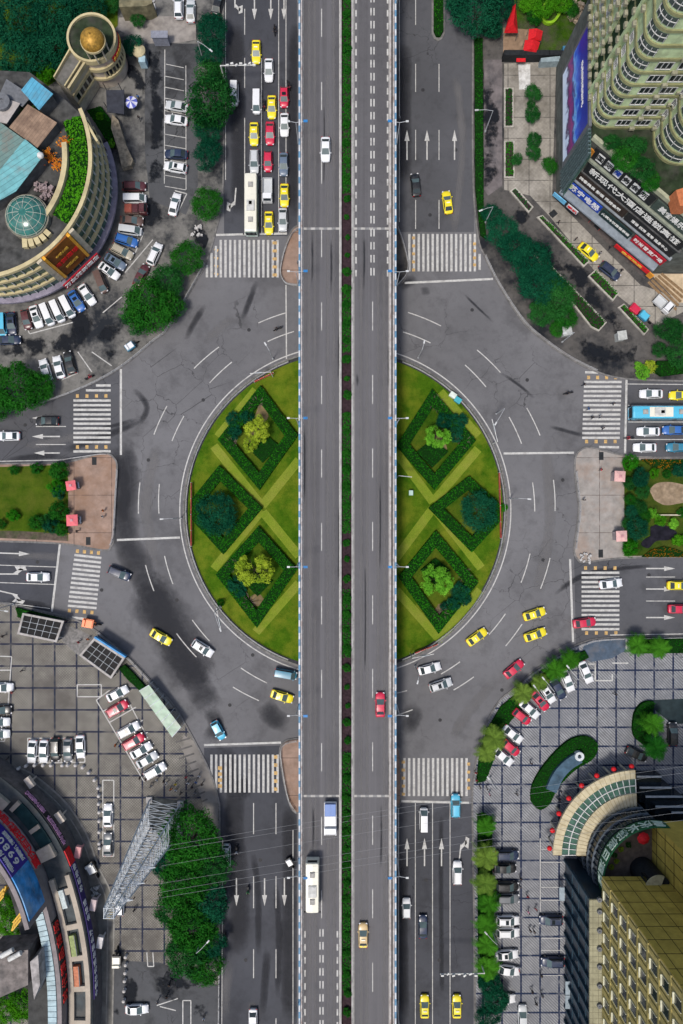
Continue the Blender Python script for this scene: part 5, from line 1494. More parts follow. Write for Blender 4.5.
k = MB(); k.prism(wpts([(676, 190), (690, 186), (694, 206), (680, 206)], PZ + 3), PZ - .2, PZ + 3); single('terrace_pavilion', k, M('pavilion_roof', (.42, .14, .06), .7, .2, 2), 'orange roofed pavilion on the podium terrace at the right edge', 'pavilion')
# forecourt
patch('forecourt_pavement', [(504, 64), (556, 62), (552, 196), (640, 285), (683, 300), (683, 312), (656, 326), (610, 290), (548, 215), (530, 196), (504, 190)], m_pave_hi, .136)
patch('forecourt_ramp', [(556, 193), (566, 187), (652, 268), (644, 279)], M('ramp_tile', (.085, .072, .068), .7, .3, 1.5), .142)
patch('forecourt_pavement', [(650, 274), (745, 274), (745, 300), (678, 303)], M('sandy_paving', (.46, .36, .24), .8, .2, .8, dirt=(.3, .22, .14)), .143)
st_ = MB()
for j in range(5): pbar(st_, 648 + j * 3.2, 282 - j * 2, 676 + j * 2.2, 310 - j * 4, .55, 0, .16 + j * .02)
structure('steps_pavement', st_, M('wooden_step', (.20, .13, .07), .8, .3, 2))
patch('side_pavement', [(476, 60), (502, 60), (502, 186), (488, 196), (484, 190), (484, 60)], M('old_paving', (.13, .115, .115), .85, .3, .6, dirt=(.05, .05, .055)), .136)
k = MB(); k.prism(wpts([(518, 65), (530, 65), (530, 90), (519, 90)]), .13, .22); single('white_stage', k, m_white_paint, 'white low stage slab on the pale forecourt', 'stage')
k = MB(); k.box((*P(524, 60)[:2], 1.2), (9.0, 1.0, 2.2)); k.box((*P(556, 60)[:2], 1.2), (4.0, .9, 2.2)); gt = single('dark_gate_wall', k, m_sdark, 'dark wall at the top of the pale forecourt', 'wall')
k = MB(); k.box((*P(521, 60, 2.4)[:2], 2.36), (1.8, .7, .12)); single('red_wall_board', k, m_redb, 'small red board on the dark forecourt wall', 'board')
# fence, tents and garden in the top right
patch('garden_ground', [(514, -20), (620, -20), (600, 30), (562, 62), (514, 62)], grass_mat('top_garden', (.02, .06, .005), (.06, .13, .01), (.10, .08, .07)), .136)
patch('tent_yard_ground', [(503, 28), (530, 30), (524, 56), (503, 57)], M('yard_earth', (.22, .15, .10), .9, .3, 1), .139)
def tent(px, z0, z1, label, nm='red_tent'):
    b_ = [P(x, y, z0) for x, y in px]; c = sum(b_, Vector()) / len(b_); o = thing(nm, label, 'tent', (c.x, c.y, .13))
    k = MB(); n = len(b_)
    if len(px) == 4: 
        r0 = (b_[0] + b_[1]) / 2; r1 = (b_[2] + b_[3]) / 2
        r0 = r0.lerp(r1, .12); r1 = r1.lerp(r0, .12); r0.z = r1.z = z1
        k.poly([b_[1], b_[2], r1, r0]); k.poly([b_[3], b_[0], r0, r1]); k.poly([b_[0], b_[1], r0]); k.poly([b_[2], b_[3], r1])
    part('cover', k, m_redb, o, recalc=False)
    for p in b_: part('pole', MB().tube((p.x, p.y, .13), p, .05, 5), m_steel, o)
tent([(512, 7), (516, 7), (518, 33), (504, 33)], 2.4, 4.2, 'tall narrow red tent under the dark trees at the top right')
tent([(529, 29), (543, 31), (541, 41), (528, 40)], 2.2, 3.0, 'upper of two square red tents at the top right')
tent([(525, 40), (540, 42), (537, 53), (523, 51)], 2.2, 3.0, 'lower of two square red tents at the top right')
for x, y, r_, m, t in ((543, 6, 12, f_bright, 'left of the green court'), (562, 4, 10, f_bright, 'at the top edge'), (535, 18, 8, f_mid, 'behind the red tents'), (572, 10, 8, f_mid, 'near the tower'), (527, 6, 8, f_bright, 'next to the narrow tent')):
    tree('broad', x, y, r_, m, f'bright green tree {t} in the top right garden', .7, .13, group='trees in the top right garden')
k = MB(); e = wpts(spline([(541, 18), (546, 6), (556, 4), (560, 9), (553, 22), (546, 24), (541, 18)], 6)); k.strip(e, offset(e, .5), .3, 1.0); single('lime_court_rim', k, M('lime_paint', (.22, .42, .02), .6), 'lime green rounded rim of a court in the top right garden', 'rim')
rnd = random.Random(21)
for i, (x, y) in enumerate([(570, 14), (577, 10), (583, 14), (576, 20), (586, 20)]):
    k = MB(); p = P(x, y)
    for j in range(9): k.box((p.x + rnd.uniform(-1.2, 1.2), p.y + rnd.uniform(-1, 1), rnd.uniform(.3, 1.0)), (rnd.uniform(.4, 1.2), rnd.uniform(.4, 1), rnd.uniform(.3, .9)), rnd.uniform(0, 3))
    single('rock_pile', k, M('garden_rock', (.38, .30, .22), .9, .4, 2), f'{ORDW[i]} pale rock pile from the left by the tower foot', 'rocks', 'rock piles by the tower')
k = MB(); k.prism(wpts([(563, 46), (574, 44), (575, 55), (564, 57)], 2.5), .13, 2.5); single('blue_kiosk', k, M('kiosk_blue', (.05, .16, .26), .6), 'dark blue kiosk by the top of the video screen', 'kiosk')
k = MB(); k.prism(wpts([(541, 58), (560, 56), (561, 61), (541, 62)], 2), .13, 2.0); single('grey_kiosk', k, M('kiosk_grey', (.24, .30, .32), .6), 'long grey kiosk left of the video screen', 'kiosk')

# ---- lower right: hotel
HZ = 15.2
HX = P(565, 860).x
B5 = thing('hotel_podium', 'dark blue glass hotel podium with slanting ribs at the lower right', 'building', P(565, 860))
hy1, hy0 = P(0, 858).y, P(0, 1300).y
k = MB(); k.prism([(HX, hy1), (HX, hy0), (HX + 60, hy0), (HX + 60, hy1 - 3)], .13, HZ - .4); part('wall', k, m_glz_blue, B5)
for j in range(26): part('rib', MB().box((HX - .2, hy1 - .3 - j * 2.9, HZ / 2), (.4, .3, HZ - .6)), M('podium_rib', (.03, .06, .085), .4), B5)
for z in (4.5, 8.2, 12): part('floor_band', MB().box((HX - .06, (hy0 + hy1) / 2, z), (.14, hy1 - hy0 - .1, .3)), M('podium_band', (.02, .045, .065), .4), B5)
lx0, lx1 = P(593, 0, HZ).x, P(603, 0, HZ).x
k = MB(); k.box(((lx0 + lx1) / 2 - .1, (hy0 + hy1) / 2, HZ - .19), (lx1 - lx0 + 1.0, hy1 - hy0 + .1, .38)); part('roof_ledge', k, plaza_mat('ledge_tile', (.30, .285, .19), (.10, .09, .06), 1.0, .2, .3, .06, (0, 0), (.15, .14, .09)), B5)
for j, y in enumerate((899, 911, 930, 948, 966, 985, 1005)):
    c = P(599, y, HZ); k = MB(); k.ring(c, .1, .42, 0, 360, HZ + .01, HZ + .45, 14); single('roof_fan', k, m_steel, 'small dark round fan in the row on the pale hotel ledge', 'fan', 'round fans on the hotel ledge')
for y, t in ((882, 'upper'), (1002, 'lower'), (988, 'middle')):
    k = MB(); p = P(567 if t == 'upper' else 573, y + (12 if t == 'upper' else 0), 3); k.box((p.x - 1.0, p.y, 3.0), (1.0, 2.6, .14)); k.box((p.x - .6, p.y + 1.1, 1.6), (.1, .1, 2.8)); k.box((p.x - .6, p.y - 1.1, 1.6), (.1, .1, 2.8))
    single('entrance_canopy', k, M('canopy_pale', (.25, .30, .33), .5), f'{t} pale canopy at the foot of the blue podium', 'canopy')
HT = HZ + 40
tx0 = P(602, 0, HZ).x; ty1 = P(0, 877, HZ).y
m_yel = plaza_mat('yellow_tile_wall', (.48, .365, .08), (.10, .085, .03), 0, 0, 0, 0, (0, 0), (.38, .28, .06), dirt_amt=.6)
m_hot = M('hotel_wall', (.40, .33, .13), .7, .18, .8, dirt=(.12, .12, .05), dirt_scale=.4)
B6 = thing('hotel_tower', 'tall yellow tiled hotel block with rows of windows at the lower right', 'hotel', (tx0, ty1, HZ))
k = MB(); k.box((tx0 + 20, ty1 - 35, HZ + 20), (40, 70, 40)); part('wall', k, m_hot, B6)
k = MB(); k.box((tx0 + 20, ty1 + .06, HZ + 20), (39.9, .12, 39.9)); part('end_wall', k, m_yel, B6)
k = MB()
for i in range(12): k.box((tx0 + 20, ty1 + .13, HZ + 1.5 + i * 3.4), (39.9, .05, .09))
for i in range(16): k.box((tx0 + 1.2 + i * 2.5, ty1 + .13, HZ + 20), (.08, .05, 39.8))
part('tile_joints', k, M('joint_dark', (.07, .055, .02), .8), B6)
nw = 0
for i in range(9):
    z = HZ + 2.0 + i * 3.7
    part('floor_band', MB().box((tx0 - .08, ty1 - 35, z + 2.1), (.2, 69.9, .32)), M('hotel_band', (.30, .25, .09), .7), B6)
    for j in range(12):
        if nw < 100: window(B6, (tx0 - .02, ty1 - 2.6 - j * 3.75, z + .35), (0, -1, 0), 1.5, 1.9, 'sill'); nw += 1
for j in range(13): part('pier', MB().box((tx0 - .06, ty1 - .7 - j * 3.75, HZ + 20), (.16, .5, 39.8)), M('hotel_band', (.30, .25, .09), .7), B6)
k = MB(); k.box((tx0 + 20, ty1 - 35, HZ + 40.2), (40.3, 70.3, .5)); part('roof', k, m_roofdk, B6)
# second block and drum beside it
bx = P(652, 0, 11).x; by = P(0, 821, 11).y
B7 = thing('hotel_wing', 'plain yellow tiled wing behind the curved hotel sign', 'hotel', (bx, by, 11))
k = MB(); k.box((bx + 15, by - 4.2, 31), (30, 8.4, 40)); part('wall', k, m_yel, B7)
k = MB()
for i in range(12): k.box((bx - .03, by - 4.2, 13 + i * 3.3), (.07, 8.36, .08))
for i in range(4): k.box((bx - .03, by - 1 - i * 2.2, 31), (.07, .08, 39.9))
part('tile_joints', k, M('joint_dark', (.07, .055, .02), .8), B7)
dc = P(642, 869, 11)
B8 = thing('stair_drum', 'dark round stair drum with a cream spiral top beside the yellow wing', 'stair tower', (dc.x, dc.y, 11))
k = MB(); k.lathe((dc.x, dc.y, 10.9), [(2.3, 0), (2.3, 7)], 24); part('wall', k, m_sdark, B8)
k = MB(); k.ring(dc, .8, 2.5, 70, 250, 17.92, 18.2, 20); part('spiral_cap', k, M('spiral_cream', (.42, .38, .24), .7, .2, 2), B8)
for j in range(3):
    k = MB(); x, y = 655 + j * 11, 884 + j * 5; c = P(x, y, 17); k.box((c.x, c.y, 16.5), (3.4, 2.6, 2.2)); k.box((c.x, c.y + 1.32, 17.62), (3.4, .12, .1)); k.box((c.x - 1.66, c.y, 17.63), (.1, 2.5, .1))
    single('skylight_box', k, [m_glz_dark], f'{ORDW[j]} dark skylight box from the left above the hotel front', 'skylight', 'skylight boxes on the hotel')
# curved lobby building with green sign
lc = P(655, 878, 12.6)[:2]; LR = 54.5 * MPP * .91
B9 = thing('curved_lobby', 'curved dark glass lobby wrapping a roof terrace below the porch', 'building', (lc[0], lc[1], .13))
k = MB(); k.ring(lc, .1, LR, 85, 205, .13, 10.8, 30); part('wall', k, m_glz_dark, B9)
for j in range(18):
    a = R(88 + j * 6.6); part('fin', MB().box((lc[0] + (LR + .1) * math.cos(a), lc[1] + (LR + .1) * math.sin(a), 5.4), (.3, .12, 10.6), a), M('lobby_fin', (.05, .065, .08), .4), B9)
for z in (3.5, 6.2, 8.8): k = MB(); k.ring(lc, LR - .1, LR + .35, 88, 200, z, z + .3, 24); part('floor_band', k, M('lobby_band', (.10, .12, .14), .4), B9)
k = MB(); k.ring(lc, .1, LR - .6, 85, 205, 10.8, 11.0, 30); part('terrace_floor', k, M('terrace_brown', (.12, .095, .075), .8, .3, 1), B9)
k = MB(); k.ring(lc, LR - .55, LR - .2, 85, 205, 10.81, 11.9, 30); part('parapet', k, m_conc_dark, B9)
SG = thing('hotel_name_sign', 'curved green sign with white characters round the hotel terrace', 'sign', (lc[0], lc[1], 10.8))
k = MB(); k.ring(lc, LR - .18, LR + .02, 74, 196, 11.2, 14.0, 30); part('panel', k, M('sign_green', (.01, .085, .035), .5, .3, 1.5), SG)
ap = [(lc[0] + (LR + .02) * math.cos(R(a)), lc[1] + (LR + .02) * math.sin(R(a))) for a in range(80, 192, 4)]
# read by someone standing outside: left to right runs from the top of the arc ... travel so that the outside lies on the right hand
arc_lettering('lettering', '重庆长都假日酒店', ap[::1], 12.6, 2.3, M('letter_mint', (.50, .62, .52), .5), SG, out=.06)
um = thing('parasol', 'red parasol on the brown hotel terrace', 'parasol', P(644, 840, 11))
c = P(644, 839, 13.2); k = MB(); k.lathe((c.x, c.y, 12.9), [(1.15, 0), (1.13, .1), (.7, .45), (.05, .65)], 8); part('canopy', k, m_redb, um); part('pole', MB().tube((c.x, c.y, 11.0), (c.x, c.y, 13.6), .05, 6), m_steel, um)
for i, (x, y) in enumerate([(612, 868), (615, 856), (622, 850), (629, 846), (617, 862)]):
    tree('ball', x, y, 3, f_mid if i % 2 else f_lime, f'{ORDW[i]} potted shrub from the lower end along the hotel terrace edge', 1, 11, 'shrub', 'potted shrubs on the hotel terrace')
# porch ring
qc = P(638, 855, 5.2)[:2]; kk = MPP * (CAM_H - 5.2) / CAM_H
B10 = thing('porch_canopy', 'quarter ring porch canopy of cream panels and green glass squares', 'canopy', (qc[0], qc[1], .13))
m_porch = M('porch_cream', (.48, .42, .28), .7, .12, 1, dirt=(.3, .25, .15), dirt_scale=.6)
for r0, r1, z1 in ((76.4, 85, 5.3), (48, 62, 5.5)): k = MB(); k.ring(qc, r0 * kk, r1 * kk, 92, 180, 4.8, z1, 36); part('cream_band', k, m_porch, B10)
for r0, r1 in ((70, 76.2), (62.2, 69)): k = MB(); k.ring(qc, r0 * kk, r1 * kk, 92, 180, 4.85, 5.15, 36); part('glass_band', k, m_glz, B10)
k = MB(); k.ring(qc, 69 * kk + .02, 70 * kk - .02, 92, 180, 4.84, 5.34, 36)
for j in range(19): a = R(92 + j * 88 / 18); k.box((qc[0] + 69.3 * kk * math.cos(a), qc[1] + 69.3 * kk * math.sin(a), 5.24), (14 * kk, .12, .16), a)
part('glazing_bars', k, m_white_paint, B10)
k = MB()
for j in range(25): a = R(92 + j * 88 / 24); k.box((qc[0] + 80.7 * kk * math.cos(a), qc[1] + 80.7 * kk * math.sin(a), 5.31), (8.4 * kk, .06, .03), a); k.box((qc[0] + 55 * kk * math.cos(a), qc[1] + 55 * kk * math.sin(a), 5.51), (13.8 * kk, .06, .03), a)
part('panel_joints', k, M('joint_brown', (.22, .16, .08), .8), B10)
for j in range(8): a = R(96 + j * 11.5); part('column', MB().tube((qc[0] + 82 * kk * math.cos(a), qc[1] + 82 * kk * math.sin(a), .13), (qc[0] + 82 * kk * math.cos(a), qc[1] + 82 * kk * math.sin(a), 4.8), .2, 10), m_creamw, B10)
for j in range(8):
    a = R(93 + j * 12); c = (qc[0] + 87.2 * kk * math.cos(a), qc[1] + 87.2 * kk * math.sin(a))
    k = MB(); k.lathe((*c, 3.9), [(.12, 0), (.42, .15), (.52, .42), (.42, .7), (.12, .85)], 10); k.tube((*c, 4.7), (*c, 5.0), .04, 5)
    single('red_lantern', k, m_redb, 'round red lantern hanging along the outer edge of the porch canopy', 'lantern', 'lanterns round the porch canopy', True)
# stepped dark roofs right of the porch
for i, (x0, y0, x1, y1, z, t) in enumerate([(637, 776, 662, 796, 3, 'topmost'), (640, 787, 672, 803, 4, 'second'), (646, 796, 683, 812, 5, 'third'), (656, 806, 700, 822, 6, 'fourth'), (672, 812, 720, 838, 7, 'lowest')]):
    a, b = P(x0, y0, z), P(x1, y1, z); o = thing('stepped_roof', f'dark glass stepped roof, {t} of five right of the porch', 'roof', (a.x, a.y, .13), 0, 'stepped dark roofs by the hotel')
    k = MB(); k.prism([(a.x, a.y), (b.x, a.y), (b.x, b.y), (a.x, b.y)], .13, z - .3 + i * .01); part('glass', k, m_glz_dark, o)
    k = MB(); k.box(((a.x + b.x) / 2, a.y - .2, z - .2), (b.x - a.x, .35, .2)); part('edge_beam', k, M('beam_pale', (.34, .36, .37), .5), o)
# glass roofed stair in the bean hedge
k = MB(); e = wpts(spline([(549, 788), (556, 773), (566, 762), (577, 755)], 6)); k.strip(offset(e, 1.1), offset(e, -1.1), .5, 1.6)
o = single('stair_roof', k, M('stair_glass', (.05, .09, .13), .2, .4, .6, spec=.6), 'long blue grey glass roof of the sunken stair inside the bean hedge', 'stair roof')
k = MB(); c = P(579, 756, 1.5); k.ring(c, .4, .9, 0, 360, .3, 1.9, 16); single('vent_drum', k, m_galv, 'round metal vent at the end of the sunken stair roof', 'vent')
patch('stair_floor', [(545, 800), (540, 786), (556, 764), (574, 748), (586, 748), (584, 756), (566, 768), (552, 786)], M('stair_dark', (.02, .03, .045), .6), .14)
# court markings
pk = MB()
for d in [(626, 638, 626, 649), (583, 664, 596, 664), (595, 664, 595, 680.5), (595, 680.5, 612, 680.5), (612, 680.5, 612, 674), (612, 663, 628, 663)]: pbar(pk, *d, .26, 0, .14)
pbar(pk, 540, 838, 540, 912, .2, 0, .141)
for y in (849, 862, 887, 900, 912, 938, 950, 975): pbar(pk, 541, y, 562, y, .12, 0, .142)
structure('court_road_markings', pk, m_white)
patch('court_service_pavement', [(585, 642), (612, 638), (626, 639), (626, 650), (612, 658), (590, 662), (580, 655)], M('service_slate', (.06, .085, .12), .7, .3, .8, dirt=(.12, .12, .13)), .139)
patch('ramp_road', [(647, 700), (720, 697), (720, 722), (672, 724), (650, 706)], M('ramp_dark', (.018, .03, .034), .7, .3, .8), .139)
# ---- lower left: curved arcade with signs
def arcade_line(px): return wpts(spline(px, 8), 5)
OUT = [(-30, 752), (0, 772), (29, 796), (52, 824), (70, 858), (84, 905), (92, 948), (95, 990), (94, 1040), (88, 1110)]
oo = arcade_line(OUT)
B11 = thing('curved_arcade', 'curved shopping arcade with cream beams and sign boards at the lower left', 'building', P(60, 900))
def off(d): return offset(oo, d)
sgn = -1 if Vector(off(3)[30]).x > Vector(oo[30]).x else 1    # +: towards the inside (left)
def IN(d): return off(d * sgn)
k = MB(); k.strip(IN(0.3), IN(4.4), .13, 6.0); part('wall', k, M('arcade_wall', (.12, .11, .11), .7, .3, 1), B11)
k = MB(); k.strip(IN(0), IN(4.5), 6.01, 6.3); part('roof', k, M('arcade_roof', (.045, .055, .06), .6, .35, .6, dirt=(.10, .09, .08)), B11)
m_beam = M('arcade_beam', (.37, .32, .26), .7, .15, 1, dirt=(.24, .20, .16), dirt_scale=.5)
def seg(i0, i1, d0, d1, z0, z1, mat, name, parent=B11):
    A, B = IN(d0)[i0:i1 + 1], IN(d1)[i0:i1 + 1]
    k = MB(); k.strip(A, B, z0, z1); return part(name, k, mat, parent)
n = len(oo)
seg(34, n - 12, .2, 1.1, 6.31, 7.0, m_beam, 'beam'); seg(34, n - 12, 3.3, 4.3, 6.31, 7.0, m_beam, 'beam')
for i in (8, 15, 22, 29, 36, 42, 48, 54, 60):
    if i + 2 < n:
        A, B = IN(1.11), IN(3.29); k = MB(); k.strip([A[i], A[i + 1]], [B[i], B[i + 1]], 6.31, 6.99); part('beam', k, m_beam, B11)
seg(8, 14, 2.4, 4.3, 6.31, 7.2, M('cream_block', (.40, .35, .28), .7, .15, 1), 'cream_block'); seg(27, 30, 1.2, 4.2, 6.31, 7.2, M('cream_block', (.40, .35, .28), .7, .15, 1), 'cream_block')
seg(16, 27, 1.0, 3.4, 6.32, 6.6, M('teal_roof_glass', (.015, .04, .042), .2, .4, .5), 'glass_roof')
gx = [(36, 39, (.40, .46, .46), 'white'), (44, 48, (.22, .27, .10), 'green'), (50, 54, (.40, .14, .07), 'orange')]
for i0, i1, c, t in gx:
    A, B = IN(2.0), IN(3.1); o = thing('sign_box', f'{t} sign box lying between the cream beams of the curved arcade', 'sign', (*A[i0], 6.3))
    k = MB(); k.strip(A[i0:i1 + 1], B[i0:i1 + 1], 6.32, 7.1); part('box', k, M('sign_box_' + t, c, .5, .3, 2), o); k = MB(); k.strip([A[i0], A[i1]], [Vector(A[i0]).lerp(B[i0], .12), Vector(A[i1]).lerp(B[i1], .12)], 7.11, 7.2); part('edge', k, m_steel, o)
def fascia(i0, i1, z0, z1, d, mat, txt, tm, label, sz, nm='fascia_sign', ti=None, more=()):
    A = IN(d)[i0:i1 + 1]; B = IN(d + .2)[i0:i1 + 1]
    o = thing(nm, label, 'sign', (*A[len(A) // 2], z0))
    k = MB(); k.strip(A, B, z0, z1); part('panel', k, mat, o)
    if txt:
        path = IN(d)[ti[0]:ti[1] + 1] if ti else A[::1]
        a, b = Vector(path[0]), Vector(path[1]); t = (b - a); nn = Vector((t.y, -t.x)); inn = Vector(B[0]) - a
        if nn.dot(inn) > 0: path = path[::-1]
        arc_lettering('lettering', txt, path, (z0 + z1) / 2, sz, tm, o, .07)
        for t_, z_, s_ in more: arc_lettering('lettering', t_, path, z_, s_, tm, o, .07)
    return o
fascia(15, 29, 4.2, 6.0, -.25, M('fascia_black', (.02, .02, .025), .6), '手机数码世界 通讯电器城', M('letter_pink', (.62, .32, .52), .5), 'dark fascia with pink and green characters at the arcade top', 1.3)
fascia(30, 33, 4.0, 6.2, -.25, m_redb, None, None, 'short bright red fascia at the middle of the arcade', 1)
fascia(33, 57, 4.0, 6.0, -.25, M('fascia_purple', (.035, .022, .12), .6), '中国移动通信营业厅 全球通 动感地带', m_lett, 'long dark purple fascia with small white characters', 1.25)
for j, (i, c) in enumerate([(32, (.5, .25, .25)), (41, (.5, .4, .4)), (48, (.5, .48, .48)), (24, (.55, .48, .4)), (14, (.5, .44, .38))]):
    A = IN(-1.0); k = MB(); p = A[i]; k.box((p[0], p[1], 3.2), (1.1, 2.2, .9), R(35 if i < 30 else -10)); k.box((p[0], p[1], 1.5), (.2, .3, 2.6)); single('projecting_sign', k, M(f'proj_sign_{j}', c, .6), f'{ORDW[j]} pale sign box projecting from the arcade front' if False else ['pinkish sign box below the red fascia', 'pale pink sign box at the middle of the purple fascia', 'pale sign box low on the purple fascia', 'cream sign box at the end of the dark fascia', 'cream sign box at the top of the dark fascia'][j] + ', curved arcade', 'sign', 'projecting signs on the curved arcade')
# tall inner wall with the big boards
for a_, b_, h_ in ((0, 37, 16.5), (37, n, 9.4)): k = MB(); k.strip(IN(4.7)[a_:b_ + 1], IN(5.5)[a_:b_ + 1], .13, h_); part('upper_wall', k, M('upper_wall_grey', (.20, .175, .175), .75, .2, .8), B11)
k = MB(); k.strip(IN(5.5), IN(12), .13, 7.0); part('rear_block', k, M('rear_roof', (.05, .05, .048), .85, .3, .6, dirt=(.02, .02, .02)), B11)
fascia(4, 30, 6.6, 9.4, 4.48, M('upper_pink', (.36, .29, .29), .7), '重庆百货家电商场大世界', M('letter_bright_red', (.75, .02, .03), .5), 'grey pink board with big red characters above the arcade roof', 2.3, 'sign_board')
fascia(0, 27, 9.9, 16.2, 4.4, M('board_violet', (.035, .022, .24), .45, .25, 1.2), '6980', m_lett, 'big violet advertising board reading 6980 at the lower left edge', 2.4, 'advertising_board', (18, 26), (('天翼手机 精彩生活', 11.0, 1.1), ('中国电信 用户至上', 15.2, 1.2)))
S3 = fascia(27, 36, 9.9, 16.2, 4.4, M('board_sky', (.03, .22, .52), .45, .6, .35, dirt=(.35, .50, .62), dirt_scale=.16), None, None, 'sky blue picture board beside the violet one', 1, 'advertising_board')
fascia(40, 56, 6.9, 9.2, 4.48, m_sdark, '时代精品商场', m_lettr, 'dark board with red characters below the blue picture board', 2.2, 'sign_board')
k = MB(); A, B = IN(5.7), IN(7.3)
for i in range(34, 62):
    if i + 1 < n: k.strip([A[i], Vector(A[i]).lerp(Vector(A[i + 1]), .9)], [B[i], Vector(B[i]).lerp(Vector(B[i + 1]), .9)], 9.0, 9.3)
part('glass_gutter_roof', k, M('pale_glass', (.30, .40, .43), .25, .25, 1), B11)
for (x, y, t) in ((17, 921, 'right'), (0, 897, 'upper')):
    p = P(x, y, 10.5); k = MB()
    for j in range(5): k.box((p.x + math.cos(.9) * (j - 2) * .55, p.y + math.sin(.9) * (j - 2) * .55, 10.2), (.28, 2.2, .5), .9 - 1.2)
    for j in range(3): k.box((p.x, p.y + (j - 1) * .7, 10.6), (2.4, .22, .2), .9)
    k.tube((p.x, p.y, 7), (p.x, p.y, 10.2), .2, 6)
    single('gold_emblem', k, M('emblem_gold', (.55, .32, .02), .4, .2, 3), f'yellow lattice emblem, {t} one behind the boards', 'emblem')
for px, t, c in (([(-10, 952), (28, 950), (28, 985), (-10, 1002)], 'grey flat roof with tanks behind the arcade', (.16, .14, .13)), ([(30, 962), (38, 955), (40, 985), (34, 1000)], 'narrow pale roof strip behind the arcade', (.3, .28, .27))):
    k = MB(); k.prism(wpts(px, 12), 7.01, 12); single('rear_roof_block', k, M('rear_block_' + t[:4], c, .8, .4, .8, dirt=(.04, .04, .04)), t, 'roof block')
for x, y, t in ((7, 953, 'left'), (15, 956, 'right')):
    p = P(x, y, 12.5); k = MB(); k.tube((p.x - 1.1, p.y - .6, 12.5), (p.x + 1.1, p.y + .6, 12.5), .45, 12); single('roof_tank', k, m_white_paint, f'{t} white roof tank behind the arcade', 'tank')
# pavement along the arcade
pe = spline([(0, 775 - 4), (24, 770), (60, 797), (84, 830), (98, 866), (112, 900), (113, 960), (112, 1024), (112, 1090)], 6)
patch('arcade_pavement', [(-60, 760)] + [(x, y) for x, y in pe] + [(60, 1090), (90, 990), (60, 850), (20, 795), (-60, 790)], M('arcade_paving', (.15, .145, .13), .8, .3, .5, dirt=(.08, .075, .065)), .139)
kerb('path_step_kerb', wpts(pe), 1, .2, M('step_grey', (.22, .21, .19), .8), w=.3)
e_ = offset(wpts(pe), -1.2); kerb('path_step_kerb', e_, 1, .18, M('step_grey', (.22, .21, .19), .8), w=.22)
patch('yard_road', [(113, 960), (160, 962), (219, 985), (219, 1090), (112, 1090)], m_lot, .137)
# ---- station entrances and glass canopy
def station(px, label, blue=False):
    z = 3.3; b_ = [P(x, y, z) for x, y in px]; c = sum(b_, Vector()) / 4
    o = thing('station_entrance', label, 'station entrance', (c.x, c.y, .13), 0, 'station entrances at the top of the square')
    q = [tuple(p[:2]) for p in b_]; s = 1 if sum(Vector(a).cross(Vector(b)) for a, b in zip(q, q[1:] + q[:1])) > 0 else -1
    inn = offset(q, .4 * s, True)
    k = MB(); k.strip(q, inn, z - .35, z, closed=True); part('roof_frame', k, M('station_frame', (.34, .32, .30), .6, .2, 2, dirt=(.16, .15, .14)), o)
    k = MB(); k.prism(offset(q, .5 * s, True), z - .3, z - .2); part('roof_glass', k, M('station_glass', (.008, .008, .009), .5, .4, 1.5, spec=.08), o)
    V_ = [Vector(p) for p in inn]; k = MB()
    for i in range(1, 5):
        a, b2 = V_[0].lerp(V_[1], i / 5), V_[3].lerp(V_[2], i / 5); k.tube((*a, z - .15), (*b2, z - .15), .035, 4)
    for i in range(1, 3):
        a, b2 = V_[0].lerp(V_[3], i / 3), V_[1].lerp(V_[2], i / 3); k.tube((*a, z - .14), (*b2, z - .14), .035, 4)
    part('glazing_bars', k, m_galv, o)
    for p in inn: part('post', MB().tube((*p, .13), (*p, z - .35), .12, 8), m_galv, o)
    for a, b2 in ((0, 1), (2, 3), (3, 0)): part('glass_side', wall_on((*q[a],), (*q[b2],), .5, 2.6, -.3 if s > 0 else .3, .05), m_glz_dark, o)
    if blue: part('blue_fascia', wall_on(q[0], q[1], z - .75, z + .25, .35 if s > 0 else -.1, .3), M('station_blue', (.05, .24, .50), .5), o)
    return o
station([(22.5, 613), (64, 621), (56.5, 642.5), (17, 634)], 'pale framed station entrance with dark gridded glass roof at the left', False)
station([(94, 638), (125, 658), (111, 679), (79, 655.5)], 'station entrance with a blue fascia beside the kerb', True)
k = MB(); qd = [P(139, 691, 3), P(149, 685, 3.2), P(181, 727, 3.2), P(172, 737, 3)]
o = thing('glass_canopy', 'long pale green glass canopy over the stairs by the square', 'canopy', (qd[0].x, qd[0].y, .13))
k.poly(qd); k.poly([v - Vector((0, 0, .1)) for v in qd[::-1]]); part('glass', k, M('canopy_mint', (.26, .36, .27), .35, .35, .6, dirt=(.36, .38, .33)), o)
for i in range(7):
    a, b2 = qd[0].lerp(qd[3], i / 6), qd[1].lerp(qd[2], i / 6); part('rafter', MB().tube(a + Vector((0, 0, .05)), b2 + Vector((0, 0, .05)), .07, 5), m_galv, o)
    part('post', MB().tube((a.x, a.y, .13), a, .06, 6), m_galv, o); part('post', MB().tube((b2.x, b2.y, .13), b2, .06, 6), m_galv, o)
patch('stair_pavement', [(60, 622), (80, 630), (100, 640), (92, 655), (78, 655), (62, 640)], M('striped_paving', (.15, .145, .14), .8, .3, 3, dirt=(.24, .23, .22), dirt_scale=1.5), .139)
patch('side_pavement', [(184, 735), (196, 742), (211, 776), (218, 800), (218, 826), (206, 828), (202, 800), (192, 770), (180, 745)], M('kerb_paving', (.20, .185, .165), .8, .3, .7, dirt=(.10, .09, .085)), .1385)
stp = MB()
for i in range(9): pbar(stp, 176 + i * 1.6, 742 + i * 8.2, 190 + i * 2.2, 738 + i * 7.6, .35, 0, .15)
structure('stair_pavement_edges', stp, M('stair_edge', (.10, .095, .09), .8))
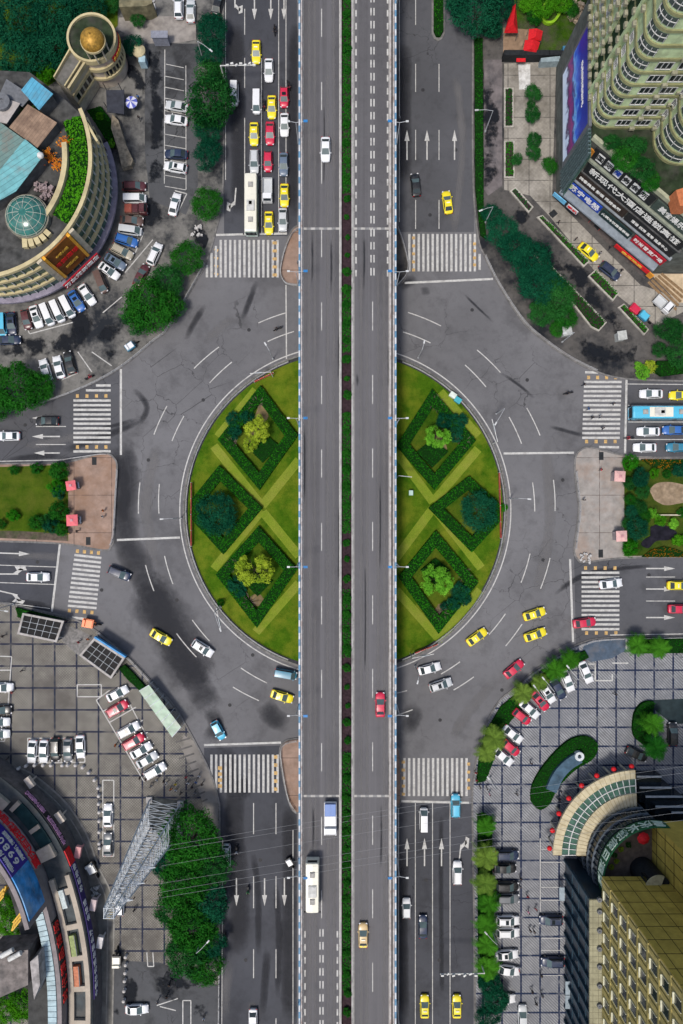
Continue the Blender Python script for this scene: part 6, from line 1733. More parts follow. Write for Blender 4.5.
# square markings and bollards
pk = MB()
for d in [(28, 738, 86, 738), (86, 738, 85, 762), (28, 738, 28, 763), (28, 763, 85, 762), (38.7, 738, 38.5, 762), (50, 738, 49.5, 762), (61.5, 738, 61.5, 762), (73, 738, 73, 762), (77.5, 684.5, 101.5, 684.5), (101.5, 684.5, 101.5, 696.5), (101.5, 696.5, 77.5, 696.5), (77.5, 696.5, 77.5, 684.5),
          (96.5, 700, 110, 690), (96.5, 700, 144, 781), (144, 781, 167, 769), (103, 711, 128, 700), (110, 722, 136, 707), (117, 734, 143, 720), (124, 745, 148, 732), (131, 757, 154, 743), (138, 769, 160, 756), (128, 700, 148, 738), (103, 780, 114, 780), (103, 780, 103, 856), (114, 780, 114, 856), (103, 805, 114, 805), (103, 832, 114, 832), (103, 856, 114, 856),
          (0, 656, 12, 656.5), (12, 656.5, 8, 710), (0, 670, 11, 670), (0, 692, 9.5, 692), (8, 705, 5, 741), (0, 705, 8, 704.5), (0, 728.5, 6, 728.5), (0, 741, 5, 741),
          (157, 1005, 178, 998), (176, 1010, 160, 1006), (183, 1000, 183, 1024), (183, 1000, 191, 1000), (191, 1000, 191, 1024), (147, 952, 148, 966), (148, 966, 154, 966), (154, 966, 153, 952)]: pbar(pk, *d, .2, 0, .142 + .0004 * (len(pk.f) % 20))
structure('square_road_markings', pk, m_white)
bp = None
k = MB(); k.lathe((0, 0, 0), [(.30, 0), (.30, .12), (.18, .16), (.18, .42), (.30, .5), (.36, .68), (.30, .88), (.12, 1.0)], 12)
bmsh = k.mesh('stone_bollard', M('bollard_stone', (.46, .44, .42), .8, .2, 3), smooth=True)
for (zx, zy) in [(72, 335), (100, 325), (133, 322), (165, 322), (195, 322), (238, 322), (258, 322), (288, 322), (315, 330), (338, 350), (360, 378), (374, 408), (376, 438), (376, 468), (378, 500), (378, 533), (378, 575), (378, 618), (380, 635)]:
    o = link('stone_bollard', bmsh); o.location = P(zx / 3.794, 680 + zy / 3.794, .5) - Vector((0, 0, .36))
    o['label'] = 'pale stone bollard in the chain beside the parked cars on the square'; o['category'] = 'bollard'; o['group'] = 'stone bollards on the lower left square'
for (x, y) in [(126, 956), (126, 964), (125.5, 972), (125, 980), (124.5, 990), (124, 1000)]:
    o = link('stone_bollard', bmsh); o.location = P(x, y, .5) - Vector((0, 0, .36))
    o['label'] = 'pale stone bollard in the lower chain below the box tricycle'; o['category'] = 'bollard'; o['group'] = 'stone bollards by the yard road'

# ---- lattice mast and power lines
def mast():
    z1 = 34.0; bA = [P(151.5, 799.5), P(180.5, 804.5), P(184, 830), P(155, 826)]
    bA = [P(150, 799), P(181, 803), P(180, 833), P(150, 829)]
    c0 = sum(bA, Vector()) / 4; topc = Vector((P(118, 897, z1).x, P(118, 897, z1).y, z1))
    o = thing('lattice_mast', 'tall white lattice steel mast leaning over the square in view', 'mast', (c0.x, c0.y, .13))
    leg = []
    for i, b in enumerate(bA):
        sx, sy = ((-1, 1), (1, 1), (1, -1), (-1, -1))[i]
        leg.append((Vector((b.x, b.y, .13)), Vector((c0.x + sx * .75, c0.y + sy * .75, z1))))
    for a, b in leg: part('leg', MB().tube(a, b, .15, 6, 0, .09), m_galv, o)
    br = MB(); rg = MB(); N = 15
    lv = [1 - (1 - i / N) ** 1.15 for i in range(N + 1)]
    for i in range(N):
        if i: part('ring_brace', rg, m_galv, o); rg = MB()
        for j in range(4):
            a, b = leg[j], leg[(j + 1) % 4]
            p0, p1 = a[0].lerp(a[1], lv[i]), a[0].lerp(a[1], lv[i + 1]); q0, q1 = b[0].lerp(b[1], lv[i]), b[0].lerp(b[1], lv[i + 1])
            br.tube(p0, q1, .05, 4); br.tube(q0, p1, .05, 4); rg.tube(p1, q1, .05, 4); m_ = (p0 + p1) / 2; br.tube(m_, (p0 + q1) / 2, .045, 3); br.tube((q0 + q1) / 2, (q0 + p1) / 2, .045, 3)
    part('diagonal_braces', br, m_galv, o); part('ring_brace', rg, m_galv, o)
    ld = MB(); a, b = leg[3][0].lerp(leg[2][0], .4), leg[3][1].lerp(leg[2][1], .4)
    for s in (-.25, .25): ld.tube(a + Vector((s, -.1, 0)), b + Vector((s, -.1, 0)), .04, 4)
    for i in range(70): p = a.lerp(b, i / 70); ld.tube(p + Vector((-.25, -.1, 0)), p + Vector((.25, -.1, 0)), .025, 3)
    part('ladder', ld, M('ladder_yellow', (.50, .42, .22), .6), o)
    for z, w in ((20, 3.4), (25, 3.0), (30, 2.6)):
        k = MB()
        for s in (-1, 1):
            k.tube((c0.x, c0.y + s * .3, z), (c0.x + w, c0.y, z + .3), .07, 4); k.tube((c0.x, c0.y + s * .3, z + .9), (c0.x + w, c0.y, z + .3), .05, 4)
        part('cross_arm', k, m_galv, o)
        part('insulator', MB().tube((c0.x + w, c0.y, z + .3), (c0.x + w, c0.y, z - .6), .09, 8), M('insulator_brown', (.12, .06, .04), .3), o)
    k = MB()
    for b in bA: k.box((b.x, b.y, .4), (1.2, 1.2, .55))
    part('footing', k, m_conc, o)
    return c0
mc = mast()
patch('mast_ground', [(148, 796), (186, 801), (183, 836), (147, 832)], M('mast_plinth', (.05, .055, .055), .9, .4, 1), .14)
wires = [(24.5, 3.2, 846, 757), (25.3, 3.0, 851, 764), (20, 3.4, 866, 777), (20.8, 2.6, 884, 796), (30.3, 2.6, 893, 803), (30.9, 2.0, 899, 812)]
for i, (z, w, ya, yb) in enumerate(wires):
    a = P(166 - i * 2.5, ya, z); b = P(830, yb - 10, z); k = MB(); prev = None
    for j in range(33):
        t = j / 32; p = a.lerp(b, t); p.z -= 2.2 * 4 * t * (1 - t) * .6
        if prev is not None: k.tube(prev, p, .016, 4)
        prev = p
    single('power_line', k, M('wire_grey', (.22, .23, .24), .5), f'thin power line from the mast across the lower roads, {ORDW[i]} from the top', 'power line', 'power lines from the mast')

# ---- railings, lamps and road furniture
m_fence = M('railing_white', (.34, .34, .34), .6, .2, 3, dirt=(.2, .18, .17))
post = MB().box((0, 0, .5), (.09, .09, 1.0)); post.box((0, 0, 1.02), (.13, .13, .06)); post_me = post.mesh('post', m_fence)
def railing(pts, label, z=.15, gap=2.4, group='railings along the kerbs', world=False, h=.95, mat=None, close=False):
    w = pts if world else wpts(spline(pts, 6))
    c = w[len(w) // 2]
    o = thing('railing', label, 'railing', (c[0], c[1], z), 0, group)
    for hh in (h, h * .55, h * .18):
        k = MB(); k.strip(offset(w, .03, close), offset(w, -.03, close), z + hh, z + hh + .06, closed=close); part('rail', k, mat or m_fence, o)
    bars = MB()
    rs = resample(w, .42)
    for p in rs: bars.tube((p.x, p.y, z + h * .18), (p.x, p.y, z + h), .016, 3)
    part('bars', bars, mat or m_fence, o)
    ps = resample(w, gap)
    if len(ps) > 98: ps = ps[:98]
    for p in ps:
        q = link('post', post_me, o); q.location = Vector((p.x, p.y, z)) - ORG[o.name]
inr = [(C0[0] + (RI - .75) * math.cos(R(a)), C0[1] + (RI - .75) * math.sin(R(a))) for a in range(0, 361, 3)]
railing([inr[i] for i in range(37, 84)], 'white railing round the left half of the island', .17, 2.4, world=True)
railing([inr[i] for i in list(range(97, 120)) + list(range(0, 24))], 'white railing round the right half of the island', .17, 2.4, world=True)
railing([(118, 500 - 30), (116.3, 500), (113.8, 536), (111, 545)], 'railing at the rim of the left kiosk pavement', gap=2.0)
railing([(575.5, 472), (578.3, 498), (579.3, 511), (577, 531), (574.8, 549)], 'railing at the rim of the right kiosk pavement', gap=2.0)
railing([(63, 460), (97, 455), (107, 454.5)], 'short railing above the left kiosk pavement', gap=2.0)
railing([(205, 265), (195, 283), (169, 328), (154, 341), (126, 364), (100, 380), (71, 393), (34, 406)], 'railing along the upper left corner of the roundabout')
railing([(484.8, 257), (499, 285), (523, 321), (544, 340), (570, 358), (596, 371)], 'railing along the upper right corner of the roundabout')
railing([(99, 632), (127, 656), (157, 688), (173, 706)], 'railing along the station side kerb')
railing([(220, 935), (219, 1024), (218.5, 1060)], 'railing below the big trees on the lower left road')
railing([(516, 689), (530, 675), (557, 657), (583, 644), (608, 639), (683, 637)], 'railing outside the palms on the lower right corner')
k_ = [(299, 286), (286, 284), (281, 274), (282.5, 261), (287, 246), (293, 234), (300, 229)]
for pts, t in ((k_, 'upper left'), ([(398, 229), (402, 240), (406, 255), (408, 266), (405, 277), (397, 286)], 'upper right'), ([(297, 740), (285, 743), (281, 752), (284, 776), (289, 799), (296, 811)], 'lower left')):
    railing(pts, f'curved railing round the small {t} refuge beside the flyover', gap=1.8)
railing([(262, 62), (262, 140), (262, 228)], 'white lane railing in the middle of the upper left queue', z=.005, h=.8) 

def lamp(bx, by, hx, hy, label, h=9.0, z=.15, group='street lamps', blue=False, double=False):
    """pole at (bx,by) on the ground; head seen at (hx,hy)"""
    b = P(bx, by, z); hd = P(hx, hy, z + h); a = Vector((hd.x - b.x, hd.y - b.y, 0))
    if a.length > 3.2: a = a.normalized() * 3.2
    o = thing('street_lamp', label, 'street lamp', b, 0, group)
    pm = M('lamp_pole_white', (.36, .37, .38), .5, .1, 3)
    top = b + Vector((0, 0, h - .6))
    part('pole', MB().tube(b, top, .10, 8, 0, .06).tube(b, b + Vector((0, 0, .5)), .17, 8), pm, o)
    e = b + a + Vector((0, 0, h)); part('arm', MB().tube(top, top.lerp(e, .5) + Vector((0, 0, .22)), .05, 6).tube(top.lerp(e, .5) + Vector((0, 0, .22)), e, .045, 6), pm, o)
    d = a.normalized() if a.length > .1 else Vector((1, 0, 0)); ang = math.atan2(d.y, d.x)
    part('lamp_head', MB().box(e + d * .25, (.7, .26, .12), ang).box(e + d * .25 + Vector((0, 0, .08)), (.5, .16, .05), ang), M('lamp_head_blue', (.03, .16, .38), .4) if blue else M('lamp_head_white', (.48, .49, .49), .4), o)
    if double:
        e2 = b - a * .8 + Vector((0, 0, h)); part('arm', MB().tube(top, e2, .045, 6), pm, o); part('lamp_head', MB().box(e2, (.7, .3, .12), ang), M('lamp_head_white', (.48, .49, .49), .4), o)
    return o
for i, y in enumerate([-28, 121, 271, 418, 567, 716, 878, 1030]):
    for s in (0, 1):
        hx = 305.5 if not s else 390
        hd = P(hx, y, ZD + 7.5); b_x = (xl0 - .4 if not s else xr1 + .45)
        b = Vector((b_x, hd.y, ZD)); 
        o = thing('street_lamp', f'flyover lamp with blue head on the {"left" if not s else "right"} edge, {ORDW[i]} from the top', 'street lamp', b, 0, 'lamps along the flyover')
        pm = M('lamp_pole_white', (.36, .37, .38), .5, .1, 3); sg_ = 1 if not s else -1
        part('pole', MB().tube(b + Vector((0, 0, -.3)), b + Vector((0, 0, 7)), .09, 8, 0, .06), pm, o); part('bracket', MB().box(b + Vector((sg_ * .1, 0, .1)), (.5, .4, .3)), m_steel, o)
        e = Vector((hd.x, hd.y, ZD + 7.5)); part('arm', MB().tube(b + Vector((0, 0, 7)), e, .05, 6), pm, o); part('arm', MB().tube(b + Vector((0, 0, 7)), b + Vector((-sg_ * 1.2, 0, 7.4)), .05, 6), pm, o)
        part('lamp_head', MB().box(e + Vector((0, 0, 0)), (.75, .42, .16)), M('lamp_head_blue', (.03, .16, .38), .4), o); part('lamp_head', MB().box(b + Vector((-sg_ * 1.3, 0, 7.42)), (.5, .3, .14)), M('lamp_head_white', (.48, .49, .49), .4), o)
for bx, by, hx, hy, t in [(273, 359, 266, 345, 'above the upper left island rim'), (418, 358, 424, 343, 'above the upper right island rim'), (221, 607, 220, 629, 'on the lower left island rim'), (415, 666, 418, 681, 'on the lower right island rim'), (509.5, 499, 528, 499, 'on the far right island rim'), (181.5, 518, 163, 519, 'on the far left island rim'),
      (485, 223, 482, 210, 'beside the upper right zebra'), (485, 132, 478, 110, 'beside the dark hedge of the upper right road'), (534, 690, 528, 678, 'first above the palms'), (543, 682, 537.5, 671.5, 'second above the palms'), (566, 671, 563, 661, 'third between two palms'), (204, 930, 214, 935, 'in front of the big trees'), (489, 922, 478, 924, 'in the palm column'), (676, 655, 679, 642, 'beside the two palms at the right edge'),
      (490, 777, 483, 771, 'at the lower right zebra corner'), (496, 414, 493, 428, 'near the red pole of the island'), (14, 604, 5, 611, 'behind the first station entrance'), (562, 342, 566, 333, 'at the upper right corner by the booth'), (205, 66, 230, 66, 'with a long arm over the upper left road')]:
    lamp(bx, by, hx, hy, f'white street lamp {t}', 8.0)
# overhead gantries with cameras
for bx, by, ex, t in ((478, 974, 440, 'lower right road'), (226, 65, 256, 'upper left road')):
    b = P(bx, by, .1); e = P(ex, by, 6.5); o = thing('camera_gantry', f'white gantry arm with a row of cameras over the {t}', 'gantry', b)
    top = Vector((b.x, e.y, 6.3)); part('pole', MB().tube((b.x, e.y, .1), top, .14, 8), m_white_paint, o); part('arm', MB().tube(top, (e.x, e.y, 6.5), .1, 6), m_white_paint, o)
    for j in range(7): p = top.lerp(Vector((e.x, e.y, 6.5)), .2 + j * .125); part('camera', MB().box((p.x, p.y + (.15 if j % 2 else -.15), 6.7), (.55, .3, .28), .3 * (j % 3)), m_white_paint, o)
for bx, by, t, sgn_ in ((299, 270, 'upper left refuge', -1), (398, 130, 'upper right kerb of the flyover', 1)):
    b = P(bx, by, .1); k = MB(); k.tube(b, b + Vector((0, 0, 4.2)), .08, 6); k.box(b + Vector((0, .3, 3.6)), (.35, .3, 1.0)); single('traffic_light', k, m_steel, f'grey traffic light post at the {t}', 'traffic light')
# red boards and sign arms on the island
for px, t in (([(255, 383), (274, 374)], 'upper left rim'), ([(192.5, 483), (192.5, 546)], 'far left rim'), ([(498, 473), (499.5, 538)], 'far right rim'), ([(414, 652), (437, 643)], 'lower right rim')):
    a, b = P(*px[0]), P(*px[1]); t_ = (b - a).normalized(); c = (a + b) / 2; o = thing('red_board', f'low red banner board on the {t} of the island', 'banner board', (c.x, c.y, .16), 0, 'red banner boards on the island')
    part('banner', wall_on(a, b, .5, 1.5, .06, .12), M('banner_red', (.40, .07, .055), .7, .3, 1.5, dirt=(.35, .20, .17), dirt_scale=.8), o)
    for j in range(5): p = a.lerp(b, j / 4); part('post', MB().tube((p.x, p.y, .1), (p.x, p.y, 1.6), .06, 6), m_galv, o)
for px, t in ((((273, 377), (250, 373.5)), 'upper left island rim'), (((410, 653), (434, 654)), 'lower right island rim'), (((492, 444), (492, 419)), 'upper right island rim'), (((221, 605), (221, 630)), 'lower left island rim'), (((397, 477), (412, 477)), 'island beside the flyover')):
    a, b = P(*px[0]), P(*px[1], 5); o = thing('sign_gantry', f'thin white sign arm at the {t}', 'sign arm', (a.x, a.y, .16), 0, 'sign arms on the island'); part('pole', MB().tube((a.x, a.y, .1), (a.x, a.y, 5), .09, 6), m_white_paint, o); part('arm', MB().tube((a.x, a.y, 5), b, .07, 6), m_white_paint, o)
    d = Vector((b.x - a.x, b.y - a.y, 0)).normalized(); part('sign_plate', MB().box(Vector((a.x, a.y, 4.9)) + (b - Vector((a.x, a.y, 5))) * .6, (1.6, .1, .7), math.atan2(d.y, d.x)), M('plate_grey', (.4, .42, .44), .5), o)
for x, y, c, t in ((452, 396, (.5, .55, .5), 'white'), (457, 401, (.05, .30, .36), 'teal')):
    k = MB(); p = P(x, y); k.box((p.x, p.y, .7), (1.2, .9, 1.1), -.6); k.box((p.x, p.y, 1.3), (1.35, 1.05, .1), -.6); single('control_cabinet', k, M('cabinet_' + t, c, .6), f'{t} control cabinet on the lawn near the upper right rim', 'cabinet')
k = MB(); p = P(410.5, 493); k.box((p.x, p.y, .6), (.7, .9, .9)); k.box((p.x, p.y, 1.1), (.8, 1.0, .08)); single('control_cabinet', k, M('cabinet_mint', (.35, .48, .42), .6), 'small mint cabinet on the lawn beside the flyover', 'cabinet')
# ---- kiosks
def kiosk(x, y, s, rz, roofc, label):
    z = 2.9; c = P(x, y, z); s = s * MPP; o = thing('kiosk', label, 'kiosk', (c.x, c.y, .13), rz, 'kiosks on the side islands')
    def L_(nm, mb, mt): return link(nm, mb.mesh(nm, mt), o)
    L_('wall', MB().box((0, 0, 1.2), (s * .8, s * .8, 2.4)), M('kiosk_wall', (.3, .26, .26), .7)); L_('window', MB().box((s * .405, 0, 1.5), (.05, s * .6, .9)), m_glz_dark); L_('counter', MB().box((s * .46, 0, 1.0), (.3, s * .6, .06)), m_galv)
    k = MB(); k.box((0, 0, 2.5), (s, s, .2)); h = s / 2 * .98
    for a, b in (((-h, -h), (h, -h)), ((h, -h), (h, h)), ((h, h), (-h, h)), ((-h, h), (-h, -h))): k.poly([(*a, 2.605), (*b, 2.605), (0, 0, 2.95)])
    L_('roof', k, M('kiosk_roof_' + label[:4], roofc, .6, .12, 2)); L_('roof_cap', MB().box((0, 0, 2.96), (.5, .5, .08)), M('kiosk_cap', (.4, .2, .22), .6))
kiosk(70.5, 485.5, 9.5, .15, (.60, .13, .15), 'pink roofed kiosk, upper one on the left side island'); kiosk(71.7, 520.3, 11, 0.04, (.62, .15, .17), 'pink roofed kiosk, lower one on the left side island')
kiosk(620.3, 476.3, 10.5, -.06, (.55, .33, .31), 'pale rose roofed kiosk, upper one on the right side island'); kiosk(622, 536.2, 10.5, .03, (.58, .38, .35), 'pale rose roofed kiosk, lower one on the right side island')
for x, y, t in ((94.5, 461, 'top of the left side island'), (88.5, 541, 'bottom of the left side island'), (601, 456, 'top of the right side island'), (600.5, 553.5, 'bottom of the right side island')):
    patch('manhole_pavement', [(x - 2.3, y - 4), (x + 2.3, y - 4), (x + 2.3, y + 4), (x - 2.3, y + 4)], m_sdark, .14)
# side island lawns and beds
patch('side_lawn_ground', [(-60, 467), (0, 467), (60, 465), (66, 463), (68.5, 480), (68.5, 541), (0, 537), (-60, 537)], grass_mat('side_lawn', (.03, .075, .006), (.075, .125, .01), (.115, .13, .02)), .136)
patch('bare_edge_ground', [(-60, 530), (20, 531), (68, 534), (68, 541), (0, 538), (-60, 537)], M('bare_edge', (.09, .07, .055), .95, .4, 1.5, dirt=(.03, .05, .015)), .139)
patch('garden_ground', [(624, 460), (745, 461), (745, 555), (624, 556)], grass_mat('side_garden', (.02, .05, .008), (.06, .10, .012), (.09, .10, .02)), .136)
patch('earth_ground', [(649, 490), (655, 484), (664, 482), (676, 483), (690, 488), (690, 500), (676, 504), (664, 505), (654, 500)], M('dry_circle', (.24, .18, .12), .95, .3, 1.2, dirt=(.14, .10, .06)), .139, smooth_=True)
hedge([(640, 459.5), (690, 459.5), (690, 466), (668, 470), (652, 467)], .35, foliage('leaf_amber', (.14, .05, .003), (.26, .12, .006)), 'amber flower bed along the upper kerb of the right garden', 'flower_bed', .14, 10, .3)
hedge([(641, 557), (650, 550), (663, 546), (678, 550), (690, 556), (690, 557)], .35, MATS['leaf_amber'], 'amber flower bed along the lower kerb of the right garden', 'flower_bed', .14, 10, .3)
k = MB(); k.prism(wpts(spline([(650, 527), (660, 524), (674, 530), (676, 535), (668, 540), (656, 541), (648, 548), (641, 545), (643, 540), (650, 536)], 5)), .13, .24); single('dark_pool', k, M('pool_black', (.012, .011, .016), .25, .5, 1), 'black irregular pool in the right garden', 'pool')
k = MB(); p = P(668, 515); k.box((p.x, p.y, .7), (4.8, .25, .12)); k.box((p.x - 1.8, p.y, .4), (.12, .12, .6)); k.box((p.x + 1.8, p.y, .4), (.12, .12, .6)); single('garden_rail', k, m_creamw, 'low pale rail across the right garden', 'rail')
# ------------------------------------------------------------------ vehicles
m_glass = M('car_glass', (.010, .015, .018), .2, .1, 1, spec=.22)
m_glass_teal = M('car_glass_teal', (.02, .06, .07), .08, .1, 1, spec=.6)
m_tyre = M('tyre', (.012, .012, .012), .85)
m_rim = M('wheel_rim', (.3, .3, .31), .35, metal=.8)
m_lamp = M('headlight', (.6, .6, .62), .15)
m_tail = M('taillight', (.30, .01, .01), .25)
m_trim = M('black_trim', (.02, .02, .022), .5)
PAINT = dict(white=(.66, .67, .68), silver=(.47, .49, .50), grey=(.13, .14, .15), black=(.010, .011, .013), darkblue=(.012, .024, .06), blue=(.02, .11, .36), skyblue=(.07, .40, .58),
             red=(.50, .012, .05), yellow=(.72, .60, .012), maroon=(.07, .014, .018), brown=(.10, .06, .05), beige=(.34, .31, .24), tan=(.50, .36, .17), teal=(.02, .17, .27), cream=(.66, .64, .54), greyblue=(.10, .14, .20), palegreen=(.45, .58, .50), orange=(.80, .16, .02), rust=(.24, .055, .035), pink=(.75, .18, .22))
def pt(c): return paint('paint_' + c, PAINT[c])
KIND = dict(  # length, half width, belt z, roof z, belt front/rear, roof front/rear, hood end z
    sedan=(4.6, .91, .92, 1.45, 1.12, -1.85, .12, -1.05, .76),
    hatch=(4.0, .87, .95, 1.50, 1.05, -1.88, .20, -1.40, .78),
    suv=(4.65, .94, 1.05, 1.68, 1.25, -2.18, .36, -1.75, .92),
    van=(4.5, .86, 1.05, 1.88, 1.95, -2.18, 1.10, -2.05, 1.0))
def car_mesh_parts(kind, col, sunroof):
    L, W, zb, zr, bf, br, rf, rr, zh = KIND[kind]
    h = L / 2
    body = MB()
    zt = lambda x: zb if br - .05 <= x <= bf else (zb - (zb - zh) * min(1, (x - bf) / max(.2, h - bf)) ** 1.4 if x > bf else zb - .02)
    st = [(-h, .66, -.18), (-h + .08, .84, -.05), (-h + .3, .95, 0), (-h * .55, .99, 0), (-h * .2, 1, 0), (0, 1, 0), (h * .3, 1, 0), (h * .6, .98, 0), (h - .45, .93, -.02), (h - .16, .80, -.08), (h, .54, -.22)]
    prof = []
    for x, w, dz in st:
        t = zt(x) + dz; w *= W
        prof.append([(x, s * a * w, z) for s, a, z in ((-1, .94, .24), (-1, 1, .45), (-1, .99, t - .16), (-1, .93, t - .05), (-1, .80, t), (-1, .4, t + .025), (1, .0, t + .035), (1, .4, t + .025), (1, .80, t), (1, .93, t - .05), (1, .99, t - .16), (1, 1, .45), (1, .94, .24))])
    n = len(prof[0])
    for p in prof: body.v += p
    for i in range(len(prof) - 1):
        for k in range(n - 1):
            a = i * n + k
            body.f.append((a, a + n, a + n + 1, a + 1)); body.m.append(0)
        body.f.append((i * n, i * n + n - 1, (i + 1) * n + n - 1, (i + 1) * n)); body.m.append(0)
    body.f.append(tuple(range(n))); body.m.append(0)
    e = (len(prof) - 1) * n
    body.f.append(tuple(range(e + n - 1, e - 1, -1))); body.m.append(0)
    # glasshouse shell in body colour (pillars) and slightly domed roof
    wb, wr = W * .90, W * .74
    B = [(bf, -wb, zb), (bf, wb, zb), (br, wb, zb), (br, -wb, zb)]
    T = [(rf, -wr, zr - .05), (rf, wr, zr - .05), (rr, wr, zr - .05), (rr, -wr, zr - .05)]
    shell = MB()
    for i in range(4):
        j = (i + 1) % 4
        shell.poly([B[i], B[j], T[j], T[i]])
    roof = MB()
    xs = [rf + .04, rf * .6 + rr * .4, rf * .35 + rr * .65, rr - .04]; ys = [-1.03, -.6, 0, .6, 1.03]
    zz_ = [[zr - .055 if (i in (0, 3) or abs(y) > 1) else zr - (.0 if y == 0 else .012) for y in ys] for i in range(4)]
    for i in range(4):
        for k, y in enumerate(ys): roof.v.append((xs[i], y * wr, zz_[i][k]))
    for i in range(3):
        for k in range(4):
            a = i * 5 + k; roof.f.append((a, a + 1, a + 6, a + 5)); roof.m.append(0)
    def inset(q, a, b, d):
        q = [Vector(v) for v in q]; c = sum(q, Vector()) / 4
        nrm = (q[1] - q[0]).cross(q[3] - q[0]).normalized()
        if nrm.dot(c - Vector((0, 0, .8))) < 0: nrm = -nrm
        o = [q[0].lerp(q[1], a).lerp(q[3].lerp(q[2], a), b), q[1].lerp(q[0], a).lerp(q[2].lerp(q[3], a), b), q[2].lerp(q[3], a).lerp(q[1].lerp(q[0], a), b), q[3].lerp(q[2], a).lerp(q[0].lerp(q[1], a), b)]
        return [v + nrm * d for v in o]
    out = [('body', body, pt(col), True), ('cabin_shell', shell, pt(col), False), ('roof', roof, pt(col), True)]
    gl = m_glass
    out.append(('windshield', MB().poly(inset([B[0], B[1], T[1], T[0]], .05, .03, .012)), M('windscreen', (.075, .11, .115), .15, .15, 1, spec=.3), False))
    out.append(('rear_window', MB().poly(inset([B[2], B[3], T[3], T[2]], .07, .08, .012)), M('rear_glass', (.03, .042, .046), .15, .15, 1, spec=.3), False))
    for q in ([B[1], B[2], T[2], T[1]], [B[3], B[0], T[0], T[3]]):
        out.append(('side_window', MB().poly(inset(q, .05, .14, .012)), gl, False))
    for x in (h * .62, -h * .62):
        for s in (-1, 1):
            r_ = .33 if kind != 'suv' else .37
            w = MB().tube((x, s * (W - .2), r_), (x, s * (W + .01), r_), r_, 14, 0)
            w.tube((x, s * (W + .012), r_), (x, s * (W + .02), r_), r_ * .6, 10, 1)
            out.append(('wheel', w, [m_tyre, m_rim], False))
    for s in (-1, 1):
        out.append(('headlight', MB().box((h - .16, s * W * .66, zh - .13), (.26, .34, .13), -s * .5), m_lamp, False))
        out.append(('taillight', MB().box((-h + .05, s * W * .70, zb - .22), (.16, .30, .16), s * .2), m_tail, False))
        out.append(('wing_mirror', MB().box((bf - .3, s * (W + .08), zb + .05), (.14, .2, .13)), pt(col), False))
    if sunroof: out.append(('sunroof', MB().box((rf * .75 + rr * .25 - .1, 0, zr + .004), (.62, wr * 1.25, .02)), m_glass, False))
    if col in ('yellow', 'tan') and kind == 'sedan':
        out.append(('roof_sign', MB().box((rf * .55 + rr * .45, 0, zr + .07), (.2, .7, .13)), M('taxi_sign', (.75, .72, .6), .4), False))
        out.append(('boot_band', MB().box((-h + .33, 0, zb - .004), (.28, W * 1.3, .03)), pt('yellow'), False))
    if kind == 'suv':
        for s in (-1, 1): out.append(('roof_rail', MB().box(((rf + rr) / 2, s * wr * .86, zr + .01), (rf - rr - .3, .05, .05)), m_trim, False))
    return out
def bus_parts(col, roofcol, L=11.4, units=2):
    W, H = 1.25, 3.1; h = L / 2
    prof = []
    body = MB()
    pts = [(-W, .35), (-W, 2.5), (-W * .97, 2.85), (-W * .86, 3.05), (0, 3.12), (W * .86, 3.05), (W * .97, 2.85), (W, 2.5), (W, .35)]
    for x, k in ((-h, .93), (-h + .25, 1), (0, 1), (h - .35, 1), (h - .05, .95), (h, .9)):
        body.v += [(x, y * k, z if z < 2 else .35 + (z - .35) * (1 if k == 1 else .97)) for y, z in pts]
    n = 9
    for i in range(5):
        for k in range(n):
            a = i * n + k; b = i * n + (k + 1) % n
            body.f.append((a, a + n, b + n, b)); body.m.append(1 if 2 <= k <= 5 else 0)
    body.f.append(tuple(range(n))); body.m.append(0); body.f.append(tuple(range(6 * n - 1, 5 * n - 1, -1))); body.m.append(0)
    out = [('body', body, [pt(col), pt(roofcol)], False)]
    out.append(('windshield', MB().box((h + .005, 0, 1.75), (.03, 2.1, 1.5)), m_glass, False))
    out.append(('rear_window', MB().box((-h - .005, 0, 2.1), (.03, 1.8, .8)), m_glass, False))
    for s in (-1, 1): out.append(('side_window', MB().box((-.1, s * (W + .006), 1.95), (L - 1.3, .03, .85)), m_glass, False))
    if col == 'skyblue': out.append(('roof_panel', MB().box((.4, 0, 3.125), (4.6, 1.9, .05)), pt('cream'), False))
    grey = M('roof_unit_grey', (.30, .29, .27), .6)
    xs = {2: (-.28 * L, .27 * L), 3: (-.3 * L, 0.02 * L, .3 * L)}[units]
    for x in xs:
        out.append(('roof_unit', MB().box((x, 0, 3.2), (1.0, .9, .2)).box((x, 0, 3.34), (.7, .6, .09)), grey, False))
    out.append(('air_conditioner', MB().box((.06 * L, 0, 3.22), (2.1, 1.5, .24)).box((.06 * L - .5, 0, 3.36), (.7, 1.1, .05)).box((.06 * L + .5, 0, 3.36), (.7, 1.1, .05)), M('roof_unit_pale', (.45, .45, .43), .6), False))
    for x in (h - 2.3, -h + 2.6):
        for s in (-1, 1): out.append(('wheel', MB().tube((x, s * (W - .3), .5), (x, s * (W + .01), .5), .5, 14), m_tyre, False))
    for s in (-1, 1):
        out.append(('headlight', MB().box((h + .01, s * .9, .75), (.05, .4, .22)), m_lamp, False))
        out.append(('wing_mirror', MB().box((h + .25, s * (W + .18), 2.3), (.16, .22, .4)).tube((h - .05, s * W * .9, 2.6), (h + .25, s * (W + .15), 2.5), .03, 4), m_trim, False))
    return out
